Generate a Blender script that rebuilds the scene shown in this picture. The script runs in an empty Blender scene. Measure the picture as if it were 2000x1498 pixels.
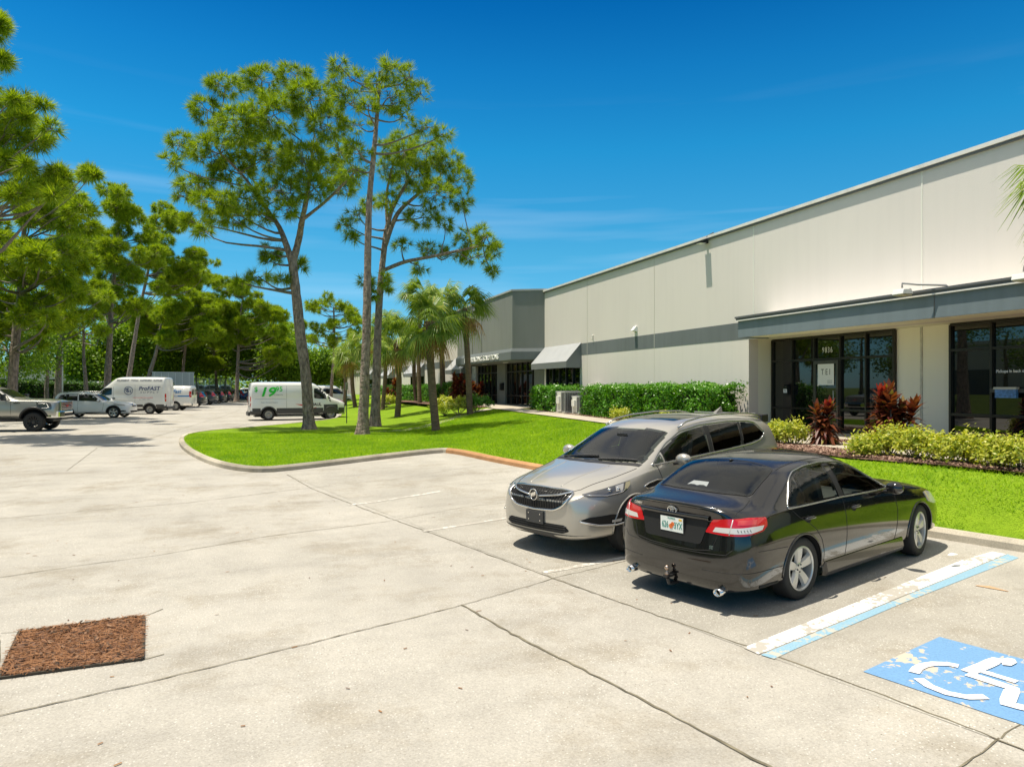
import bpy, bmesh, math, random
import numpy as np
from mathutils import Vector, Matrix
from mathutils.bvhtree import BVHTree
R = math.radians
SC = bpy.context.scene
COL = SC.collection
# ------------------------------------------------------------------ camera, sky, sun, exposure
THETA, FPX, PY0, CAMZ = R(19.83), 1400.0, 756.0, 2.25
SN, CS = math.sin(THETA), math.cos(THETA)
cam_d = bpy.data.cameras.new('camera'); cam = bpy.data.objects.new('camera', cam_d); COL.objects.link(cam)
cam.location = (0, 0, CAMZ); cam.rotation_euler = (R(90), 0, -THETA)
cam_d.sensor_width = 36; cam_d.lens = 36 * FPX / 2000; cam_d.shift_y = 7 / 2000
cam_d.clip_start = 0.1; cam_d.clip_end = 4000
SC.camera = cam
SUNV = Vector((-0.27, 0.075, 1.0)).normalized()
world = bpy.data.worlds.new('World'); SC.world = world; world.use_nodes = True
wt = world.node_tree; wt.nodes.clear()
wn, wl = wt.nodes, wt.links
w_out = wn.new('ShaderNodeOutputWorld'); w_bg = wn.new('ShaderNodeBackground')
w_sky = wn.new('ShaderNodeTexSky'); w_sky.sky_type = 'NISHITA'; w_sky.sun_disc = False
w_sky.sun_elevation = math.asin(SUNV.z); w_sky.sun_rotation = math.atan2(SUNV.x, SUNV.y)
w_sky.air_density = 1.0; w_sky.dust_density = 0.3; w_sky.ozone_density = 2.0
w_tc = wn.new('ShaderNodeTexCoord'); w_sep = wn.new('ShaderNodeSeparateXYZ')
w_ramp = wn.new('ShaderNodeValToRGB')
wl.new(w_tc.outputs['Generated'], w_sep.inputs[0]); wl.new(w_sep.outputs[2], w_ramp.inputs[0])
e = w_ramp.color_ramp.elements
e[0].position = 0.0; e[0].color = (0.34, 0.62, 0.86, 1)
e[1].position = 0.5; e[1].color = (0.008, 0.36, 0.68, 1)
for p_, c_ in ((0.18, (0.182, 0.673, 0.81)), (0.31, (0.065, 0.656, 0.86)), (0.40, (0.028, 0.52, 0.80)), (0.47, (0.008, 0.385, 0.70))):
    x_ = e.new(p_); x_.color = (*c_, 1)
w_mul = wn.new('ShaderNodeMix'); w_mul.data_type = 'RGBA'; w_mul.blend_type = 'MULTIPLY'; w_mul.inputs[0].default_value = 1.0
wl.new(w_sky.outputs[0], w_mul.inputs[6]); wl.new(w_ramp.outputs[0], w_mul.inputs[7])
# faint high cirrus streaks
w_map = wn.new('ShaderNodeMapping'); w_map.inputs['Scale'].default_value = (1.0, 1.6, 16.0); w_map.inputs['Rotation'].default_value = (0.12, 0.05, 0.3)
w_nz = wn.new('ShaderNodeTexNoise'); w_nz.inputs['Scale'].default_value = 1.3; w_nz.inputs['Detail'].default_value = 4; w_nz.inputs['Roughness'].default_value = 0.5
w_r2 = wn.new('ShaderNodeValToRGB'); w_r2.color_ramp.elements[0].position = 0.55; w_r2.color_ramp.elements[1].position = 0.9
wl.new(w_tc.outputs['Generated'], w_map.inputs[0]); wl.new(w_map.outputs[0], w_nz.inputs[0]); wl.new(w_nz.outputs[0], w_r2.inputs[0])
w_cl = wn.new('ShaderNodeMix'); w_cl.data_type = 'RGBA'; w_cl.inputs[7].default_value = (7.0, 7.6, 8.2, 1)
w_m = wn.new('ShaderNodeMath'); w_m.operation = 'MULTIPLY'; w_m.inputs[1].default_value = 0.22
w_r5 = wn.new('ShaderNodeMapRange'); w_r5.inputs[1].default_value = 0.27; w_r5.inputs[2].default_value = 0.38; w_r5.inputs[3].default_value = 1; w_r5.inputs[4].default_value = 0
wl.new(w_sep.outputs[2], w_r5.inputs[0]); w_m5 = wn.new('ShaderNodeMath'); w_m5.operation = 'MULTIPLY'; wl.new(w_r2.outputs[0], w_m5.inputs[0]); wl.new(w_r5.outputs[0], w_m5.inputs[1])
wl.new(w_m5.outputs[0], w_m.inputs[0]); wl.new(w_m.outputs[0], w_cl.inputs[0])
# broken cloud overhead, above the part of the sky the photograph shows
w_n3 = wn.new('ShaderNodeTexNoise'); w_n3.inputs['Scale'].default_value = 2.6; w_n3.inputs['Detail'].default_value = 6; w_n3.inputs['Roughness'].default_value = 0.55
w_r3 = wn.new('ShaderNodeMapRange'); w_r3.inputs[1].default_value = 0.30; w_r3.inputs[2].default_value = 0.50
w_r4 = wn.new('ShaderNodeMapRange'); w_r4.inputs[1].default_value = 0.49; w_r4.inputs[2].default_value = 0.57
w_mm = wn.new('ShaderNodeMath'); w_mm.operation = 'MULTIPLY'
wl.new(w_tc.outputs['Generated'], w_n3.inputs[0]); wl.new(w_n3.outputs[0], w_r3.inputs[0]); wl.new(w_sep.outputs[2], w_r4.inputs[0])
wl.new(w_r3.outputs[0], w_mm.inputs[0]); wl.new(w_r4.outputs[0], w_mm.inputs[1])
w_c3 = wn.new('ShaderNodeMix'); w_c3.data_type = 'RGBA'; w_c3.inputs[7].default_value = (4.6, 4.5, 4.3, 1)
wl.new(w_mul.outputs[2], w_cl.inputs[6]); wl.new(w_cl.outputs[2], w_c3.inputs[6]); wl.new(w_mm.outputs[0], w_c3.inputs[0]); wl.new(w_c3.outputs[2], w_bg.inputs[0]); wl.new(w_bg.outputs[0], w_out.inputs[0])
w_bg.inputs[1].default_value = 0.13
sun_d = bpy.data.lights.new('sun', 'SUN'); sun = bpy.data.objects.new('sun', sun_d); COL.objects.link(sun)
sun_d.energy = 4.6; sun_d.angle = R(0.6); sun_d.color = (1.0, 0.92, 0.77)
sun.rotation_euler = SUNV.to_track_quat('Z', 'Y').to_euler(); sun.location = (0, 0, 60)
SC.view_settings.view_transform = 'Standard'; SC.view_settings.look = 'None'
SC.view_settings.exposure = 0.35; SC.view_settings.gamma = 1.0
SC.cycles.use_denoising = True
SC.cycles.max_bounces = 7; SC.cycles.transparent_max_bounces = 10; SC.cycles.caustics_reflective = False; SC.cycles.caustics_refractive = False

# ------------------------------------------------------------------ terrain height functions (metres)
def sstep(a, b, x):
    t = min(1, max(0, (x - a) / (b - a))); return t * t * (3 - 2 * t)
NX, NY = math.cos(R(14.5)), math.sin(R(14.5))
def zlot(x, y):
    s = NX * (x - 4.09) + NY * (y - 4.71)
    z = -0.06 + 0.026 * min(6, max(0, s)) * (1 - sstep(20, 30, y)) + 0.33 * sstep(6, 34, y)
    if x < -14: z += 1.0 * sstep(-14, -22, -abs(x)) if False else 1.0 * sstep(14, 22, -x)
    return z
def zpad(y): return 0.97 + 0.23 * min(1, max(0, (y - 20) / 18))
def ray(px, py, z):
    d = (z - CAMZ) * FPX / (PY0 - py); r = (px - 1000) / FPX * d
    return d * SN + r * CS, d * CS - r * SN
def G(px, py, fn=zlot):
    z = 0.1
    for _ in range(14):
        x, y = ray(px, py, z); z = fn(x, y)
    return x, y
def AT(px, py, d):           # world point at view depth d
    r = (px - 1000) / FPX * d
    return Vector((d * SN + r * CS, d * CS - r * SN, CAMZ + (PY0 - py) / FPX * d))
def YW(px, X):               # world Y where a vertical plane x=X is met in image column px
    t = (px - 1000) / FPX; return X * (CS - t * SN) / (SN + t * CS)
def XW(px, Y):
    t = (px - 1000) / FPX; return Y * (SN + t * CS) / (CS - t * SN)
CURB = [(14.0, -9.0), (9.55, 6.6), (6.35, 17.4), (5.72, 20.9), (5.2, 21.35), (0.75, 19.2), (-0.1, 19.3), (-1.0, 21.0), (-1.9, 24.5),
        (-2.45, 28.0), (-2.6, 31.0), (-2.0, 33.2), (-0.4, 35.2), (1.7, 38.2), (4.7, 43.5), (5.6, 50), (7.2, 62), (9.0, 80), (10.5, 110)]
def curbx(y):
    if y < 20.9:
        return 9.55 + (6.6 - y) * 0.297
    return 5.8
def zlawn(x, y):
    a = max(4.0, curbx(y) + 0.1) if y < 21 else 5.8
    zc = zlot(min(x, 8), y) + 0.13
    E_ = 10.5 + 0.8 * sstep(13, 19, y)
    return zc + (zpad(y) - 0.03 - zc) * (sstep(a, E_, x) * 0.4 + 0.6 * min(1, max(0, (x - a) / (E_ - a))))

# ------------------------------------------------------------------ materials
MATS = {}
def nodes(name):
    m = bpy.data.materials.new(name); m.use_nodes = True; MATS[name] = m
    nt = m.node_tree; return m, nt, nt.nodes, nt.links, nt.nodes['Principled BSDF']
def M(name, col, rough=0.5, metal=0.0, var=None, bump=None, coat=0.0, ior=None, spec=None, flake=None):
    if name in MATS: return MATS[name]
    m, nt, n, l, b = nodes(name)
    b.inputs['Base Color'].default_value = (*col, 1); b.inputs['Roughness'].default_value = rough; b.inputs['Metallic'].default_value = metal
    if coat: b.inputs['Coat Weight'].default_value = coat; b.inputs['Coat Roughness'].default_value = 0.02
    if ior: b.inputs['IOR'].default_value = ior
    if spec is not None: b.inputs['Specular IOR Level'].default_value = spec
    tc = n.new('ShaderNodeTexCoord')
    if var:   # (scale, amount) or (scale, amount, stretch)
        nz = n.new('ShaderNodeTexNoise'); nz.inputs['Scale'].default_value = var[0]; nz.inputs['Detail'].default_value = 6; nz.inputs['Roughness'].default_value = 0.6
        if len(var) > 2:
            mp = n.new('ShaderNodeMapping'); mp.inputs['Scale'].default_value = var[2]; l.new(tc.outputs['Object'], mp.inputs[0]); l.new(mp.outputs[0], nz.inputs[0])
        else: l.new(tc.outputs['Object'], nz.inputs[0])
        rp = n.new('ShaderNodeMapRange'); rp.inputs[1].default_value = 0.3; rp.inputs[2].default_value = 0.7
        rp.inputs[3].default_value = 1 - var[1]; rp.inputs[4].default_value = 1 + var[1]
        l.new(nz.outputs[0], rp.inputs[0])
        mx = n.new('ShaderNodeMix'); mx.data_type = 'RGBA'; mx.blend_type = 'MULTIPLY'; mx.inputs[0].default_value = 1
        mx.inputs[6].default_value = (*col, 1); l.new(rp.outputs[0], mx.inputs[7]); l.new(mx.outputs[2], b.inputs['Base Color'])
    if bump:  # (scale, strength, distance)
        nb = n.new('ShaderNodeTexNoise'); nb.inputs['Scale'].default_value = bump[0]; nb.inputs['Detail'].default_value = 4
        l.new(tc.outputs['Object'], nb.inputs[0]); bp = n.new('ShaderNodeBump'); bp.inputs['Strength'].default_value = bump[1]
        bp.inputs['Distance'].default_value = bump[2] if len(bump) > 2 else 0.01
        l.new(nb.outputs[0], bp.inputs['Height']); l.new(bp.outputs[0], b.inputs['Normal'])
    return m
def leafmat(name, c1, c2, trans=0.35, rough=0.5, c3=None, spec=0.3, patchy=None):
    m, nt, n, l, b = nodes(name)
    g = n.new('ShaderNodeNewGeometry'); rp = n.new('ShaderNodeValToRGB')
    rp.color_ramp.elements[0].color = (*c1, 1); rp.color_ramp.elements[1].color = (*c2, 1)
    if c3: x = rp.color_ramp.elements.new(0.9); x.color = (*c2, 1); rp.color_ramp.elements[2].color = (*c3, 1)
    l.new(g.outputs['Random Per Island'], rp.inputs[0])
    if patchy:      # drier and lusher areas: (scale, low, high)
        tc = n.new('ShaderNodeTexCoord'); nz = n.new('ShaderNodeTexNoise'); nz.inputs['Scale'].default_value = patchy[0]; nz.inputs['Detail'].default_value = 5
        l.new(tc.outputs['Object'], nz.inputs[0]); q = n.new('ShaderNodeMapRange'); q.inputs[1].default_value = .3; q.inputs[2].default_value = .7; q.inputs[3].default_value = 0; q.inputs[4].default_value = 1
        l.new(nz.outputs[0], q.inputs[0]); mc = n.new('ShaderNodeMix'); mc.data_type = 'RGBA'; mc.inputs[6].default_value = (*patchy[1], 1); mc.inputs[7].default_value = (*patchy[2], 1)
        l.new(q.outputs[0], mc.inputs[0]); mm = n.new('ShaderNodeMix'); mm.data_type = 'RGBA'; mm.blend_type = 'MULTIPLY'; mm.inputs[0].default_value = 1
        l.new(rp.outputs[0], mm.inputs[6]); l.new(mc.outputs[2], mm.inputs[7]); rp = mm; ro = mm.outputs[2]
    else: ro = rp.outputs[0]
    l.new(ro, b.inputs['Base Color'])
    b.inputs['Roughness'].default_value = rough; b.inputs['Specular IOR Level'].default_value = spec
    t = n.new('ShaderNodeBsdfTranslucent'); mul = n.new('ShaderNodeMix'); mul.data_type = 'RGBA'; mul.blend_type = 'MULTIPLY'; mul.inputs[0].default_value = 1
    mul.inputs[7].default_value = (1.5, 1.5, 0.5, 1); l.new(ro, mul.inputs[6]); l.new(mul.outputs[2], t.inputs[0])
    mx = n.new('ShaderNodeMixShader'); mx.inputs[0].default_value = trans
    l.new(b.outputs[0], mx.inputs[1]); l.new(t.outputs[0], mx.inputs[2]); l.new(mx.outputs[0], n['Material Output'].inputs[0])
    return m

# ------------------------------------------------------------------ mesh building
class MB:
    def __init__(s): s.v = []; s.f = []; s.m = []
    def add(s, vs, fs, mi=0):
        o = len(s.v); s.v += [tuple(p) for p in vs]; s.f += [tuple(i + o for i in f) for f in fs]; s.m += [mi] * len(fs); return s
    def box(s, x0, x1, y0, y1, z0, z1, mi=0):
        return s.add([(x0,y0,z0),(x1,y0,z0),(x1,y1,z0),(x0,y1,z0),(x0,y0,z1),(x1,y0,z1),(x1,y1,z1),(x0,y1,z1)],
                     [(0,3,2,1),(4,5,6,7),(0,1,5,4),(1,2,6,5),(2,3,7,6),(3,0,4,7)], mi)
    def prism(s, poly, ax, a, b, mi=0):    # extrude 2D poly along axis ax from a to b
        n = len(poly)
        def P(p, t): return (t, p[0], p[1]) if ax == 0 else ((p[0], t, p[1]) if ax == 1 else (p[0], p[1], t))
        vs = [P(p, a) for p in poly] + [P(p, b) for p in poly]
        return s.add(vs, [tuple(range(n))[::-1], tuple(range(n, 2*n))] + [(i, (i+1) % n, n+(i+1) % n, n+i) for i in range(n)], mi)
    def tube(s, pts, rad, n=8, mi=0, cap=True, squash=None):
        pts = [Vector(p) for p in pts]; k = len(pts)
        if not hasattr(rad, '__len__'): rad = [rad] * k
        vs = []; up = None
        for i, p in enumerate(pts):
            t = (pts[min(i+1, k-1)] - pts[max(i-1, 0)])
            t = t.normalized() if t.length > 1e-9 else Vector((0, 0, 1))
            if up is None:
                a = Vector((0, 0, 1)) if abs(t.z) < 0.9 else Vector((1, 0, 0)); up = (a - t * a.dot(t)).normalized()
            else:
                up = up - t * up.dot(t); up = up.normalized() if up.length > 1e-6 else Vector((1, 0, 0))
            q = t.cross(up)
            for j in range(n):
                an = 2 * math.pi * j / n
                vs.append(p + (up * math.cos(an) + q * math.sin(an)) * rad[i])
        fs = [(i*n+j, i*n+(j+1) % n, (i+1)*n+(j+1) % n, (i+1)*n+j) for i in range(k-1) for j in range(n)]
        if cap: fs += [tuple(range(n))[::-1], tuple(range((k-1)*n, k*n))]
        return s.add(vs, fs, mi)
    def lathe(s, prof, n=32, ax=0, c=(0, 0, 0), mi=0, close=False):   # prof: (radius, along-axis)
        vs = []
        for i in range(n):
            a = 2 * math.pi * i / n
            for r, h in prof:
                p = (h, r*math.cos(a), r*math.sin(a)) if ax == 0 else ((r*math.cos(a), h, r*math.sin(a)) if ax == 1 else (r*math.cos(a), r*math.sin(a), h))
                vs.append((p[0]+c[0], p[1]+c[1], p[2]+c[2]))
        k = len(prof); fs = []
        for i in range(n):
            for j in range(k - (0 if close else 1)):
                a0, a1 = i*k + j, i*k + (j+1) % k; b0, b1 = ((i+1) % n)*k + j, ((i+1) % n)*k + (j+1) % k
                fs.append((a0, a1, b1, b0))
        return s.add(vs, fs, mi)
    def sphere(s, c, r, n=12, mi=0, sc=(1, 1, 1)):
        prof = [(math.sin(math.pi*i/n)*r, -math.cos(math.pi*i/n)*r) for i in range(n+1)]
        o = len(s.v); s.lathe(prof, n*2, 2, (0, 0, 0), mi)
        s.v[o:] = [(p[0]*sc[0]+c[0], p[1]*sc[1]+c[1], p[2]*sc[2]+c[2]) for p in s.v[o:]]; return s
    def build(s, name, mat, parent=None, smooth=False, wc=False, fixn=False, bevel=0):
        me = bpy.data.meshes.new(name)
        vs = s.v
        if wc and parent is not None:
            L = parent.location; vs = [(p[0]-L.x, p[1]-L.y, p[2]-L.z) for p in vs]
        me.from_pydata(vs, [], s.f)
        mats = mat if isinstance(mat, (list, tuple)) else [mat]
        for m in mats: me.materials.append(m)
        if len(mats) > 1: me.polygons.foreach_set('material_index', s.m)
        if bevel or fixn:
            bm = bmesh.new(); bm.from_mesh(me)
            if fixn: bmesh.ops.recalc_face_normals(bm, faces=bm.faces)
            if bevel:
                eds = [e_ for e_ in bm.edges if len(e_.link_faces) == 2 and e_.calc_face_angle(0) > 0.5]
                bmesh.ops.bevel(bm, geom=eds, offset=bevel, segments=2, profile=0.6, affect='EDGES', clamp_overlap=True)
            bm.to_mesh(me); bm.free()
        if smooth: me.polygons.foreach_set('use_smooth', [True]*len(me.polygons))
        me.update()
        o = bpy.data.objects.new(name, me); COL.objects.link(o)
        if parent is not None: o.parent = parent
        return o
def np_mesh(name, V, Fc, mat, parent=None, smooth=False, mi=None):
    V = np.asarray(V, dtype=np.float32); Fc = np.asarray(Fc, dtype=np.int32)
    me = bpy.data.meshes.new(name); me.vertices.add(len(V)); me.vertices.foreach_set('co', V.ravel())
    k = Fc.shape[1]; me.loops.add(Fc.size); me.loops.foreach_set('vertex_index', Fc.ravel())
    me.polygons.add(len(Fc)); me.polygons.foreach_set('loop_start', np.arange(0, Fc.size, k, dtype=np.int32))
    me.polygons.foreach_set('loop_total', np.full(len(Fc), k, dtype=np.int32))
    for m in (mat if isinstance(mat, (list, tuple)) else [mat]): me.materials.append(m)
    if mi is not None: me.polygons.foreach_set('material_index', np.asarray(mi, dtype=np.int32))
    if smooth: me.polygons.foreach_set('use_smooth', np.ones(len(Fc), dtype=bool))
    me.update(calc_edges=True)
    o = bpy.data.objects.new(name, me); COL.objects.link(o)
    if parent is not None: o.parent = parent
    return o
def tag(o, label=None, cat=None, group=None, kind=None):
    if label: o['label'] = label
    if cat: o['category'] = cat
    if group: o['group'] = group
    if kind: o['kind'] = kind
    return o
def thing(name, label, cat, loc=(0, 0, 0), rz=0.0, group=None):
    o = bpy.data.objects.new(name, None); COL.objects.link(o); o.location = loc; o.rotation_euler = (0, 0, rz)
    o.empty_display_size = 0.2
    return tag(o, label, cat, group)
def struct(o): o['kind'] = 'structure'; return o
def split_loose(o):
    """every separate piece of a mesh becomes a part of its own"""
    bm = bmesh.new(); bm.from_mesh(o.data); left = set(bm.faces); groups = []
    while left:
        f0 = left.pop(); st = [f0]; g = [f0]
        while st:
            f = st.pop()
            for v in f.verts:
                for q in v.link_faces:
                    if q in left: left.discard(q); st.append(q); g.append(q)
        groups.append(g)
    out = []
    for g in groups:
        vs = {}; F = []
        for f in g: F.append([vs.setdefault(v.index, len(vs)) for v in f.verts])
        bm.verts.ensure_lookup_table(); me = bpy.data.meshes.new(o.name); me.from_pydata([bm.verts[i].co[:] for i in vs], [], F)
        for m in o.data.materials: me.materials.append(m)
        q = bpy.data.objects.new(o.name.split('.')[0], me); COL.objects.link(q); q.parent = o.parent; out.append(q)
        for k_ in ('kind', 'label', 'category', 'group'):
            if k_ in o: q[k_] = o[k_]
    bm.free()
    for c in [c for c in bpy.data.objects if c.parent == o]: c.parent = out[0]
    bpy.data.objects.remove(o); return out
def kids(o): return [c for c in bpy.data.objects if c.parent == o]
def copy_tree(o, parent=None, label=None, group=None):
    ch_of = {}
    for c in bpy.data.objects:
        if c.parent: ch_of.setdefault(c.parent.name, []).append(c)
    def rec(a, par):
        c = a.copy(); COL.objects.link(c)
        if par is not None: c.parent = par
        for q in ch_of.get(a.name, []): rec(q, c)
        return c
    r = rec(o, parent)
    if label: r['label'] = label
    if group: r['group'] = group
    return r
def grid_patch(poly, step, zf, name, mat, parent=None, holes=None):
    """2D polygon cut into a grid and lifted by zf(x, y)."""
    bm = bmesh.new(); f = bm.faces.new([bm.verts.new((p[0], p[1], 0)) for p in poly])
    bmesh.ops.triangulate(bm, faces=[f])
    xs = [p[0] for p in poly]; ys = [p[1] for p in poly]
    for ax, lo, hi in ((0, min(xs), max(xs)), (1, min(ys), max(ys))):
        t = math.floor(lo / step) * step + step
        while t < hi:
            co = (t, 0, 0) if ax == 0 else (0, t, 0); no = (1, 0, 0) if ax == 0 else (0, 1, 0)
            bmesh.ops.bisect_plane(bm, geom=bm.verts[:] + bm.edges[:] + bm.faces[:], plane_co=co, plane_no=no, dist=1e-5)
            t += step
    for v in bm.verts: v.co.z = zf(v.co.x, v.co.y)
    bmesh.ops.recalc_face_normals(bm, faces=bm.faces)
    if sum(f.normal.z for f in bm.faces) < 0: bmesh.ops.reverse_faces(bm, faces=bm.faces)
    me = bpy.data.meshes.new(name); bm.to_mesh(me); bm.free(); me.materials.append(mat)
    me.polygons.foreach_set('use_smooth', [True]*len(me.polygons))
    o = bpy.data.objects.new(name, me); COL.objects.link(o)
    if parent is not None: o.parent = parent
    return o
def text_mesh(name, body, size, mat, parent=None, M4=None, extrude=0.004, align='CENTER', shear=0.0, bold=0.0, sx=1.0, mapfn=None, spacing=1.0):
    cu = bpy.data.curves.new(name, 'FONT'); cu.body = body; cu.size = size; cu.align_x = align; cu.align_y = 'CENTER'
    cu.extrude = extrude; cu.shear = shear; cu.offset = bold; cu.space_character = spacing; cu.resolution_u = 3
    t = bpy.data.objects.new(name, cu); COL.objects.link(t)
    bpy.context.view_layer.update()
    me = bpy.data.meshes.new_from_object(t.evaluated_get(bpy.context.evaluated_depsgraph_get()))
    bpy.data.objects.remove(t); bpy.data.curves.remove(cu)
    me.name = name; me.materials.clear(); me.materials.append(mat)
    for v in me.vertices: v.co.x *= sx
    if mapfn:
        for v in me.vertices: v.co = mapfn(v.co)
    elif M4 is not None: me.transform(M4)
    me.update()
    o = bpy.data.objects.new(name, me); COL.objects.link(o)
    if parent is not None: o.parent = parent
    return o
def frame(origin, right, up):   # matrix: local x->right, y->up, z->outwards
    r = Vector(right).normalized(); u = Vector(up).normalized(); n = r.cross(u)
    m = Matrix((( r.x, u.x, n.x, origin[0]), (r.y, u.y, n.y, origin[1]), (r.z, u.z, n.z, origin[2]), (0, 0, 0, 1)))
    return m
# ------------------------------------------------------------------ ground materials
def concrete_mat(name, base, speck=0.5, stain=0.16):
    m, nt, n, l, b = nodes(name)
    tc = n.new('ShaderNodeTexCoord'); P = tc.outputs['Object']
    def noise(sc, det=5, ro=0.6, mp=None):
        z = n.new('ShaderNodeTexNoise'); z.inputs['Scale'].default_value = sc; z.inputs['Detail'].default_value = det; z.inputs['Roughness'].default_value = ro
        if mp:
            k = n.new('ShaderNodeMapping'); k.inputs['Scale'].default_value = mp[0]; k.inputs['Rotation'].default_value = (0, 0, mp[1]); l.new(P, k.inputs[0]); l.new(k.outputs[0], z.inputs[0])
        else: l.new(P, z.inputs[0])
        return z.outputs[0]
    def mr(src, a, c, lo, hi):
        q = n.new('ShaderNodeMapRange'); q.inputs[1].default_value = a; q.inputs[2].default_value = c; q.inputs[3].default_value = lo; q.inputs[4].default_value = hi; l.new(src, q.inputs[0]); return q.outputs[0]
    def mul(x, y):
        q = n.new('ShaderNodeMath'); q.operation = 'MULTIPLY'; l.new(x, q.inputs[0]); l.new(y, q.inputs[1]); return q.outputs[0]
    big = mr(noise(0.22, 4), 0.35, 0.68, 1 - stain, 1 + stain * 0.5)
    med = mr(noise(1.7, 7, 0.7), 0.3, 0.7, 0.90, 1.08)
    streak = mr(noise(0.9, 5, 0.6, ((0.35, 2.2, 1), R(-15))), 0.5, 0.75, 1.0, 0.86)
    fine = mr(noise(55, 5, 0.85), 0.32, 0.68, 0.74, 1.24)
    vor = n.new('ShaderNodeTexVoronoi'); vor.inputs['Scale'].default_value = 38; l.new(P, vor.inputs['Vector'])
    vr = mr(vor.outputs['Distance'], 0.12, 0.30, 1.0, 0.0)
    vc = n.new('ShaderNodeSeparateColor'); l.new(vor.outputs['Color'], vc.inputs[0])
    pick = mr(vc.outputs[0], 0.45, 0.55, 0.0, 1.0)
    msk = mr(noise(0.45, 5, 0.65), 0.38, 0.62, 0.3, 1.0)
    sp = mul(mul(vr, pick), msk)
    dk = mr(vc.outputs[1], 0.80, 0.83, 0.0, 1.0); dk2 = mul(mul(dk, vr), msk)
    tot = mul(mul(big, med), mul(streak, fine))
    c1 = n.new('ShaderNodeMix'); c1.data_type = 'RGBA'; c1.inputs[6].default_value = (*base, 1)
    c1.inputs[7].default_value = (base[0] * 0.62, base[1] * 0.56, base[2] * 0.46, 1)
    l.new(mr(noise(0.55, 9, 0.75), 0.50, 0.74, 0, 0.85), c1.inputs[0])
    c2 = n.new('ShaderNodeMix'); c2.data_type = 'RGBA'; c2.blend_type = 'MULTIPLY'; c2.inputs[0].default_value = 1; l.new(c1.outputs[2], c2.inputs[6]); l.new(tot, c2.inputs[7])
    c3 = n.new('ShaderNodeMix'); c3.data_type = 'RGBA'; c3.inputs[7].default_value = (0.80, 0.77, 0.72, 1); l.new(c2.outputs[2], c3.inputs[6])
    k = n.new('ShaderNodeMath'); k.operation = 'MULTIPLY'; k.inputs[1].default_value = speck; l.new(sp, k.inputs[0]); l.new(k.outputs[0], c3.inputs[0])
    c4 = n.new('ShaderNodeMix'); c4.data_type = 'RGBA'; c4.inputs[7].default_value = (0.13, 0.11, 0.09, 1); l.new(c3.outputs[2], c4.inputs[6])
    k2 = n.new('ShaderNodeMath'); k2.operation = 'MULTIPLY'; k2.inputs[1].default_value = speck * 1.2; l.new(dk2, k2.inputs[0]); l.new(k2.outputs[0], c4.inputs[0])
    l.new(c4.outputs[2], b.inputs['Base Color'])
    b.inputs['Roughness'].default_value = 0.85; b.inputs['Specular IOR Level'].default_value = 0.25
    bp = n.new('ShaderNodeBump'); bp.inputs['Strength'].default_value = 0.35; bp.inputs['Distance'].default_value = 0.006
    l.new(noise(90, 3, 0.7), bp.inputs['Height']); l.new(bp.outputs[0], b.inputs['Normal'])
    return m
m_conc = concrete_mat('weathered_concrete', (0.418, 0.395, 0.352), 0.75, 0.12)
m_stall = concrete_mat('exposed_aggregate_concrete', (0.415, 0.392, 0.345), 1.0, 0.20)
m_walk = concrete_mat('sidewalk_concrete', (0.52, 0.47, 0.385), 0.1, 0.08)
m_kerb = concrete_mat('kerb_concrete', (0.50, 0.45, 0.36), 0.2, 0.45)
m_rust = concrete_mat('iron_stained_kerb_concrete', (0.50, 0.27, 0.13), 0.1, 0.5)
def grass_mat(name, c1, c2):
    m, nt, n, l, b = nodes(name); tc = n.new('ShaderNodeTexCoord')
    z = n.new('ShaderNodeTexNoise'); z.inputs['Scale'].default_value = 1.2; z.inputs['Detail'].default_value = 8; z.inputs['Roughness'].default_value = 0.75; l.new(tc.outputs['Object'], z.inputs[0])
    rp = n.new('ShaderNodeValToRGB'); rp.color_ramp.elements[0].position = 0.3; rp.color_ramp.elements[1].position = 0.7
    rp.color_ramp.elements[0].color = (*c1, 1); rp.color_ramp.elements[1].color = (*c2, 1); l.new(z.outputs[0], rp.inputs[0]); l.new(rp.outputs[0], b.inputs['Base Color'])
    b.inputs['Roughness'].default_value = 0.9; b.inputs['Specular IOR Level'].default_value = 0.1
    z2 = n.new('ShaderNodeTexNoise'); z2.inputs['Scale'].default_value = 40; l.new(tc.outputs['Object'], z2.inputs[0])
    bp = n.new('ShaderNodeBump'); bp.inputs['Distance'].default_value = 0.05; l.new(z2.outputs[0], bp.inputs['Height']); l.new(bp.outputs[0], b.inputs['Normal'])
    return m
m_turf = grass_mat('turf', (0.15, 0.27, 0.012), (0.27, 0.41, 0.022))
m_rough_grass = grass_mat('rough_grass', (0.06, 0.10, 0.02), (0.12, 0.17, 0.03))
m_mulch = M('bark_mulch', (0.20, 0.115, 0.08), 0.95, var=(22, 0.7), bump=(40, 1.0, 0.03))
m_joint = M('dirt_filled_joint', (0.17, 0.15, 0.105), 0.95, var=(6, 0.5))
m_crack = M('thin_crack', (0.22, 0.19, 0.13), 0.95, var=(4, 0.4))
m_pine_needle = leafmat('pine_straw', (0.15, 0.065, 0.03), (0.42, 0.21, 0.10), 0.1, 0.8)
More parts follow.
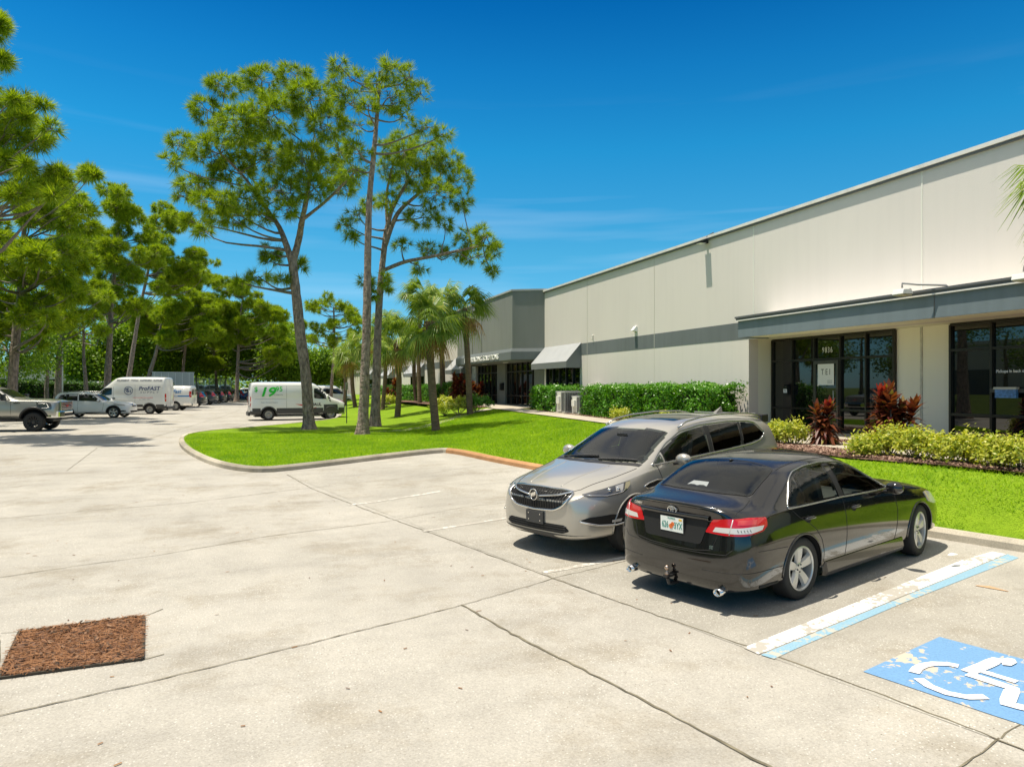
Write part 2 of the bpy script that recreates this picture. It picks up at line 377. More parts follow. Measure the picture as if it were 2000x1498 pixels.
def paint_mat(name, col, wear=0.5, under=(0.62, 0.52, 0.40)):
    m, nt, n, l, b = nodes(name); tc = n.new('ShaderNodeTexCoord')
    z = n.new('ShaderNodeTexNoise'); z.inputs['Scale'].default_value = 13; z.inputs['Detail'].default_value = 8; z.inputs['Roughness'].default_value = 0.6; l.new(tc.outputs['Object'], z.inputs[0])
    z3 = n.new('ShaderNodeTexNoise'); z3.inputs['Scale'].default_value = 1.1; l.new(tc.outputs['Object'], z3.inputs[0])
    ad = n.new('ShaderNodeMath'); ad.operation = 'ADD'; l.new(z.outputs[0], ad.inputs[0]); l.new(z3.outputs[0], ad.inputs[1])
    q = n.new('ShaderNodeMapRange'); q.inputs[1].default_value = 1.30 - wear * 0.32; q.inputs[2].default_value = 1.32 - wear * 0.32; l.new(ad.outputs[0], q.inputs[0])
    z2 = n.new('ShaderNodeTexNoise'); z2.inputs['Scale'].default_value = 70; l.new(tc.outputs['Object'], z2.inputs[0])
    q2 = n.new('ShaderNodeMapRange'); q2.inputs[1].default_value = 0.3; q2.inputs[2].default_value = 0.7; q2.inputs[3].default_value = 0.86; q2.inputs[4].default_value = 1.08; l.new(z2.outputs[0], q2.inputs[0])
    c = n.new('ShaderNodeMix'); c.data_type = 'RGBA'; c.blend_type = 'MULTIPLY'; c.inputs[0].default_value = 1; c.inputs[6].default_value = (*col, 1); l.new(q2.outputs[0], c.inputs[7])
    c2 = n.new('ShaderNodeMix'); c2.data_type = 'RGBA'; l.new(q.outputs[0], c2.inputs[0]); l.new(c.outputs[2], c2.inputs[6]); c2.inputs[7].default_value = (*under, 1)
    l.new(c2.outputs[2], b.inputs['Base Color']); b.inputs['Roughness'].default_value = 0.7
    return m
m_pwhite = paint_mat('worn_white_paint', (0.80, 0.80, 0.78), 0.70, (0.42, 0.395, 0.35))
m_pwhite2 = paint_mat('faded_white_paint', (0.66, 0.64, 0.59), 1.0, (0.42, 0.39, 0.34))
m_pblue = paint_mat('worn_blue_paint', (0.15, 0.31, 0.54), 0.50, (0.52, 0.46, 0.38))
m_pblue2 = paint_mat('faded_blue_paint', (0.25, 0.42, 0.54), 0.55, (0.45, 0.45, 0.40))
m_sym = paint_mat('white_symbol_paint', (0.86, 0.86, 0.86), -1.2)

# ------------------------------------------------------------------ ground sheets
def far_ground(x, y): return -0.45
g = MB(); g.add([(-1500, -400, -0.45), (1500, -400, -0.45), (1500, 2600, -0.45), (-1500, 2600, -0.45)], [(0, 1, 2, 3)])
struct(g.build('ground', m_rough_grass))
struct(grid_patch([(-14, -12), (24, -12), (24, 170), (-14, 170)], 0.5, zlot, 'parking_lot', m_conc))
struct(grid_patch([(-130, -12), (-14.0, -12), (-14.0, 210), (-130, 210)], 3.0, lambda x, y: zlot(x, y) + (0.12 if x < -14.05 else 0.1), 'verge', m_rough_grass))
def offs(pts, w):
    L, Rr = [], []
    for i, p in enumerate(pts):
        a = Vector(pts[max(i-1, 0)]); b_ = Vector(pts[min(i+1, len(pts)-1)]); t = (b_ - a).normalized(); nrm = Vector((-t.y, t.x))
        L.append(Vector(p) + nrm * w); Rr.append(Vector(p) - nrm * w)
    return L, Rr
def resample(pts, step):
    out = [Vector(pts[0])]
    for a, b_ in zip(pts[:-1], pts[1:]):
        a, b_ = Vector(a), Vector(b_); k = max(1, int((b_ - a).length / step))
        out += [a.lerp(b_, i / k) for i in range(1, k+1)]
    return out
def smooth_poly(pts, it=2):
    pts = [Vector(p) for p in pts]
    for _ in range(it):
        o = [pts[0]]
        for a, b_ in zip(pts[:-1], pts[1:]):
            o += [a.lerp(b_, 0.25), a.lerp(b_, 0.75)]
        pts = o + [pts[-1]]
    return pts
def ribbon(name, pts, w, mat, dz=0.004, zf=zlot, step=0.5, wob=0.0, seed=1, closed_w=None):
    rnd = random.Random(seed); P = resample(pts, step)
    if wob: P = [p + Vector((rnd.uniform(-wob, wob), rnd.uniform(-wob, wob))) for p in P]
    vs = []
    for i, p in enumerate(P):
        a = P[max(i-1, 0)]; b_ = P[min(i+1, len(P)-1)]; t = (b_ - a).normalized(); nrm = Vector((-t.y, t.x))
        ww = w * (rnd.uniform(0.6, 1.4) if wob else 1)
        for k in (-1, 0, 1):
            q = p + nrm * ww / 2 * k; vs.append((q.x, q.y, zf(q.x, q.y) + dz))
    fs = []
    for i in range(len(P)-1):
        fs += [(3*i, 3*i+1, 3*i+4, 3*i+3), (3*i+1, 3*i+2, 3*i+5, 3*i+4)]
    return struct(MB().add(vs, fs).build(name, mat, smooth=True))
# exposed aggregate in the stall bays and the corner slab
stall = [G(1060, 1138), G(903, 1182)]
P1, P2 = Vector(G(560, 927)), Vector(G(1990, 1461))
dirL = (P2 - P1).normalized()
A_ = P1 - dirL * 0.0; B_ = P2 + dirL * 6
struct(grid_patch([tuple(A_), tuple(B_), (B_.x + 8, B_.y + 2), (9.3, 7.4), (6.2, 18), (5.6, 20.6), (2.0, 19.6)], 0.5, lambda x, y: zlot(x, y) + 0.004, 'parking_bay', m_stall))
# kerb
def kerb(name, pts, mat, w=0.16, h=0.145):
    P = resample(pts, 0.4); vs = []; prof = [(-w/2 - 0.005, -0.05), (-w/2, h - 0.05), (-w/2 + 0.05, h), (w/2 - 0.02, h), (w/2, h - 0.01), (w/2, -0.05)]
    for i, p in enumerate(P):
        a = P[max(i-1, 0)]; b_ = P[min(i+1, len(P)-1)]; t = (b_ - a).normalized(); nrm = Vector((t.y, -t.x))
        for o, z in prof:
            q = p + nrm * o; vs.append((q.x, q.y, zlot(p.x, p.y) + z))
    k = len(prof); fs = [(i*k+j, (i+1)*k+j, (i+1)*k+j+1, i*k+j+1) for i in range(len(P)-1) for j in range(k-1)]
    return struct(MB().add(vs, fs).build(name, mat, fixn=True))
cs = smooth_poly(CURB, 2)
i0 = next(i for i, p in enumerate(cs) if p.y > 12.5); i1 = next(i for i, p in enumerate(cs) if p.y > 20.8)
kerb('kerb', cs[:i0+1], m_kerb); kerb('kerb', cs[i0:i1+1], m_rust); kerb('kerb', cs[i1:], m_kerb)
lawn_poly = [tuple(p + Vector((0.05, 0.02))) for p in cs] + [(14.3, 110), (14.3, -9)]
struct(grid_patch(lawn_poly, 0.5, lambda x, y: zlawn(x, y) - (0.012 if x < 11 else 0.0), 'lawn', m_turf))
# walk, entrance slabs, mulch beds
def zw(x, y): return zpad(y) - 0.0
struct(grid_patch([(11.45, 2), (12.7, 2), (12.7, 34.2), (14.6, 36), (14.6, 47.5), (12.4, 47.5), (12.0, 38), (11.45, 34.6)], 1.0, lambda x, y: zw(x, y) + 0.012, 'sidewalk', m_walk))
struct(grid_patch([(12.7, 13.6), (15.4, 13.6), (15.4, 16.6), (12.7, 16.0)], 1.0, lambda x, y: zw(x, y) + 0.016, 'entrance_slab', m_walk))
struct(grid_patch([(11.4, 34.4), (11.4, 35.4), (6.6, 31.0), (3.2, 30.4), (3.2, 29.6), (6.8, 30.1)], 0.5, lambda x, y: zlawn(x, y) + 0.012, 'garden_path', m_walk))
struct(grid_patch([(12.7, 16.2), (14.4, 17.2), (14.4, 34.6), (12.7, 33.6)], 0.5, lambda x, y: zw(x, y) + 0.004, 'mulch_bed', m_mulch))
struct(grid_patch([(12.75, 2), (15.2, 2), (15.2, 13.5), (12.75, 13.5)], 0.5, lambda x, y: zw(x, y) + 0.004, 'mulch_bed', m_mulch))
struct(grid_patch([(11.4, 2), (11.4, 14.6), (10.95, 14.2), (10.5, 12.5), (10.4, 10.5), (10.8, 8.6), (11.1, 6.5), (11.1, 2)], 0.4, lambda x, y: zlawn(x, y) + 0.02, 'mulch_bed', m_mulch))
struct(grid_patch([(11.2, 36.2), (12.3, 37), (12.3, 47.3), (14.3, 47.3), (14.3, 56), (10, 56), (10, 40)], 0.5, lambda x, y: zw(x, y) + 0.006, 'mulch_bed', m_mulch))
# joints between the slabs
J = [([(560, 927), (610, 955), (700, 990), (850, 1044), (1080, 1130), (1300, 1208), (1540, 1290), (1760, 1372), (1950, 1445), (2080, 1500)], 0.022),
     ([(903, 1182), (1000, 1238), (1280, 1380), (1500, 1498), (1600, 1552)], 0.035),
     ([(-60, 1412), (0, 1398), (300, 1330), (600, 1258), (903, 1182)], 0.022), ([(903, 1182), (1080, 1130), (1240, 1092), (1560, 1015)], 0.016),
     ([(-60, 1142), (0, 1128), (180, 1101), (300, 1086), (520, 1048), (760, 1018)], 0.020), ([(760, 1018), (900, 992), (1000, 980), (1100, 958)], 0.014),
     ([(-60, 1022), (0, 1013), (180, 997), (360, 983), (585, 955)], 0.022), ([(585, 955), (760, 938), (900, 915), (960, 908)], 0.014),
     ([(1955, 1443), (1900, 1480), (1840, 1530)], 0.018), ([(1955, 1443), (1990, 1415)], 0.018),
     ([(100, 860), (260, 868), (330, 845), (430, 815), (470, 800)], 0.03), ([(130, 920), (190, 875)], 0.02), ([(415, 845), (520, 820), (600, 800)], 0.03)]
for k, (pp, w) in enumerate(J): ribbon('pavement_joint', [G(*p) for p in pp], w*.62, m_joint, 0.0075, wob=0.010, step=0.10, seed=k)
for k, (a, b_) in enumerate([((-5, 1345), (0, 1240)), ((278, 1205), (316, 1190)), ((276, 1290), (320, 1278)), ((0, 1237), (40, 1234)),
                             ((140, 995), (235, 1060))]):
    if k < 4: ribbon('pavement_crack', [G(*a), G(*b_)], 0.010, m_joint, 0.006, wob=0.01, step=0.1, seed=90 + k)
# painted stall lines
def stripe(name, px, w, mat, dz=0.008): return ribbon(name, [G(*p) for p in px], w, mat, dz, step=0.25)
stripe('parking_line', [(1062, 1119), (1190, 1095), (1320, 1070), (1480, 1035)], 0.10, m_pwhite2)
stripe('parking_line', [(826, 1038), (992, 1012), (1100, 990), (1200, 972)], 0.10, m_pwhite2)
stripe('parking_line', [(680, 987), (730, 981), (860, 960)], 0.10, m_pwhite2)
def quadstripe(name, pix, mat, dz=0.008):
    return struct(grid_patch([G(*p) for p in pix], 0.12, lambda x, y: zlot(x, y) + dz, name, mat))
quadstripe('parking_line', [(1452, 1266), (1482, 1279), (1965, 1083), (1938, 1078), (1880, 1094)], m_pwhite)
quadstripe('parking_line', [(1486, 1280), (1512, 1288), (1550, 1270), (1760, 1180), (1990, 1090), (1968, 1083)], m_pblue2)
quadstripe('painted_marking', [(1686, 1313), (1835, 1245), (2060, 1305), (2290, 1375), (2140, 1475), (2000, 1418), (1950, 1402)], m_pblue, 0.009)
# wheelchair symbol: the marking's own plane, axes from its corners
o_ = Vector(G(1686, 1313)); ax1 = (Vector(G(2000, 1418)) - o_); U_ = ax1.normalized(); V_ = Vector((-U_.y, U_.x))
if (Vector(G(1835, 1245)) - o_).dot(V_) < 0: V_ = -V_
def symb(pixs, w, name='painted_marking'):
    return ribbon(name, [G(*p) for p in pixs], w, m_sym, 0.017, step=0.06)
symb([(1872, 1304), (1852, 1300), (1825, 1299), (1805, 1302), (1792, 1308), (1785, 1317)], 0.08)
symb([(1794, 1328), (1815, 1343), (1850, 1357), (1890, 1365), (1926, 1364)], 0.08)
symb([(1890, 1316), (1925, 1302), (1946, 1292), (1968, 1296)], 0.11)
symb([(1920, 1315), (1986, 1335)], 0.07)
symb([(1890, 1319), (1930, 1332), (1978, 1348), (1966, 1378), (2010, 1388)], 0.10)
quadstripe('painted_marking', [(1955, 1291), (1968, 1288), (1982, 1291), (1986, 1298), (1975, 1304), (1958, 1302)], m_sym, 0.019)
# tree pit with pine straw in the drive
pit = [G(38, 1236), G(281, 1205), G(279, 1289), (0, 0)]; pit[3] = G(-3, 1327)
struct(grid_patch(pit, 0.1, lambda x, y: zlot(x, y) + 0.012 + 0.03 * math.sin(x * 9) * math.sin(y * 11) * 0.3, 'mulch_pit', m_mulch))
pc = [Vector(p) for p in pit]
fr = MB()
for a, b_ in zip(pc, pc[1:] + pc[:1]):
    t = (b_ - a).normalized(); nn = Vector((-t.y, t.x)) * 0.012
    z = zlot(a.x, a.y); z2 = zlot(b_.x, b_.y)
    fr.add([(a.x-nn.x, a.y-nn.y, z+.004), (b_.x-nn.x, b_.y-nn.y, z2+.004), (b_.x+nn.x, b_.y+nn.y, z2+.004), (a.x+nn.x, a.y+nn.y, z+.004),
            (a.x-nn.x, a.y-nn.y, z+.022), (b_.x-nn.x, b_.y-nn.y, z2+.022), (b_.x+nn.x, b_.y+nn.y, z2+.022), (a.x+nn.x, a.y+nn.y, z+.022)],
           [(4, 5, 6, 7), (0, 1, 5, 4), (1, 2, 6, 5), (2, 3, 7, 6), (3, 0, 4, 7)])
tag(fr.build('pit_edging', M('dark_edging', (0.06, 0.05, 0.035), 0.9, var=(5, 0.5)), fixn=True), kind='structure')
rs = np.random.RandomState(4)
def inpoly(P, poly):
    c = np.zeros(len(P), bool); j = len(poly) - 1
    for i in range(len(poly)):
        xi, yi = poly[i]; xj, yj = poly[j]
        c ^= ((yi > P[:, 1]) != (yj > P[:, 1])) & (P[:, 0] < (xj - xi) * (P[:, 1] - yi) / (yj - yi + 1e-12) + xi); j = i
    return c
def straw(name, poly, N, ln, wd, mat, zf, seed, lift=0.03, tri=True):
    rs = np.random.RandomState(seed); poly = np.array([tuple(p) for p in poly])
    lo, hi = poly.min(0), poly.max(0); P = rs.uniform(lo, hi, (N * 3, 2)); P = P[inpoly(P, poly)][:N]
    z = np.array([zf(a, b_) for a, b_ in P]); a = rs.uniform(0, 6.283, len(P)); L_ = ln * rs.uniform(0.4, 1.2, len(P))
    d = np.c_[np.cos(a), np.sin(a)] * L_[:, None] / 2; q = np.c_[-np.sin(a), np.cos(a)] * wd / 2
    h = rs.uniform(0.004, lift, (len(P), 2))
    V = np.stack([np.c_[P - d - q, z + h[:, 0]], np.c_[P + d - q, z + h[:, 1]], np.c_[P + d + q, z + h[:, 1] + .002], np.c_[P - d + q, z + h[:, 0] + .002]], 1).reshape(-1, 3)
    return tag(np_mesh(name, V, np.arange(len(V)).reshape(-1, 4), mat), kind='stuff')
straw('pine_straw', pit, 3000, 0.12, 0.004, m_pine_needle, lambda x, y: zlot(x, y) + 0.010, 5, 0.035)
straw('bark_pieces', pit, 260, 0.05, 0.02, leafmat('dark_bark_pieces', (0.03, 0.02, 0.015), (0.30, 0.17, 0.10), 0.0, 0.9), lambda x, y: zlot(x, y) + 0.018, 15, 0.03)
m_chip = leafmat('bark_chips', (0.15, 0.075, 0.05), (0.46, 0.31, 0.24), 0.0, 0.9)
straw('mulch', [(11.4, 4), (11.4, 14.6), (10.95, 14.2), (10.5, 12.5), (10.4, 10.5), (10.8, 8.6), (11.1, 6.5)], 5000, 0.06, 0.022, m_chip, lambda x, y: zlawn(x, y) + 0.02, 6, 0.05)
straw('mulch', [(12.75, 16.2), (14.3, 17.2), (14.3, 33), (12.75, 33)], 6000, 0.07, 0.025, m_chip, lambda x, y: zw(x, y) + 0.004, 7, 0.05)
straw('mulch', [(12.75, 6), (15.1, 6), (15.1, 13.4), (12.75, 13.4)], 5000, 0.07, 0.025, m_chip, lambda x, y: zw(x, y) + 0.004, 8, 0.05)
# litter scattered on the slabs
m_leaf = leafmat('dry_leaf', (0.12, 0.05, 0.03), (0.35, 0.2, 0.1), 0.1, 0.8)
straw('leaf_litter', [(-6, 2), (5, 2), (8, 8), (5, 18), (-8, 26)], 260, 0.045, 0.012, m_leaf, lambda x, y: zlot(x, y) + 0.002, 9, 0.006)
# grass blades: dense, short turf
def blades(name, N, poly, seed, hgt, wd, ymax=None):
    rs = np.random.RandomState(seed); poly = np.array([tuple(p) for p in poly]); lo, hi = poly.min(0), poly.max(0)
    P = rs.uniform(lo, hi, (N * 3, 2)); P = P[inpoly(P, poly)][:N]
    z = np.array([zlawn(a, b_) for a, b_ in P]) - 0.012
    sc_ = 0.6 + 0.05 * np.hypot(P[:, 0], P[:, 1])
    a = rs.uniform(0, 6.283, len(P)); h = hgt * rs.uniform(0.5, 1.1, len(P)) * np.minimum(1.6, sc_); w = wd * np.minimum(2.0, sc_)
    lean = rs.uniform(-1.1, 1.1, (len(P), 2)) * h[:, None]
    q = np.c_[np.cos(a), np.sin(a)] * w[:, None] / 2
    V = np.stack([np.c_[P - q, z], np.c_[P + q, z], np.c_[P + lean, z + h]], 1).reshape(-1, 3)
    return tag(np_mesh(name, V, np.arange(len(V)).reshape(-1, 3), leafmat(name + '_blade', (0.20, 0.36, 0.010), (0.36, 0.52, 0.022), 0.5, 0.6, (0.44, 0.50, 0.06), patchy=(0.9, (0.70, 0.80, 0.8), (1.15, 1.08, 1.3)))), kind='stuff')
near_lawn = [(10.6, 3), (9.7, 6.6), (6.5, 17.3), (5.85, 21.0), (5.3, 21.55), (0.8, 19.4), (0.0, 19.5), (-0.9, 21.2), (-1.75, 24.5), (-2.3, 28), (-2.4, 31),
             (4, 31), (11.3, 34), (11.35, 14.8), (10.9, 14.3), (10.42, 12.5), (10.3, 10.5), (10.7, 8.6), (11.05, 6.5), (11.0, 3)]
blades('grass', 230000, near_lawn, 21, 0.042, 0.012)
# ------------------------------------------------------------------ warehouse
def stucco(name, col, stain=0.06):
    m, nt, n, l, b = nodes(name); tc = n.new('ShaderNodeTexCoord')
    def nz(sc, det, mp=None):
        z = n.new('ShaderNodeTexNoise'); z.inputs['Scale'].default_value = sc; z.inputs['Detail'].default_value = det
        k = n.new('ShaderNodeMapping'); k.inputs['Scale'].default_value = mp or (1, 1, 1); l.new(tc.outputs['Object'], k.inputs[0]); l.new(k.outputs[0], z.inputs[0]); return z.outputs[0]
    def mr(s, a, c, lo, hi):
        q = n.new('ShaderNodeMapRange'); q.inputs[1].default_value = a; q.inputs[2].default_value = c; q.inputs[3].default_value = lo; q.inputs[4].default_value = hi; l.new(s, q.inputs[0]); return q.outputs[0]
    a = mr(nz(0.35, 4), 0.3, 0.7, 1 - stain, 1 + stain); c = mr(nz(1.3, 6, (1, 3.5, 0.25)), 0.45, 0.8, 1.0, 1 - stain * 1.8)
    mu = n.new('ShaderNodeMath'); mu.operation = 'MULTIPLY'; l.new(a, mu.inputs[0]); l.new(c, mu.inputs[1])
    mx = n.new('ShaderNodeMix'); mx.data_type = 'RGBA'; mx.blend_type = 'MULTIPLY'; mx.inputs[0].default_value = 1; mx.inputs[6].default_value = (*col, 1); l.new(mu.outputs[0], mx.inputs[7])
    l.new(mx.outputs[2], b.inputs['Base Color']); b.inputs['Roughness'].default_value = 0.85; b.inputs['Specular IOR Level'].default_value = 0.2
    bp = n.new('ShaderNodeBump'); bp.inputs['Strength'].default_value = 0.3; bp.inputs['Distance'].default_value = 0.006
    l.new(nz(26, 5), bp.inputs['Height']); l.new(bp.outputs[0], b.inputs['Normal'])
    return m
m_wall = stucco('cream_stucco', (0.735, 0.685, 0.635), 0.02)
m_grey = stucco('grey_stucco', (0.165, 0.185, 0.19), 0.08)
m_grey2 = stucco('light_grey_stucco', (0.24, 0.25, 0.235), 0.05)
m_fascia = stucco('blue_grey_stucco', (0.19, 0.235, 0.26), 0.08)
m_coping = M('galvanised_coping', (0.78, 0.75, 0.70), 0.45, 0.0, var=(3, 0.1))
m_flash = M('dark_flashing', (0.12, 0.125, 0.13), 0.5)
m_bronze = M('dark_bronze_aluminium', (0.030, 0.026, 0.021), 0.35, 0.3)
m_bronze2 = M('grey_mullion', (0.085, 0.08, 0.07), 0.35, 0.3)
m_glass = M('dark_tinted_glass', (0.006, 0.007, 0.006), 0.015, 0.0, ior=1.75)
m_white = M('white_enamel', (0.82, 0.82, 0.80), 0.4)
m_black = M('black_plastic', (0.012, 0.012, 0.013), 0.4)
m_print = M('black_print', (0.03, 0.03, 0.03), 0.6)
m_letter = M('white_lettering', (0.88, 0.88, 0.86), 0.4)
XM, XG, XE = 14.41, 15.27, 14.55      # main wall plane, recessed glass plane, entrance glass plane
B = thing('warehouse_building', 'long cream stucco warehouse with grey band and dark glass storefronts', 'building', (XM, 18.4, 0.0))
def part(mb, name, mat, parent=B, **k):
    o = mb.build(name, mat, None, **k)
    o.data.transform(Matrix.Translation(-B.location)); o.parent = parent
    return o
def wtext(name, body, size, mat, y, z, x, **k):
    return text_mesh(name, body, size, mat, k.pop('parent', B), frame((x - B.location.x, y - B.location.y, z), (0, -1, 0), (0, 0, 1)), **k)
ZB, ZT, ZR = 3.72, 4.28, 7.24
w = MB()
w.box(XM, XM+.35, -16, 34.9, ZB+.004, ZR)                # upper wall
w.box(XM, XM+.35, 18.37, 30.55, 0.2, ZB+.004); w.box(XM, XM+.35, 30.55, 34.75, 3.3, ZB+.004); w.box(XM, XM+.35, 30.55, 34.75, 0.2, 1.25); w.box(XM, XM+.35, 34.75, 34.9, 0.2, ZB+.004)
w.box(XM, XM+.35, 47.3, 130, 0.2, ZR+.05)                 # far wing
part(w, 'wall', m_wall)
m_wall_bounce = stucco('bounce_lit_yellow_stucco', (0.88, 0.85, 0.70), 0.015)  # yellowish wall paint, made paler in colour for light bounced into the recess
for bx_ in ((XM+.35, XG, 18.37, 18.6, 0.2, ZB+.004), (XG, XG+.2, 12.2, 13.8, 0.2, ZB), (XG, XG+.2, 18.30, 18.6, 0.2, ZB), (XG, XG+.2, -16, 3.0, 0.2, ZB), (XM+.35, XG+.2, -16, 18.37, ZB+.006, ZB+.4)): part(MB().box(*bx_), 'recess_wall', m_wall_bounce)
rf = MB(); rf.box(XM+.35, 60, -16, 130, ZR-.35, ZR-.15); part(rf, 'roof', M('grey_roofing', (0.35, 0.35, 0.33), 0.9))
sd = MB(); sd.box(XM+.35, 60, -16.3, -16.0, 0, ZR-.1); sd.box(XM+.35, 60, 130, 130.3, 0, ZR-.1); sd.box(59.7, 60, -16, 130, 0, ZR-.36); part(sd, 'wall', m_wall)
cp = MB()
cp.box(XM-.10, XM+.45, -16, 34.9, ZR, ZR+.085); part(cp, 'roof_coping', m_coping)
cp = MB(); cp.box(XM-.07, XM, -16, 34.9, ZR-.05, ZR); cp.box(XM-.07, XM, 47.5, 130, ZR, ZR+.05); part(cp, 'coping_drip_edge', m_flash)
cp = MB(); cp.box(XM-.10, XM+.45, 47.5, 130, ZR+.05, ZR+.13); part(cp, 'roof_coping', m_coping)
st = MB(); st.box(XM-.006, XM, 17.45, 30.55, ZB+.02, ZT); st.box(XM-.006, XM, 47.5, 130, ZB+.06, ZT+.03); part(st, 'painted_band', m_grey)
jn = MB()
for px in (1472, 1801): y = YW(px, XM); jn.box(XM-.012, XM, y-.02, y+.02, ZT+.05, ZR-.06)
part(jn, 'control_joint', M('joint_sealant', (0.80, 0.78, 0.70), 0.7))
jn = MB()
for px, a in ((1278, ZB), (1147, ZB)): y = YW(px, XM); jn.box(XM-.009, XM, y-.012, y+.012, a, ZR-.06); 
for px in (1278, 1147): y = YW(px, XM); jn.box(XM-.004, XM, y-.008, y+.008, 1.0, ZB)
for y in (56, 66, 76, 86): jn.box(XM-.006, XM, y-.015, y+.015, 1, ZR)
part(jn, 'control_joint', M('thin_joint', (0.60, 0.57, 0.49), 0.8))
# canopy over the near storefronts
cn = MB(); XF = 13.40
cn.box(XF, XM, -16, 17.45, ZB, ZT-.03); part(cn, 'canopy', m_wall_bounce)
fs = MB(); fs.box(XF-.05, XF, -16, 17.50, ZB-.03, ZT-.06); fs.box(XF, XM, 17.45, 17.50, ZB-.03, ZT-.06); part(fs, 'canopy_fascia', m_fascia)
fl = MB(); fl.box(XF-.02, XM, -16, 17.5, ZT-.028, ZT+.03); part(fl, 'canopy_roof', M('white_roof_coating', (.84, .83, .80), .6))
fl = MB(); fl.box(XF-.13, XF-.02, -16, 17.56, ZT-.03, ZT+.02); fl.box(XF-.10, XF-.05, -16, 17.54, ZT-.10, ZT-.03); part(fl, 'canopy_flashing', m_flash)
fl = MB(); fl.box(XF-.115, XF-.102, -16, 17.55, ZT-.115, ZT-.085); fl.box(XM-.05, XM-.002, -16, 16.6, ZT+.02, ZT+.10); part(fl, 'flashing_trim', m_coping)
fl = MB()
for px in (1825,): y = YW(px, XF-.05); fl.box(XF-.058, XF-.05, y-.012, y+.012, ZB-.03, ZT-.10)
part(fl, 'fascia_joint', m_flash)
fl = MB()
for px in (1800,): y = YW(px, XG); fl.box(XG-.02, XG, y-.03, y+.03, 1.4, ZB-.02)
part(fl, 'wall_joint', M('pitted_joint', (0.55, 0.53, 0.44), 0.9, var=(8, 0.5, (1, 1, 0.3))))
# storefronts
def storefront(X, ys, zs, name='storefront_window', mull=m_bronze, bar=0.055, depth=0.10, door=None, skip=()):
    """ys: vertical bar positions (descending = left to right), zs: horizontal bar heights"""
    f = MB(); y0, y1 = min(ys), max(ys); z0, z1 = min(zs), max(zs)
    for i, y in enumerate(ys):
        e_ = bar * 0.5; f.box(X-depth, X, y-e_, y+e_, z0, z1)
    for i, z in enumerate(zs):
        f.box(X-depth+.006, X-.002, y0, y1, z-.03, z+.03)
    fr = part(f, name, mull)
    g = MB(); g.box(X-.035, X-.025, y0, y1, z0, z1)
    gl = part(g, 'glass_pane', m_glass, fr)
    return fr
Zf = 0.985
cols = [YW(px, XG-.1) for px in (1507, 1546, 1589, 1640, 1690, 1744)]
s1 = storefront(XG, cols, (Zf+.03, Zf+.93 if False else 1.62, 3.04, ZB-.03))
# raise the low rail only left of the door: door leaf set in bay 3
yl, yr = cols[2], cols[3]
d = MB(); d.box(XG-.13, XG-.08, yl-.11, yl-.03, Zf+.05, 3.0); d.box(XG-.13, XG-.08, yr+.03, yr+.11, Zf+.05, 3.0)
d.box(XG-.13, XG-.08, yr+.11, yl-.11, 2.90, 3.0); d.box(XG-.13, XG-.08, yr+.11, yl-.11, Zf+.05, Zf+.25)
dr = part(d, 'door', m_bronze2)
d = MB(); d.box(XG-.112, XG-.104, yr+.11, yl-.11, Zf+.25, 2.90); part(d, 'glass_pane', m_glass, dr)
d = MB(); d.tube([(XG-.13, yr+.13, 1.75), (XG-.2, yr+.13, 1.75), (XG-.2, yr+.13, 2.15), (XG-.13, yr+.13, 2.15)], 0.014, 8); part(d, 'door_handle', M('brushed_steel', (0.5, 0.5, 0.5), 0.3, 1.0), dr)
yc = YW(1613.5, XG-.12); pw = abs(YW(1598, XG-.12) - YW(1629.5, XG-.12)) / 2
zt_, zb_ = 2.25 + (756-711) / 1400 * (XG-.12) / (SN + CS * (1613-1000)/1400), 2.25 + (756-752) / 1400 * (XG-.12) / (SN + CS * (1613-1000)/1400)
d = MB(); d.box(XG-.135, XG-.131, yc-pw, yc+pw, zb_, zt_); po = part(d, 'paper_sign', m_white, dr)
wtext('sign_lettering', 'T E I', 0.235, m_print, yc, zb_+.36, XG-.137, parent=dr, extrude=.001, sx=0.78)
d = MB()
for k in range(3): d.box(XG-.138, XG-.136, yc-pw+.06, yc-pw+.24, zb_+.05+k*.035, zb_+.062+k*.035)
part(d, 'fine_print', M('grey_print', (0.3, 0.3, 0.3), 0.6), dr)
yn = YW(1615.5, XG-.05); wtext('street_number', '9836', 0.22, m_letter, yn, 3.29, XG-.045, parent=s1, extrude=.001, sx=0.75, spacing=1.25)
yb = YW(1541, XG-.1); d = MB(); d.box(XG-.24, XG-.10, yb-.085, yb+.085, 2.02, 2.30); d.prism([(XG-.26, 2.30), (XG-.10, 2.36), (XG-.10, 2.30)], 1, yb-.095, yb+.095)
mbx = part(d, 'mailbox', m_black, bevel=.006); d = MB(); d.box(XG-.246, XG-.241, yb-.075, yb+.075, 2.08, 2.19); part(d, 'mailbox_label', m_white, mbx)
wtext('mailbox_lettering', 'TEI', 0.085, m_print, yb, 2.135, XG-.249, parent=mbx, extrude=.001)
c2 = [12.2 - .02] + [YW(px, XG-.1) for px in (1935,)] ; bay = c2[0] - c2[1]; ys2 = [c2[0] - bay*k for k in range(0, 9)]
s2 = storefront(XG, ys2, (Zf+.06, 1.62, 3.10, ZB-.03))
s2b = MB(); ya, yb2 = ys2[1], ys2[2]; s2b.box(XG-.13, XG-.10, yb2, ya, 2.13, 2.22); part(s2b, 'push_bar', m_bronze2, s2)
wtext('window_lettering', 'Pickups in back of building', 0.088, m_letter, YW(1945, XG-.05), 2.59, XG-.045, parent=s2, extrude=.001, align='LEFT', bold=.0025)
d = MB(); yq = YW(1967, XG-.12); d.box(XG-.19, XG-.12, yq-.24, yq+.22, 2.02, 2.20); ps = part(d, 'poster_holder', M('blue_poster', (0.12, 0.28, 0.55), 0.5, var=(14, 0.5)), s2)
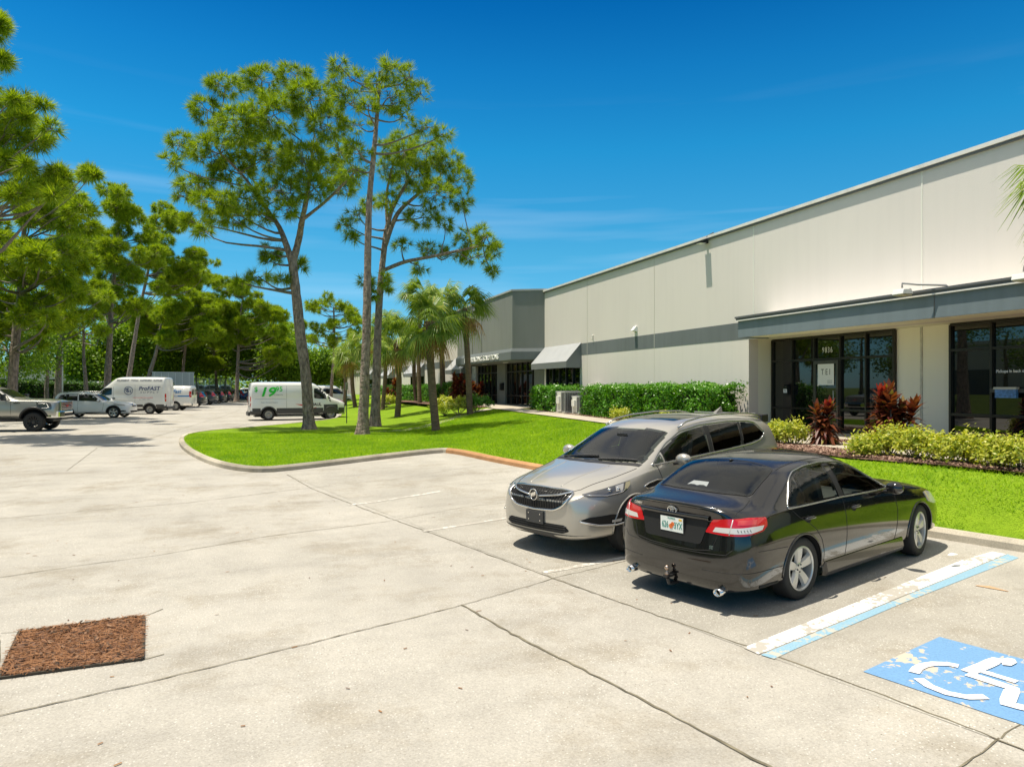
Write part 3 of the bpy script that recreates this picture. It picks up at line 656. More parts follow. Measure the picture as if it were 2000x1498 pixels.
d = MB(); d.box(XG-.21, XG-.12, yq-.26, yq+.24, 2.20, 2.25); part(d, 'holder_edge', M('cream_edge', (0.6, 0.58, 0.48), 0.6), s2)
# dark interior fill behind the glass lines and low sills
sl = MB(); sl.box(XG-.12, XG+.05, 13.8, 18.37, 0.3, Zf+.0); sl.box(XG-.12, XG+.05, 3.0, 12.2, 0.3, Zf+.03); part(sl, 'window_sill', m_bronze)
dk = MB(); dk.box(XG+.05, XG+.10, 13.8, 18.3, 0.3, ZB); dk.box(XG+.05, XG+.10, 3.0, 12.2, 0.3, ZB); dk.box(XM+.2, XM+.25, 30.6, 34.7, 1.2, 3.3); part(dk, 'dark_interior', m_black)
# grey entrance block
def offpoly(d): return [(XM+.2, 34.9-d), (XM-.02, 34.9-d), (12.9-d, 35.72-d*.4), (12.9-d, 46.6+d*.4), (XM-.02, 47.4+d), (XM+.2, 47.4+d)]
eb = MB(); eb.prism(offpoly(0), 2, 4.25, 7.33); part(eb, 'entrance_block', m_grey2, fixn=True)
eb = MB(); eb.prism(offpoly(.10), 2, 3.70, 4.12)
o1, o2 = offpoly(.10), offpoly(.005); n_ = len(o1)
eb.add([(p[0], p[1], 4.12) for p in o1] + [(p[0], p[1], 4.30) for p in o2], [(i, (i+1) % n_, n_+(i+1) % n_, n_+i) for i in range(n_)])
part(eb, 'entrance_band', m_grey, fixn=True)
eb = MB(); eb.prism(offpoly(.06), 2, 7.33, 7.42); part(eb, 'roof_coping', M('grey_coping', (0.45, 0.46, 0.47), 0.5), fixn=True)
eb = MB()
for y in (YW(923, 12.9), YW(941, 12.9)): eb.box(12.885, 12.9, y-.03, y+.03, 4.32, 7.33)
part(eb, 'control_joint', m_flash)
wtext('sign_lettering', 'ELITE BUILDING SOLUTIONS', 0.42, m_letter, (YW(972, 12.8)+YW(909, 12.8))/2, 3.93, 12.785, extrude=.02, bold=.003, sx=(YW(909, 12.8)-YW(972, 12.8))/5.6 if False else 1.27)
ew = MB(); ze = 1.19
ew.box(XE, XE+.3, 34.9, 36.8, 0.6, 3.72); ew.box(XE-.22, XE+.3, 41.0, 42.5, 0.6, 3.72); ew.box(XE, XE+.3, 46.9, 47.4, 0.6, 3.72)
for k in range(9): ew.box(XE-.015, XE-.0, 35.0+k*.2, 35.06+k*.2, 0.8, 3.70); ew.box(XE-.235, XE-.22, 41.05+k*.16, 41.10+k*.16, 0.8, 3.70)
part(ew, 'entrance_pier', m_grey2)
ew = MB(); ew.box(12.95, XE+.3, 35.9, 47, 3.66, 3.70); part(ew, 'soffit', m_grey)
def lin(a, b_, n): return [a + (b_-a)*k/n for k in range(n+1)]
s3 = storefront(XE, lin(41.0, 36.8, 5)[::1], (ze+.03, 1.75, 3.15, 3.68), bar=.07)
s4 = storefront(XE, lin(46.9, 42.5, 6), (ze+.03, 1.75, 3.15, 3.68), bar=.07)
mbx2 = MB(); mbx2.box(XE-.42, XE-.22, 41.15, 41.45, 2.05, 2.42); mbx2.prism([(XE-.45, 2.42), (XE-.34, 2.50), (XE-.22, 2.50), (XE-.22, 2.42)], 1, 41.12, 41.48); part(mbx2, 'mailbox', m_black, bevel=.01)
lm = MB(); lm.lathe([(0.0, -.02), (.16, -.02), (.16, .02), (0, .02)], 16, 2, (13.6, 42.8, 3.655)); lm.lathe([(0.0, -.02), (.16, -.02), (.16, .02), (0, .02)], 16, 2, (13.6, 38.8, 3.655)); part(lm, 'soffit_light', m_white)
# window under the awning, with awnings along the wall
s5 = storefront(XM+.12, lin(34.7, 30.6, 5), (1.27, 3.28), bar=.07)
m_canvas = M('pale_grey_canvas', (0.40, 0.41, 0.42), 0.7, var=(2, 0.06))
m_canvas2 = M('grey_canvas', (0.20, 0.21, 0.21), 0.8)
def awning(y0, y1, zt, drop=0.88, out=0.78, val=0.30):
    a = MB(); X0, X1 = XM-.006, XM-out
    a.add([(X0, y0, zt), (X0, y1, zt), (X1, y1, zt-drop), (X1, y0, zt-drop)], [(0, 1, 2, 3)], 0)
    a.add([(X1, y0, zt-drop), (X1, y1, zt-drop), (X1+.01, y1, zt-drop-val), (X1+.01, y0, zt-drop-val)], [(0, 1, 2, 3)], 1)
    for y in (y0, y1): a.add([(X0, y, zt), (X1, y, zt-drop), (X1+.01, y, zt-drop-val), (X0, y, zt-drop-val)], [(0, 1, 2, 3)], 1)
    aw = part(a, 'awning', [m_canvas, m_canvas2])
    f = MB()
    for y in (y0+.03, (y0+y1)/2, y1-.03): f.tube([(X0-.02, y, zt-drop-val+.05), (X1+.03, y, zt-drop-val+.05), (X1+.03, y, zt-drop-.02), (X0-.02, y, zt-.06)], .015, 6)
    part(f, 'awning_frame', m_coping, aw)
    return aw
awning(30.4, 34.86, 4.33)
for (a, b_) in ((48.2, 52.7), (63.0, 69.0), (77, 83), (92, 97)):
    awning(a, b_, 4.40)
    storefront(XM-.01, lin(b_-.2, a+.2, 4), (1.25, 3.25), bar=.08, depth=.06)
# wall mounted fittings
def shoebox(px, py, X, y=None, rot=0):
    yy = YW(px, X); d_ = X / (SN + CS*(px-1000)/1400); z = CAMZ + (PY0-py)/1400*d_
    return yy, z
yy, z = shoebox(1372, 474, XM-.2); 
d = MB(); d.prism([(XM-.40, z-.035), (XM-.40, z+.0), (XM-.12, z+.075), (XM-.10, z-.01)], 1, yy-.16, yy+.16); d.box(XM-.12, XM, yy-.05, yy+.05, z-.02, z+.09)
fl_ = part(d, 'flood_light', m_black); d = MB(); d.box(XM-.37, XM-.16, yy-.13, yy+.13, z-.045, z-.036); part(d, 'lens', m_white, fl_)
d = MB(); d.tube([(XM-.05, yy, z+.06), (XM-.10, yy-.12, z+.2), (XM+.05, yy-.28, z+.30)], .015, 6); part(d, 'conduit', m_black, fl_)
yy, z = shoebox(1238, 643, XM-.1); d = MB(); d.prism([(XM, z-.10), (XM-.20, z-.06), (XM-.05, z+.12), (XM, z+.12)], 1, yy-.11, yy+.11); part(d, 'exhaust_vent', m_white, bevel=.008)
yy, z = shoebox(1157, 659, XM-.05); d = MB(); d.tube([(XM, yy, z+.1), (XM-.08, yy, z+.06), (XM-.03, yy, z), (XM-.08, yy, z-.06), (XM, yy, z-.12)], .025, 6); part(d, 'pipe_bracket', m_coping)
for k, (px, py, ax_) in enumerate(((1762, 571, 1811), (2000, 541, 2050))):
    Xl = 13.0; yy, z = shoebox(px, py, Xl); ya, _ = shoebox(ax_, 571, XF)
    d = MB(); d.tube([(XF, yy-.75, ZT+.02), (XF-.02, yy-.72, ZT+.06), (Xl+.1, yy-.3, z+.13), (Xl, yy, z+.19), (Xl, yy, z+.09)], .022, 8)
    arm = part(d, 'sign_light', M('grey_paint_metal', (0.3, 0.3, 0.3), 0.4), smooth=True)
    d = MB(); d.prism([(Xl-.14, z-.05), (Xl-.11, z+.05), (Xl+.10, z+.07), (Xl+.16, z-.04)], 1, yy-.14, yy+.14); part(d, 'lamp_housing', m_white, arm, bevel=.01)
    d = MB(); d.box(Xl-.12, Xl+.14, yy-.12, yy+.12, z-.075, z-.052); part(d, 'lens', M('amber_lens', (0.55, 0.48, 0.30), 0.3), arm)
d = MB(); yy = YW(1161, XM)
d.tube([(XM-.06, yy, 1.0), (XM-.06, yy, 2.15), (XM-.06, yy+.35, 2.3)], .03, 8); d.box(XM-.14, XM-.0, yy-.45, yy-.15, 1.9, 2.35); part(d, 'meter_box', m_white)
# condensers
def condenser(X, y, w_, h_, label, panel=True):
    zb = zpad(y)
    t = thing('air_conditioner_unit', label, 'air conditioner', (X, y, zb), 0, 'outdoor air conditioning condensers')
    m_core = M('condenser_core', (0.10, 0.10, 0.10), 0.7, var=(40, 0.4)); m_case = M('condenser_case', (0.42, 0.42, 0.40), 0.5)
    e_ = w_/2
    MB().box(-e_+.03, e_-.03, -e_+.03, e_-.03, .06, h_-.06).build('coil', m_core, t)
    MB().box(-e_-.08, e_+.08, -e_-.08, e_+.08, -.05, .05).build('pad', m_walk, t)
    c = MB(); c.box(-e_-.02, e_+.02, -e_-.02, e_+.02, h_-.07, h_-.0); c.box(-e_, e_, -e_, e_, .05, .12)
    for a in (-e_, e_-.04):
        for b_ in (-e_, e_-.04): c.box(a, a+.04, b_, b_+.04, .12, h_-.07)
    c.build('casing', m_case, t, bevel=.008)
    g = MB(); nl = int(h_/.045)
    for k in range(nl):
        z = .14 + k*.045
        if z > h_-.1: break
        g.box(-e_-.008, -e_, -e_, e_, z, z+.008); g.box(-e_, e_, -e_-.008, -e_, z, z+.008); g.box(e_, e_+.008, -e_, e_, z, z+.008)
    for k in range(9):
        q = -e_ + w_*k/8; g.box(-e_-.014, -e_-.006, q-.004, q+.004, .1, h_-.06); g.box(q-.004, q+.004, -e_-.014, -e_-.006, .1, h_-.06)
    g.build('wire_guard', M('galvanised_wire', (0.55, 0.55, 0.53), 0.4, 0.5), t)
    f = MB(); f.lathe([(e_*.9, 0), (e_*.9, .03), (e_*.8, .03), (e_*.8, 0)], 24, 2, (0, 0, h_), close=True); f.build('fan_ring', m_core, t)
    if panel:
        MB().box(-e_-.05, -e_-.016, -.18, .25, .10, h_-.04).build('access_panel', M('cream_panel', (0.68, 0.66, 0.60), 0.5), t, bevel=.006)
        MB().box(-e_-.13, -e_-.05, -.12, .18, h_*.45, h_*.78).build('disconnect_box', m_coping, t, bevel=.008)
    return t
condenser(13.2, 29.0, 0.95, 0.98, 'larger square condenser with pale access panel beside the clipped hedge')
condenser(13.35, 27.9, 0.78, 0.80, 'lower grey condenser half hidden by the hedge')

for o_n in [o for o in bpy.data.objects if (o.parent == B or (o.parent and o.parent.parent == B)) and o.name.split('.')[0] in ('control_joint', 'entrance_pier', 'soffit_light', 'fascia_joint', 'canopy_flashing', 'flashing_trim', 'coping_drip_edge', 'dark_interior', 'window_sill', 'painted_band', 'awning_frame')]: split_loose(o_n)
# neighbouring unit across the drive (outside the frame, mirrored in the glass fronts)
nb = thing('neighbour_building', 'pale ribbed metal building across the drive, mirrored in the glass', 'building', (-46, 20, 0.6))
MB().box(-12, 0, -40, 50, -.6, 6.4).build('wall', m_wall, nb); MB().box(-12.2, .2, -40.2, 50.2, 6.4, 6.8).build('roof', m_coping, nb)
for k in range(6): MB().box(0, .06, -34+k*14, -29+k*14, .0, 3.6).build('window', m_grey, nb)
# ------------------------------------------------------------------ vehicle kit
def L2(a, b_, t): return a + (b_ - a) * t
def section(y, w, zl, zs, ws, wr, zr, zc, dy=None, k=None):
    """11 points, underside centre -> roof or deck centre"""
    h = zs - zl; k = k or {}
    P = [(0, zl), (w*.78, zl), (w*.965, zl+h*.10), (w*1.0, zl+h*.38), (w*k.get('c', .995), zl+h*k.get('ch', .72)), (ws, zs),
         (L2(ws, wr, .13)+.004, L2(zs, zr, .10)), (L2(ws, wr, .5)+k.get('b', .018), L2(zs, zr, .55)), (wr, zr), (wr*.62, L2(zr, zc, .72)), (0, zc)]
    return [(p[0], y + (dy or {}).get(i, 0), p[1]) for i, p in enumerate(P)]
def loft_body(name, stations, mat, parent, levels=2, front_bulge=0.03, rear_bulge=0.03, creases=(), arches=(), arch_depth=0.30):
    """stations from rear to front; returns (object, bvh of the uncut skin)"""
    N = 11; V = []; ring = []
    for s in stations:
        P = section(*s) if not isinstance(s[0], tuple) else s
        row = {}
        for i, p in enumerate(P):
            row[(i, 1)] = len(V); V.append(p)
            if 0 < i < N-1: row[(i, -1)] = len(V); V.append((-p[0], p[1], p[2]))
            else: row[(i, -1)] = row[(i, 1)]
        ring.append(row)
    F = []
    for a, b_ in zip(ring[:-1], ring[1:]):
        for i in range(N-1):
            F.append((a[(i, 1)], b_[(i, 1)], b_[(i+1, 1)], a[(i+1, 1)]))
            F.append((a[(i, -1)], a[(i+1, -1)], b_[(i+1, -1)], b_[(i, -1)]))
    for row, bul, fl in ((ring[0], -rear_bulge, 0), (ring[-1], front_bulge, 1)):
        c = {1: row[(0, 1)], 9: row[(10, 1)]}
        for i in range(2, 9):
            p = V[row[(i, 1)]]; c[i] = len(V); V.append((0, p[1] + bul, p[2] + (0.0)))
        for i in range(1, 9):
            a = (row[(i, 1)], row[(i+1, 1)], c[i+1], c[i]); b_ = (row[(i, -1)], c[i], c[i+1], row[(i+1, -1)])
            F += [a, b_] if fl else [a[::-1], b_[::-1]]
    me = bpy.data.meshes.new(name); me.from_pydata(V, [], F)
    bm = bmesh.new(); bm.from_mesh(me); bmesh.ops.recalc_face_normals(bm, faces=bm.faces)
    cl = bm.edges.layers.float.new('crease_edge') if creases else None
    if creases:
        bm.verts.ensure_lookup_table(); look = {}
        for ri, row in enumerate(ring):
            for (i, sg), vi in row.items(): look.setdefault(vi, []).append((ri, i, sg))
        for e_ in bm.edges:
            for (ra, ia, sa) in look.get(e_.verts[0].index, []):
                for (rb, ib, sb) in look.get(e_.verts[1].index, []):
                    for (pi, r0, r1, val) in creases:
                        if ia == ib == pi and abs(ra-rb) == 1 and r0 <= min(ra, rb) and max(ra, rb) <= r1: e_[cl] = max(e_[cl], val)
                        if pi < 0 and ra == rb == r0 and abs(ia-ib) == 1 and min(ia, ib) >= -pi - 1 and max(ia, ib) <= r1: e_[cl] = max(e_[cl], val)
    bm.to_mesh(me); bm.free()
    ob = bpy.data.objects.new('tmp', me); COL.objects.link(ob)
    sm = ob.modifiers.new('s', 'SUBSURF'); sm.levels = levels; sm.render_levels = levels
    bpy.context.view_layer.update(); dg = bpy.context.evaluated_depsgraph_get()
    m2 = bpy.data.meshes.new_from_object(ob.evaluated_get(dg))
    bvh = BVHTree.FromPolygons([v.co.copy() for v in m2.vertices], [tuple(p.vertices) for p in m2.polygons])
    bpy.data.objects.remove(ob)
    m2.name = name; m2.materials.clear(); m2.materials.append(mat); m2.materials.append(m_liner)
    ob = bpy.data.objects.new(name, m2); COL.objects.link(ob)
    if arches:
        cut = MB(); 
        for (y, z, r, xo) in arches:
            for sg in (1, -1):
                n = 40; o = len(cut.v)
                pts = [(y + r*math.cos(2*math.pi*i/n), z + r*math.sin(2*math.pi*i/n)) for i in range(n)]
                a, b_ = sorted((sg*(xo - arch_depth), sg*(xo + .4)))
                cut.prism(pts, 0, a, b_)
        co = cut.build('cut', m_liner, fixn=True); co.data.materials.clear(); co.data.materials.append(mat); co.data.materials.append(m_liner)
        co.data.polygons.foreach_set('material_index', [1]*len(co.data.polygons))
        bo = ob.modifiers.new('b', 'BOOLEAN'); bo.operation = 'DIFFERENCE'; bo.object = co; bo.solver = 'EXACT'
        try: bo.material_mode = 'INDEX'
        except Exception: pass
        bpy.context.view_layer.update(); dg = bpy.context.evaluated_depsgraph_get()
        m3 = bpy.data.meshes.new_from_object(ob.evaluated_get(dg)); ob.modifiers.clear(); ob.data = m3; m3.name = name
        bpy.data.objects.remove(co)
    ob.data.polygons.foreach_set('use_smooth', [True]*len(ob.data.polygons))
    try:
        ob.data.set_sharp_from_angle(angle=R(38))
    except Exception: pass
    ob.parent = parent
    return ob, bvh
def open_windows(ob, side=(), top=(), zmin=.9):
    """remove the skin behind the panes so that the cabin shows; a dark frit band is left round each opening"""
    def shr(poly, k):
        c = np.mean(poly, 0); out = []
        for p in poly:
            v = np.array(p) - c; L_ = np.linalg.norm(v); out.append(tuple(c + v*max(.2, (L_-k)/L_)))
        return out
    me = ob.data; n = len(me.polygons); C = np.zeros(n*3); me.polygons.foreach_get('center', C); C = C.reshape(-1, 3); Nn = np.zeros(n*3); me.polygons.foreach_get('normal', Nn); Nn = Nn.reshape(-1, 3)
    kill = np.zeros(n, bool); frit = np.zeros(n, bool)
    for poly in side:
        ok = (np.abs(C[:, 0]) > .45) & (C[:, 2] > zmin) & (np.abs(Nn[:, 0]) > .45)
        frit |= ok & inpoly(C[:, 1:3], shr(poly, -.0)); kill |= ok & inpoly(C[:, 1:3], shr(poly, .035))
    for poly in top:
        ok = (C[:, 2] > zmin) & (Nn[:, 2] > .2)
        frit |= ok & inpoly(C[:, :2], shr(poly, .0)); kill |= ok & inpoly(C[:, :2], shr(poly, .05))
    me.materials.append(m_trimb); k = len(me.materials) - 1
    for i in np.nonzero(frit & ~kill)[0]: me.polygons[int(i)].material_index = k
    bm = bmesh.new(); bm.from_mesh(me); bm.faces.ensure_lookup_table()
    bmesh.ops.delete(bm, geom=[bm.faces[int(i)] for i in np.nonzero(kill)[0]], context='FACES'); bm.to_mesh(me); bm.free()
def pane_mat(name, tint, refl=1.55, dark=(.01, .012, .012)):
    m, nt, n, l, b = nodes(name); tr = n.new('ShaderNodeBsdfTransparent'); tr.inputs[0].default_value = (*tint, 1)
    gl_ = n.new('ShaderNodeBsdfGlossy'); gl_.inputs['Roughness'].default_value = .01; gl_.inputs[0].default_value = (.95, .97, .96, 1); fz = n.new('ShaderNodeFresnel'); fz.inputs[0].default_value = refl
    mx = n.new('ShaderNodeMixShader'); l.new(fz.outputs[0], mx.inputs[0]); l.new(tr.outputs[0], mx.inputs[1]); l.new(gl_.outputs[0], mx.inputs[2]); l.new(mx.outputs[0], n['Material Output'].inputs[0]); return m
def cabin(t, w, seat_y, rear_y, dash_y, zf, zs, col, trimc, wheel_x=.37):
    sm_ = M('seat_' + col[0], col[1], .8); 
    def seat(x, y, name='seat', ww=.25):
        b = MB(); b.prism([(y-.22, zs), (y+.28, zs+.02), (y+.28, zs-.14), (y-.22, zs-.16)], 0, x-ww, x+ww)
        o = b.build(name, sm_, t, bevel=.04)
        b = MB(); b.prism([(y-.20, zs-.02), (y-.42, zs+.60), (y-.53, zs+.58), (y-.32, zs-.04)], 0, x-ww*.92, x+ww*.92); b.build('seat_back', sm_, o, bevel=.05)
        for hx in ((x,) if ww < .3 else (x-.4, x+.4)):
            b = MB(); b.prism([(y-.43, zs+.58), (y-.46, zs+.72), (y-.53, zs+.72), (y-.52, zs+.58)], 0, hx-.12, hx+.12); b.build('head_rest', sm_, o, bevel=.03)
    seat(wheel_x, seat_y); seat(-wheel_x, seat_y); seat(0, rear_y, 'rear_seat', w*.72)
    b = MB(); b.prism([(dash_y-.45, zs+.05), (dash_y-.47, zs+.22), (dash_y-.25, zs+.30), (dash_y+.02, zs+.29), (dash_y+.02, zs+.05)], 0, -w*.78, w*.78); b.build('dashboard', trimc, t, bevel=.03)
    b = MB(); c = Vector((-wheel_x, dash_y-.58, zs+.22)); b.tube([c + Vector((.185*math.cos(a), .185*math.sin(a)*.35, .185*math.sin(a)*.94)) for a in np.linspace(0, 6.283, 25)], .014, 6); b.tube([c + Vector((-.17, 0, 0)), c + Vector((.17, 0, 0))], .018, 6); b.build('steering_wheel', m_trimb, t, smooth=True)
    MB().box(-w*.86, w*.86, rear_y-.5, dash_y+.4, zf, zf+.03).build('cabin_floor', trimc, t)
    MB().box(-.10, .10, dash_y-.52, dash_y-.50, zs+.66, zs+.72).build('rear_view_mirror', m_trimb, t, bevel=.01)
class Skin:
    """maps flat outlines onto a lofted body by ray casting in the body's own axes"""
    def __init__(s, bvh): s.b = bvh
    def hit(s, o, d, off):
        o, d = Vector(o), Vector(d).normalized(); h = s.b.ray_cast(o, d)
        if h[0] is None:
            q = s.b.find_nearest(o + d * 3.0); return q[0] + q[1] * off, q[1]
        n = h[1] if h[1].dot(d) < 0 else -h[1]
        return h[0] + n * off, n
    def side(s, sg=1):
        return lambda u, v, off=.003: s.hit((sg*3, u, v), (-sg, 0, 0), off)
    def rear(s): return lambda u, v, off=.003: s.hit((u, -5, v), (0, 1, 0), off)
    def front(s): return lambda u, v, off=.003: s.hit((u, 9, v), (0, -1, 0), off)
    def top(s): return lambda u, v, off=.003: s.hit((u, v, 4), (0, 0, -1), off)
    def cyl(s, cx, cy): # u = angle in degrees from +x towards +y
        return lambda u, v, off=.003: s.hit((cx + 3*math.cos(R(u)), cy + 3*math.sin(R(u)), v), (-math.cos(R(u)), -math.sin(R(u)), 0), off)
def catmull(pts, n=6, closed=True):
    out = []; k = len(pts); rng = range(k if closed else k-1)
    for i in rng:
        p0, p1, p2, p3 = [pts[(i+j) % k] if closed else pts[min(max(i+j, 0), k-1)] for j in (-1, 0, 1, 2)]
        for t in range(n):
            t /= n
            out.append(tuple(0.5*((2*b_) + (-a+c)*t + (2*a-5*b_+4*c-d)*t*t + (-a+3*b_-3*c+d)*t**3) for a, b_, c, d in zip(p0, p1, p2, p3)))
    if not closed: out.append(pts[-1])
    return out
def rounded(pts, r=.02, n=4):
    out = []; k = len(pts)
    for i in range(k):
        p = Vector(pts[i]); a = Vector(pts[i-1]) - p; c = Vector(pts[(i+1) % k]) - p
        ra = min(r, a.length*.45); rc = min(r, c.length*.45)
        A, C = p + a.normalized()*ra, p + c.normalized()*rc
        for j in range(n+1):
            t = j/n; q = A*(1-t)**2 + p*2*t*(1-t) + C*t*t; out.append((q.x, q.y))
    return out
def patch(name, poly, mp, mat, parent, off=.003, step=.05, thick=0.0, su=1.0):
    """su: size in metres of one unit of u (for angle maps)"""
    bm = bmesh.new(); f = bm.faces.new([bm.verts.new((p[0]*su, p[1], 0)) for p in poly])
    bmesh.ops.triangulate(bm, faces=[f])
    xs = [p[0]*su for p in poly]; ys = [p[1] for p in poly]
    for ax, lo, hi in ((0, min(xs), max(xs)), (1, min(ys), max(ys))):
        n = max(1, int((hi-lo)/step)); 
        for j in range(1, n):
            t = lo + (hi-lo)*j/n
            bmesh.ops.bisect_plane(bm, geom=bm.verts[:]+bm.edges[:]+bm.faces[:], plane_co=(t, 0, 0) if ax == 0 else (0, t, 0), plane_no=(1, 0, 0) if ax == 0 else (0, 1, 0), dist=1e-6)
    nrm = Vector((0, 0, 0)); bl = []
    for v in bm.verts:
        p, n = mp(v.co.x/su, v.co.y, off); bl.append((v, p, n)); nrm += n
    for v, p, n in bl: v.co = p
    bm.normal_update()
    if sum((f.normal.dot(nrm) * f.calc_area() for f in bm.faces)) < 0: bmesh.ops.reverse_faces(bm, faces=bm.faces)
    if thick:
        bd = [e_ for e_ in bm.edges if e_.is_boundary]
        r = bmesh.ops.extrude_edge_only(bm, edges=bd); nd = nrm.normalized()
        for v in [g for g in r['geom'] if isinstance(g, bmesh.types.BMVert)]: v.co -= nd * thick
    me = bpy.data.meshes.new(name); bm.to_mesh(me); bm.free(); me.materials.append(mat)
    me.polygons.foreach_set('use_smooth', [True]*len(me.polygons))
    try: me.set_sharp_from_angle(angle=R(40))
    except Exception: pass
    o = bpy.data.objects.new(name, me); COL.objects.link(o)
    if parent is not None: o.parent = parent
    return o
def trim(name, pts, mp, mat, parent, r=.006, off=.002, closed=False, step=.04, n=6):
    P = [Vector(p) for p in pts]; Q = []
    idx = list(zip(P, P[1:] + P[:1])) if closed else list(zip(P[:-1], P[1:]))
    for a, b_ in idx:
        k = max(1, int((b_-a).length/step))
        Q += [a.lerp(b_, j/k) for j in range(k)]
    Q.append(P[0] if closed else P[-1])
    W_ = [mp(q.x, q.y, off)[0] for q in Q]
    return MB().tube(W_, r, n).build(name, mat, parent, smooth=True)
def onto(mp, off=.004, u0=0, v0=0, su=1):   # text mapping: local x,y -> u,v on the skin
    return lambda co: mp(u0 + co.x*su, v0 + co.y, off + co.z)[0]
# car materials
m_liner = M('wheel_well_liner', (0.008, 0.008, 0.008), 0.9)
m_tyre = M('tyre_rubber', (0.018, 0.018, 0.018), 0.75, var=(3, 0.25), bump=(60, 0.4, 0.003))
m_alloy = M('painted_alloy', (0.58, 0.57, 0.54), 0.32, 0.55, coat=0.3)
m_alloy_d = M('dark_alloy', (0.05, 0.05, 0.05), 0.4, 0.3)
m_steelw = M('steel_wheel', (0.35, 0.34, 0.32), 0.45, 0.5)
m_chrome = M('chrome', (0.78, 0.77, 0.75), 0.08, 1.0)
m_satin = M('satin_trim', (0.45, 0.45, 0.44), 0.25, 0.9)
m_cglass = M('car_glass', (0.010, 0.013, 0.012), 0.02, ior=1.6)
m_cglass2 = M('light_car_glass', (0.045, 0.06, 0.055), 0.02, ior=1.6)
m_gap = M('panel_gap', (0.006, 0.006, 0.006), 0.7)
m_trimb = M('black_trim', (0.018, 0.018, 0.019), 0.45)
m_trimg = M('grey_cladding', (0.045, 0.045, 0.045), 0.55)
m_red = M('red_lamp_lens', (0.55, 0.01, 0.015), 0.12, coat=1.0)
m_red2 = M('light_red_lens', (0.62, 0.06, 0.06), 0.12, coat=1.0)
m_clear = M('clear_lamp_lens', (0.62, 0.60, 0.58), 0.15, coat=1.0)
m_lampd = M('lamp_recess', (0.13, 0.13, 0.135), 0.2, 0.4, coat=1.0)
m_amber = M('amber_lens', (0.75, 0.16, 0.02), 0.15, coat=1.0)
m_disc = M('brake_disc', (0.10, 0.10, 0.10), 0.5, 0.8)
def paint(name, col, rough=0.28, metal=0.0, coat=1.0, var=None):
    m = M(name, col, rough, metal, coat=coat, var=var)
    return m
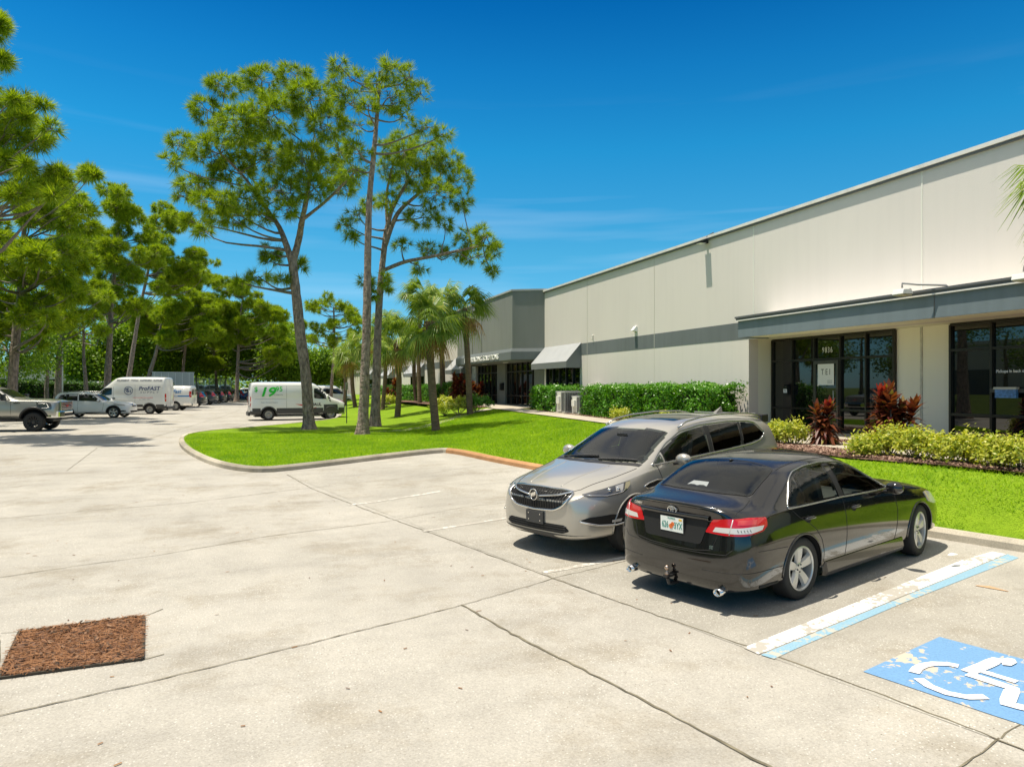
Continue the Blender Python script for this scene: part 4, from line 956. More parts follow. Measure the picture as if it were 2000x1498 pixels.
# ---- wheels
TYRE, RIM = {}, {}
def wheel(parent, x, y, z, r, w, rr, style, sg, rim_mat=None, steer=0.0):
    key = (round(r, 3), round(w, 3), round(rr, 3))
    if key not in TYRE:
        pr = [(rr-.004, -w*.42), (rr+.012, -w*.47), (r-.055, -w*.5), (r-.018, -w*.47), (r-.004, -w*.36), (r, -w*.2), (r, w*.2), (r-.004, w*.36), (r-.018, w*.47), (r-.055, w*.5), (rr+.012, w*.47), (rr-.004, w*.42)]
        o = MB().lathe(pr, 48, 0); gv = []
        t = o.build('tyre', m_tyre, smooth=True); TYRE[key] = t.data; bpy.data.objects.remove(t)
    rk = (style, key)
    rm = rim_mat or m_alloy
    if rk not in RIM:
        b = MB(); f = w*.5
        lip = [(rr-.03, -f*.8), (rr+.004, -f*.9), (rr+.006, f*.84), (rr+.004, f*.93), (rr-.008, f*.95), (rr-.018, f*.86), (rr-.022, f*.2), (rr-.03, -f*.8)]
        b.lathe(lip, 48, 0)
        def spoke(a, r0, w0, r1, w1, x0, x1, th=.03):
            ca, sa = math.cos(a), math.sin(a)
            def P(rad, off, xx): return (xx, rad*ca - off*sa, rad*sa + off*ca)
            rm_ = (r0+r1)/2; xm = (x0+x1)/2 + .006; wm = (w0+w1)/2
            rows = [(r0, w0, x0), (rm_, wm, xm), (r1, w1, x1)]; vs = []
            for (q, ww, xx) in rows: vs += [P(q, -ww, xx-th), P(q, -ww*.72, xx), P(q, ww*.72, xx), P(q, ww, xx-th)]
            fs = []
            for i in range(2):
                for j in range(3): fs.append((i*4+j, i*4+j+1, i*4+4+j+1, i*4+4+j))
            b.add(vs, fs)
        hub = rr*.30
        if style == 'five':
            for k in range(5): spoke(math.pi/2 + k*2*math.pi/5, hub*.7, .040, rr-.015, .066, f*.62, f*.80)
        elif style == 'multi':
            for k in range(5):
                for dd in (-.17, .17): spoke(math.pi/2 + k*2*math.pi/5 + dd*.5, hub*.7, .018, rr-.015, .020, f*.66, f*.82, .02)
                spoke(math.pi/2 + k*2*math.pi/5, hub*.6, .03, rr*.62, .03, f*.64, f*.74, .02)
        elif style == 'ten':
            for k in range(10): spoke(k*2*math.pi/10, hub*.7, .020, rr-.012, .028, f*.62, f*.80)
        elif style == 'truck':
            for k in range(12): spoke(k*2*math.pi/12, hub*.8, .012, rr-.012, .022, f*.45, f*.75)
        elif style == 'steel':
            b.lathe([(0.0, f*.62), (hub*.9, f*.62), (hub, f*.50), (rr*.62, f*.25), (rr*.8, f*.35), (rr-.018, f*.5)], 40, 0)
        b.lathe([(0.0, f*.70), (hub*.55, f*.70), (hub*.95, f*.60), (hub*1.02, f*.45), (0, f*.45)], 30, 0)
        cap = len(b.f)
        t = b.build('rim', [rm, m_trimb], smooth=True, fixn=False); 
        try: t.data.set_sharp_from_angle(angle=R(35))
        except Exception: pass
        RIM[rk] = t.data; bpy.data.objects.remove(t)
        k2 = MB(); k2.lathe([(0, f*.1), (rr*.72, f*.1), (rr*.72, f*.0), (0, 0)], 32, 0)
        for k in range(5):
            a = math.pi/2 + math.pi/5 + k*2*math.pi/5; k2.lathe([(0, f*.76), (.009, f*.76), (.010, f*.55)], 8, 0, (0, hub*.58*math.cos(a), hub*.58*math.sin(a)))
        t = k2.build('hub', m_disc, smooth=True); RIM[('hub', key)] = t.data; bpy.data.objects.remove(t)
    h = bpy.data.objects.new('wheel', RIM[('hub', key)]); COL.objects.link(h); h.parent = parent
    h.location = (x*sg, y, z); h.rotation_euler = (0, 0, (0 if sg > 0 else math.pi) + steer)
    for nm, d in (('tyre', TYRE[key]), ('rim', RIM[rk])):
        o = bpy.data.objects.new(nm, d); COL.objects.link(o); o.parent = h
    return h
def four_wheels(t, yf, r, w, rr, style, xo, rim_mat=None, steer=0.0, yr=0.0):
    for y in (yr, yf):
        for sg in (1, -1): wheel(t, xo - w*.5, y, r, r, w, rr, style, sg, rim_mat, steer if y == yf else 0)
def arch_lip(parent, mp_side, y, z, r, mat, a0=-5, a1=185, rad=.012, name='wheel_arch', off=.0):
    pts = [(y + r*math.cos(R(a)), z + r*math.sin(R(a))) for a in np.linspace(a0, a1, 26)]
    W_ = [mp_side(u, v, off)[0] for u, v in pts]
    return MB().tube(W_, rad, 6).build(name, mat, parent, smooth=True)
def place_car(t, x, y, z, deg, pitch=0.0):
    t.location = (x, y, z); t.rotation_mode = 'XYZ'
    # local +y is forwards; heading deg measured from +X
    t.rotation_euler = (R(pitch), 0, R(deg - 90))
def mirror_part(parent, sg, y, z, x, mat, size=(.10, .055, .075), name='door_mirror', arm=True):
    b = MB(); b.sphere((sg*(x+size[0]), y, z), 1, 8, sc=size)
    o = b.build(name, mat, parent, smooth=True)
    if arm:
        MB().tube([(sg*(x-.03), y+.02, z-size[2]*.8), (sg*(x+.06), y+.005, z-size[2]*.6)], .022, 8).build('mirror_arm', m_trimb, o, smooth=True)
    return o
# ------------------------------------------------------------------ black saloon, tail towards the camera
m_blk = paint('black_car_paint', (0.006, 0.0057, 0.0055), 0.12, 0.0, 1.0)
def dusty(m, dust, amt):
    nt = m.node_tree; n, l = nt.nodes, nt.links; b = n['Principled BSDF']; g = n.new('ShaderNodeNewGeometry'); s = n.new('ShaderNodeSeparateXYZ'); l.new(g.outputs['Normal'], s.inputs[0])
    q = n.new('ShaderNodeMapRange'); q.inputs[1].default_value = .70; q.inputs[2].default_value = .96; q.inputs[4].default_value = amt; l.new(s.outputs[2], q.inputs[0])
    nz = n.new('ShaderNodeTexNoise'); nz.inputs['Scale'].default_value = 3.5; nz.inputs['Detail'].default_value = 7; tc = n.new('ShaderNodeTexCoord'); l.new(tc.outputs['Object'], nz.inputs[0])
    r = n.new('ShaderNodeMapRange'); r.inputs[1].default_value = .3; r.inputs[2].default_value = .7; r.inputs[3].default_value = .65; r.inputs[4].default_value = 1; l.new(nz.outputs[0], r.inputs[0])
    k = n.new('ShaderNodeMath'); k.operation = 'MULTIPLY'; l.new(q.outputs[0], k.inputs[0]); l.new(r.outputs[0], k.inputs[1])
    d = n.new('ShaderNodeBsdfDiffuse'); d.inputs[0].default_value = (*dust, 1); mx = n.new('ShaderNodeMixShader'); l.new(k.outputs[0], mx.inputs[0]); l.new(b.outputs[0], mx.inputs[1]); l.new(d.outputs[0], mx.inputs[2]); l.new(mx.outputs[0], n['Material Output'].inputs[0])
dusty(m_blk, (.034, .033, .033), .5)
g_side = pane_mat('clear_side_glass', (.78, .84, .80)); g_rear = pane_mat('tinted_rear_glass', (.42, .44, .43)); g_front = pane_mat('windscreen_glass', (.78, .86, .81)); g_priv = pane_mat('privacy_glass', (.12, .12, .12))
def build_saloon():
    t = thing('parked_saloon', 'glossy black four-door saloon parked nearest, with red tail lamps and tow ball', 'car')
    S = [(-.985, .76, .185, .90, .70, .60, 1.025, 1.055, {0:-.0, 1:-.02, 2:-.06, 3:-.075, 4:-.03, 8:-.02, 9:-.035, 10:-.045}, {'c': 1.0, 'ch': .70}),
         (-.86, .89, .18, .945, .815, .64, 1.055, 1.085, None, {'c': 1.0}),
         (-.60, .91, .18, .965, .845, .635, 1.085, 1.115, None, {'b': .0}),
         (-.46, .91, .205, .97, .85, .645, 1.16, 1.195),
         (-.12, .91, .20, .975, .855, .635, 1.335, 1.385),
         (.12, .91, .20, .975, .857, .63, 1.385, 1.44),
         (.55, .91, .20, .97, .857, .63, 1.405, 1.472),
         (1.0, .91, .20, .96, .855, .63, 1.40, 1.472),
         (1.33, .91, .20, .95, .855, .62, 1.37, 1.44),
         (1.72, .91, .20, .935, .855, .64, 1.20, 1.26),
         (2.10, .91, .20, .92, .85, .66, 1.02, 1.055),
         (2.25, .91, .205, .915, .845, .66, .985, 1.01),
         (2.75, .905, .21, .885, .83, .62, .94, .965),
         (3.20, .88, .22, .82, .79, .58, .865, .89),
         (3.50, .82, .23, .74, .72, .52, .78, .80),
         (3.66, .70, .24, .64, .62, .46, .69, .70)]
    body, bvh = loft_body('body', S, m_blk, t, 3, .06, .035, creases=((5, 2, 12, .35), (8, 4, 8, .2), (2, 0, 14, .75)), arches=((0, .335, .365, .80), (2.776, .335, .365, .80)), arch_depth=.25)
    sk = Skin(bvh)
    sw_ = [[(-.155, 1.005), (.155, 1.003), (.19, 1.05), (.115, 1.26), (.06, 1.225), (-.03, 1.13)], [(.185, 1.002), (.835, .995), (.80, 1.352), (.60, 1.352), (.32, 1.33), (.15, 1.27)], [(.97, .993), (1.97, .972), (1.82, 1.085), (1.58, 1.21), (1.34, 1.295), (1.14, 1.335), (.935, 1.350)]]
    open_windows(body, sw_, [[(-.60, 1.42), (0, 1.47), (.60, 1.42), (.66, 1.75), (.70, 2.05), (0, 2.14), (-.70, 2.05), (-.66, 1.75)], [(-.61, -.52), (0, -.59), (.61, -.52), (.585, -.14), (.56, -.01), (0, .05), (-.56, -.01), (-.585, -.14)]])
    cabin(t, .86, 1.30, .62, 2.05, .30, .60, ('grey', (.26, .255, .245)), M('dark_cabin_trim', (.05, .05, .05), .7))
    MB().box(-.74, .74, -.62, -.02, .95, .975).build('parcel_shelf', M('shelf_felt', (.06, .06, .06), .9), t)
    for sg in (1, -1):
        sd = sk.side(sg)
        # daylight opening: rear quarter, rear door, front door
        dlo = catmull([(-.17, 1.005), (.55, 1.0), (1.30, .985), (2.02, .965), (1.72, 1.155), (1.40, 1.30), (1.10, 1.362), (.60, 1.375), (.22, 1.345), (.02, 1.22)], 6)
        P = [(-.20, .985), (.9, .985), (1.98, .958), (2.07, .965), (1.86, 1.09), (1.62, 1.215), (1.38, 1.305), (1.15, 1.352), (.80, 1.372), (.45, 1.362), (.18, 1.325), (.04, 1.26), (-.06, 1.15), (-.14, 1.06)]
        trim('window_trim', rounded(P, .05), sd, m_satin, t, .009, .0035, closed=True)
        gl = lambda pts, mat=None: patch('side_window', rounded(pts, .025), sd, g_side, t, .0035, .05)
        gl([(-.155, 1.005), (.155, 1.003), (.19, 1.05), (.115, 1.26), (.06, 1.225), (-.03, 1.13)])
        gl([(.185, 1.002), (.835, .995), (.80, 1.352), (.60, 1.352), (.32, 1.33), (.15, 1.27)], m_cglass2)
        gl([(.97, .993), (1.97, .972), (1.82, 1.085), (1.58, 1.21), (1.34, 1.295), (1.14, 1.335), (.935, 1.350)], m_cglass2)
        patch('window_pillar', [(.85, .992), (.955, .99), (.92, 1.352), (.815, 1.355)], sd, m_trimb, t, .004, .1)
        # doors
        trim('panel_gap', [(.90, .985), (.905, .80), (.89, .55), (.87, .295)], sd, m_gap, t, .0045, -.001)
        trim('panel_gap', [(.87, .295), (.48, .29), (.42, .34), (.41, .46), (.36, .60), (.26, .72), (.14, .80), (-.02, .88), (-.10, .94), (-.15, .985)], sd, m_gap, t, .0045, -.001)
        trim('panel_gap', [(.87, .295), (1.95, .30), (2.06, .34), (2.10, .50), (2.13, .70), (2.12, .85), (2.06, .95)], sd, m_gap, t, .0045, -.001)
        trim('panel_gap', [(-.30, .62), (-.60, .635), (-.78, .64)], sd, m_gap, t, .004, -.001)
        for y in (.05, 1.02):
            b = MB(); A = [sd(y + .0 + .2*k/6, .852 + .004*math.sin(k/6*math.pi), .012 + .028*math.sin(k/6*math.pi)**.6)[0] for k in range(7)]
            b.tube(A, [.010, .016, .017, .017, .017, .016, .010], 8); b.build('door_handle', m_blk, t, smooth=True)
            patch('handle_recess', [(y+.03 + .055*math.cos(a)+.05, .845+.04*math.sin(a)) for a in np.linspace(0, 6.283, 16, endpoint=False)], sd, m_gap, t, .002, .04)
        # sill skirt
        sk_ = MB(); sec = lambda y: [(.80, y, .36), (.896, y, .33), (.914, y, .22), (.898, y, .175), (.80, y, .170)]
        ys = [.43, .46, 1.3, 2.25, 2.30]; o = 0
        for i, y in enumerate(ys):
            f_ = .6 if i in (0, 4) else 1; sk_.v += [(sg*(.80+(p[0]-.80)*f_), p[1], p[2]) for p in sec(y)]
        for i in range(4):
            for j in range(4): sk_.f.append((i*5+j, i*5+j+1, i*5+5+j+1, i*5+5+j)); sk_.m.append(0)
        sk_.build('side_skirt', m_blk, t, smooth=False, fixn=True, bevel=0)
        arch_lip(t, sd, 0, .335, .37, m_blk); arch_lip(t, sd, 2.776, .335, .37, m_blk)
        # mirrors
        mirror_part(t, sg, 1.83, 1.0, .90, m_blk, (.105, .07, .075))
        # tail lamps
        cy = sk.cyl(sg*.35, -.35); ang = (lambda a: -a) if sg > 0 else (lambda a: 180 + a)
        TL = [(26, .955), (47, .965), (64, .955), (77, .935), (84, .80), (66, .79), (50, .80), (33, .83), (26, .88)]
        lamp = patch('tail_lamp', rounded([(ang(a), z) for a, z in TL], 1.2), cy, m_red, t, .010, .03, .02, su=R(.62))
        patch('clear_lens', [(ang(a), z) for a, z in [(31, .885), (45, .882), (57.5, .872), (74, .862), (76.5, .815), (58, .815), (45, .822), (34, .845)]], cy, m_clear, lamp, .0125, .03, su=R(.62))
        patch('upper_lens', [(ang(a), z) for a, z in [(38, .945), (55, .945), (55.5, .90), (40, .90)]], cy, m_red2, lamp, .012, .03, su=R(.62))
        trim('lamp_divider', [(ang(59), .953), (ang(62), .80)], cy, m_clear, lamp, .006, .011, step=4)
        for k in range(5): trim('lamp_louvre', [(ang(46+k*2.4), .858), (ang(45.2+k*2.4), .836)], cy, m_lampd, lamp, .004, .0125, step=4)
        # exhaust tips
        e_ = MB(); pr = [(.040, -.06), (.047, -.06), (.047, .08), (.040, .08)]
        e_.lathe([(a_*.78, b2-.02) for a_, b2 in pr], 20, 1, (sg*.60, -1.0, .225), close=True)
        e_.v = [(sg*.60 + (p[0]-sg*.60)*1.25, p[1], p[2]) for p in e_.v]
        ex = e_.build('exhaust_tip', m_chrome, t, smooth=True)
        e_ = MB(); e_.tube([(sg*.60, -1.0, .225), (sg*.60, -.4, .24)], .033, 12); e_.build('exhaust_bore', m_gap, ex)
        # head lamp corner visible past the wing
        cf = sk.cyl(sg*.3, 2.9); af = (lambda a: a) if sg > 0 else (lambda a: 180 - a)
        hl = patch('head_lamp', [(af(a), z) for a, z in [(12, .80), (25, .80), (50, .745), (62, .70), (58, .62), (35, .62), (16, .68)]], cf, m_clear, t, .006, .04, .02, su=R(.7))
        patch('turn_lens', [(af(a), z) for a, z in [(12, .80), (20, .80), (22, .68), (16, .68)]], cf, m_amber, hl, .009, .04, su=R(.7))
    re, fr, tp = sk.rear(), sk.front(), sk.top()
    # rear window and windscreen, mapped from above
    RW = [(-.61, -.52), (-.32, -.575), (0, -.59), (.32, -.575), (.61, -.52), (.585, -.14), (.56, -.01), (.28, .04), (0, .05), (-.28, .04), (-.56, -.01), (-.585, -.14)]
    rw = patch('rear_window', rounded(RW, .05), tp, g_rear, t, .004, .06)
    patch('parcel_shelf_label', [(-.22, -.50), (.05, -.50), (.03, -.43), (-.18, -.43)], tp, M('frosted_label', (.30, .32, .32), .4), rw, .0045, .1)
    patch('windscreen', rounded([(-.60, 1.42), (0, 1.47), (.60, 1.42), (.66, 1.75), (.70, 2.05), (0, 2.14), (-.70, 2.05), (-.66, 1.75)], .05), tp, g_front, t, .004, .07)
    trim('panel_gap', [(-.585, .0), (-.55, .5), (-.55, 1.3)], tp, m_gap, t, .004, 0); trim('panel_gap', [(.585, .0), (.55, .5), (.55, 1.3)], tp, m_gap, t, .004, 0)
    trim('window_seal', rounded(RW, .05), tp, m_gap, rw, .006, .002, closed=True)
    # boot lid seams and spoiler
    trim('panel_gap', [(-.64, -.57), (-.69, -.75), (-.70, -.95)], tp, m_gap, t, .004, 0); trim('panel_gap', [(.64, -.57), (.69, -.75), (.70, -.95)], tp, m_gap, t, .004, 0)
    trim('panel_gap', [(-.60, .955), (-.57, .80), (-.50, .625), (-.3, .60), (0, .592), (.3, .60), (.50, .625), (.57, .80), (.60, .955)], re, m_gap, t, .0045, 0)
    sp = MB(); n = 15; 
    for k in range(n):
        u = -1 + 2*k/(n-1); x = .63*u; yy = -1.03 + .13*u*u; zz = 1.062 - .035*u*u; fz = 1 - .7*abs(u)**4
        sp.v += [(x, yy+.14, zz-.012), (x, yy+.02, zz+.012*fz), (x, yy-.03*fz, zz+.004*fz), (x, yy-.015, zz-.028), (x, yy+.06, zz-.04)]
    for k in range(n-1):
        for j in range(5): sp.f.append((k*5+j, k*5+(j+1) % 5, (k+1)*5+(j+1) % 5, (k+1)*5+j)); sp.m.append(0)
    so = sp.build('boot_spoiler', m_blk, t, smooth=True, fixn=True)
    # plate recess, plate, chrome/black garnish, badges
    rc = patch('plate_recess', rounded([(-.37, .665), (.37, .665), (.45, .90), (.40, .925), (-.40, .925), (-.45, .90)], .04), re, m_gap, t, .004, .05)
    g_ = MB(); 
    for k in range(13):
        x = -.46 + .92*k/12; p = re(x, .93, .0)[0]; g_.v += [(x, p.y-.006, .965), (x, p.y-.030, .955), (x, p.y-.030, .925), (x, p.y-.002, .915)]
    for k in range(12):
        for j in range(3): g_.f.append((k*4+j, k*4+j+1, k*4+5+j, k*4+4+j)); g_.m.append(0)
    g_.build('boot_garnish', m_blk, t, smooth=True, fixn=True)
    py = re(0, .82, 0)[0].y - .018
    pl = MB().box(-.165, .165, py, py+.012, .735, .905).build('number_plate', m_trimb, t)
    MB().box(-.152, .152, py-.004, py-.0005, .745, .897).build('plate_face', M('plate_white', (.80, .84, .80), .5), pl)
    gm = M('plate_green', (.05, .28, .22), .5)
    fr4 = lambda x, z, yy=py-.006: frame((x, yy, z), (1, 0, 0), (0, 0, 1))
    text_mesh('plate_text', '626', .098, gm, pl, fr4(-.088, .81), .0008, bold=.001, sx=.62); text_mesh('plate_text', '3YX', .098, gm, pl, fr4(.088, .81), .0008, bold=.001, sx=.62)
    text_mesh('plate_text', 'FLORIDA', .026, gm, pl, fr4(0, .884), .0008)
    d = MB()
    for (cx, cz, rr_) in ((-.008, .80, .026), (.016, .825, .022)): d.lathe([(0, -.002), (rr_, -.002), (rr_, .0)], 14, 1, (cx, py-.006, cz))
    d.build('plate_emblem', M('orange_emblem', (.75, .16, .03), .5), pl); MB().box(.098, .14, py-.006, py-.004, .868, .888).build('plate_sticker', M('yellow_sticker', (.75, .45, .03), .5), pl)
    # oval emblem of three interlocked ellipses
    ey = re(0, .985, 0)[0].y - .016; b = MB()
    def oval(cx, cz, a, c, rr_=.0045, n=28): b.tube([(cx + a*math.cos(q), ey, cz + c*math.sin(q)) for q in np.linspace(0, 2*math.pi, n)], rr_, 6)
    oval(0, .975, .058, .040, .006); oval(0, .990, .034, .012, .004); oval(0, .973, .014, .036, .004)
    b.build('boot_emblem', m_chrome, t, smooth=True)
    text_mesh('boot_badge', 'SE', .045, m_chrome, t, mapfn=onto(re, .005, .50, .655), extrude=.002, bold=.002)
    text_mesh('boot_badge', 'CAMRY', .042, m_chrome, t, mapfn=onto(re, .005, -.52, .985), extrude=.002, bold=.001)
    # bumper: lower seam, lip, hitch
    for sg in (1, -1):
        cyb = sk.cyl(sg*.2, -.3)
        trim('bumper_vent', [(-12, .275), (-22, .28), (-34, .275)] if sg > 0 else [(192, .275), (202, .28), (214, .275)], cyb, m_gap, t, .020, -.006, step=4)
        trim('bumper_seam', [(-6, .435), (-25, .44), (-50, .43), (-75, .42)] if sg > 0 else [(186, .435), (205, .44), (230, .43), (255, .42)], cyb, m_gap, t, .004, .0, step=3)
    trim('panel_gap', [(-.72, .655), (-.66, .60), (-.4, .585), (0, .575), (.4, .585), (.66, .60), (.72, .655)], re, m_gap, t, .004, 0)
    h = MB(); h.tube([(.0, -.75, .19), (0, -1.06, .19), (0, -1.10, .20), (0, -1.12, .26)], .020, 8); h.box(-.03, .03, -1.16, -1.06, .27, .29)
    hi = h.build('tow_hitch', m_trimb, t, smooth=False)
    h = MB(); h.lathe([(0, .29), (.022, .29), (.022, .32), (.012, .325), (.012, .345)], 14, 2, (0, -1.13, 0)); h.sphere((0, -1.13, .37), .026, 8); h.build('tow_ball', M('worn_steel', (.50, .38, .30), .3, .9), hi, smooth=True)
    b = MB(); b.sphere((0, .02, 1.418), 1, 6, sc=(.02, .03, .012)); b.build('roof_antenna', m_trimb, t, smooth=True)
    four_wheels(t, 2.776, .334, .215, .232, 'five', .885, steer=R(7))
    return t
saloon = build_saloon(); place_car(saloon, 5.229, 6.964, -0.01, 17.4, 1.5)
# ------------------------------------------------------------------ bronze-grey crossover, nose towards the camera
m_buick = paint('warm_grey_metallic_paint', (0.46, 0.435, 0.385), 0.28, 0.45, 1.0)
def build_crossover():
    t = thing('parked_crossover', 'warm grey metallic three-row crossover with oval chrome grille, parked beside the black saloon', 'car')
    KX = .975
    S = [(-1.22, .78, .36, 1.02, .78, .66, 1.52, 1.57, {0:.05,1:.0,2:-.03,3:-.05,4:-.03,5:-.0,6:.02,7:.12,8:.22,9:.20,10:.18}, {'c': 1.0}),
         (-1.02, .94, .30, 1.12, .90, .70, 1.58, 1.63, {6:0,7:.03,8:.08,9:.06,10:.05}),
         (-.60, .985, .26, 1.16, .93, .705, 1.635, 1.675),
         (0, 1.0, .24, 1.15, .945, .71, 1.68, 1.725),
         (.7, 1.0, .24, 1.14, .945, .715, 1.695, 1.75),
         (1.35, 1.0, .24, 1.125, .94, .71, 1.67, 1.74),
         (1.80, 1.0, .24, 1.115, .94, .71, 1.60, 1.675),
         (2.25, 1.0, .24, 1.105, .94, .75, 1.39, 1.455),
         (2.68, 1.0, .25, 1.08, .935, .82, 1.185, 1.235),
         (2.88, 1.0, .25, 1.045, .93, .80, 1.115, 1.17),
         (3.20, .995, .25, .995, .91, .74, 1.06, 1.12),
         (3.60, .955, .25, .93, .86, .64, .985, 1.05),
         (3.85, .85, .25, .87, .76, .56, .90, .965),
         (3.98, .72, .26, .80, .66, .48, .83, .885),
         (4.03, .60, .30, .74, .56, .44, .775, .82)]
    S = [(q[0], q[1]*KX, q[2], q[3], q[4]*KX, q[5]*KX) + q[6:] for q in S]
    body, bvh = loft_body('body', S, m_buick, t, 3, .05, .04, creases=((5, 3, 11, .3), (8, 2, 7, .25), (2, 1, 13, .4)), arches=((0, .375, .43, .88), (3.071, .375, .43, .88)), arch_depth=.27)
    sk = Skin(bvh); fr, tp, re = sk.front(), sk.top(), sk.rear()
    WS = [(-.66, 1.90), (0, 1.97), (.66, 1.90), (.72, 2.3), (.80, 2.70), (.40, 2.83), (0, 2.87), (-.40, 2.83), (-.80, 2.70), (-.72, 2.3)]
    open_windows(body, [[(-.39, 1.285), (.16, 1.235), (.04, 1.58), (-.38, 1.535), (-.57, 1.36)], [(.25, 1.23), (1.05, 1.20), (1.0, 1.59), (.4, 1.60), (.13, 1.59)], [(1.17, 1.195), (2.28, 1.165), (2.28, 1.31), (2.08, 1.395), (1.70, 1.53), (1.12, 1.59)]], [WS], 1.1)
    cabin(t, .90, 1.70, .75, 2.68, .45, .80, ('dark', (.07, .068, .065)), M('dark_cabin_trim', (.05, .05, .05), .7), .40)
    for sg in (1, -1):
        sd = sk.side(sg)
        D = [(-.42, 1.27), (-.1, 1.225), (1.0, 1.185), (2.62, 1.135), (2.40, 1.26), (2.10, 1.41), (1.72, 1.55), (1.2, 1.61), (.4, 1.62), (-.20, 1.59), (-.42, 1.55), (-.62, 1.36)]
        trim('window_trim', rounded(D, .06), sd, m_satin, t, .011, .004, closed=True)
        gl = lambda pts, mat=None: patch('side_window', rounded(pts, .03), sd, g_side if (mat is not None or pts[0][0] > 2) else g_priv, t, .004, .06)
        gl([(-.39, 1.285), (.16, 1.235), (.04, 1.58), (-.38, 1.535), (-.57, 1.36)]); gl([(.25, 1.23), (1.05, 1.20), (1.0, 1.59), (.4, 1.60), (.13, 1.59)])
        gl([(1.17, 1.195), (2.28, 1.165), (2.28, 1.31), (2.08, 1.395), (1.70, 1.53), (1.12, 1.59)], m_cglass2); gl([(2.33, 1.165), (2.56, 1.155), (2.33, 1.28)])
        patch('window_pillar', [(1.06, 1.20), (1.16, 1.195), (1.11, 1.59), (1.01, 1.59)], sd, m_trimb, t, .0045, .1)
        patch('window_pillar', [(.17, 1.235), (.24, 1.235), (.12, 1.59), (.05, 1.585)], sd, m_trimb, t, .0045, .1)
        for line in ([(1.10, 1.185), (1.12, .8), (1.10, .5), (1.08, .34)], [(1.08, .34), (.55, .33), (.47, .45), (.42, .62), (.25, .80), (.14, .93), (.17, 1.05), (.20, 1.22)],
                     [(1.08, .34), (2.25, .34), (2.35, .40), (2.40, .62), (2.43, .85), (2.52, 1.14)]):
            trim('panel_gap', line, sd, m_gap, t, .005, 0)
        for y in (.30, 1.30):
            A = [sd(y + .22*k/6, .985, .014 + .03*math.sin(k/6*math.pi)**.6)[0] for k in range(7)]
            MB().tube(A, [.010, .017, .018, .018, .018, .017, .010], 8).build('door_handle', m_satin, t, smooth=True)
        # porthole badge on the wing
        ph = patch('wing_vent', [(2.62, .865), (2.50, .90), (2.42, .935), (2.60, .94), (2.78, .915), (2.86, .885), (2.80, .855)], sd, m_gap, t, .004, .04)
        trim('vent_trim', [(2.20, .965), (2.42, .94), (2.60, .945), (2.78, .92), (2.88, .885), (2.80, .85), (2.62, .86), (2.48, .90)], sd, m_chrome, ph, .009, .006)
        patch('sill_moulding', [(.50, .33), (2.62, .33), (2.62, .255), (.50, .255)], sd, m_trimg, t, .012, .08, .01)
        arch_lip(t, sd, 0, .375, .435, m_buick, rad=.014); arch_lip(t, sd, 3.071, .375, .435, m_buick, rad=.014)
        mirror_part(t, sg, 2.18, 1.20, .985, m_buick, (.125, .085, .085))
        rr = MB(); rp = [(sg*.70, 1.72, 1.60), (sg*.695, 1.5, 1.68), (sg*.685, 1.1, 1.725), (sg*.68, .4, 1.745), (sg*.68, -.3, 1.715), (sg*.68, -.62, 1.665), (sg*.68, -.75, 1.61)]
        rr.tube(rp, .014, 8); rr.build('roof_rail', m_satin, t, smooth=True)
        # lamps
        cf = sk.cyl(sg*.25, 2.9); af = (lambda a: a) if sg > 0 else (lambda a: 180 - a)
        HL = [(19, .99), (28, .98), (42, .95), (58, .905), (66, .87), (60, .835), (47, .825), (30, .85), (25, .885), (20, .94)]
        hl = patch('head_lamp', rounded([(af(a), z) for a, z in HL], 1.2), cf, m_lampd, t, .006, .03, .02, su=R(.85))
        patch('turn_lens', [(af(a), z) for a, z in [(19.5, .985), (26, .975), (29, .90), (25, .895), (20.5, .94)]], cf, m_amber, hl, .010, .03, su=R(.85))
        patch('lamp_lens', [(af(a), z) for a, z in [(29, .968), (39, .945), (39, .88), (33, .868), (31, .89)]], cf, m_clear, hl, .010, .03, su=R(.85))
        trim('lamp_strip', [(af(62), .86), (af(48), .838), (af(32), .862), (af(27), .90)], cf, m_chrome, hl, .008, .012, step=3)
        for a in (36, 45): 
            p, n = cf(af(a), .905, .002); MB().sphere(p, .028, 8).build('projector_lens', m_chrome, hl, smooth=True)
        FG = [(af(30), .56), (af(44), .60), (af(60), .585), (af(66), .545), (af(54), .49), (af(38), .465), (af(29), .48)]
        fg = patch('fog_recess', rounded(FG, 1.5), cf, m_gap, t, .005, .04, su=R(.9))
        trim('fog_trim', [(af(28.5), .60), (af(27.5), .52), (af(30), .465), (af(40), .452), (af(54), .475), (af(66), .535)], cf, m_chrome, fg, .014, .008, step=2)
        patch('fog_lamp', [(af(a), z) for a, z in [(34, .53), (44, .525), (44, .495), (35, .492)]], cf, m_clear, fg, .012, .04, su=R(.9))
        crr = sk.cyl(sg*.3, -.3); ar = (lambda a: -a) if sg > 0 else (lambda a: 180 + a)
        patch('tail_lamp', rounded([(ar(a), z) for a, z in [(22, 1.10), (45, 1.08), (80, 1.05), (80, .95), (50, .95), (28, 1.0)]], 1.2), crr, m_red, t, .008, .04, .02, su=R(.8))
    patch('windscreen', rounded([(-.66, 1.90), (0, 1.97), (.66, 1.90), (.72, 2.3), (.80, 2.70), (.40, 2.83), (0, 2.87), (-.40, 2.83), (-.80, 2.70), (-.72, 2.3)], .06), tp, g_front, t, .005, .08)
    wp = MB()
    for a, b_ in (((.62, 2.80), (-.02, 2.74)), ((-.10, 2.84), (-.70, 2.70))):
        wp.tube([tp(a[0]+(b_[0]-a[0])*k/6, a[1]+(b_[1]-a[1])*k/6, .02)[0] for k in range(7)], .012, 6)
    wp.build('wiper', m_trimb, t)
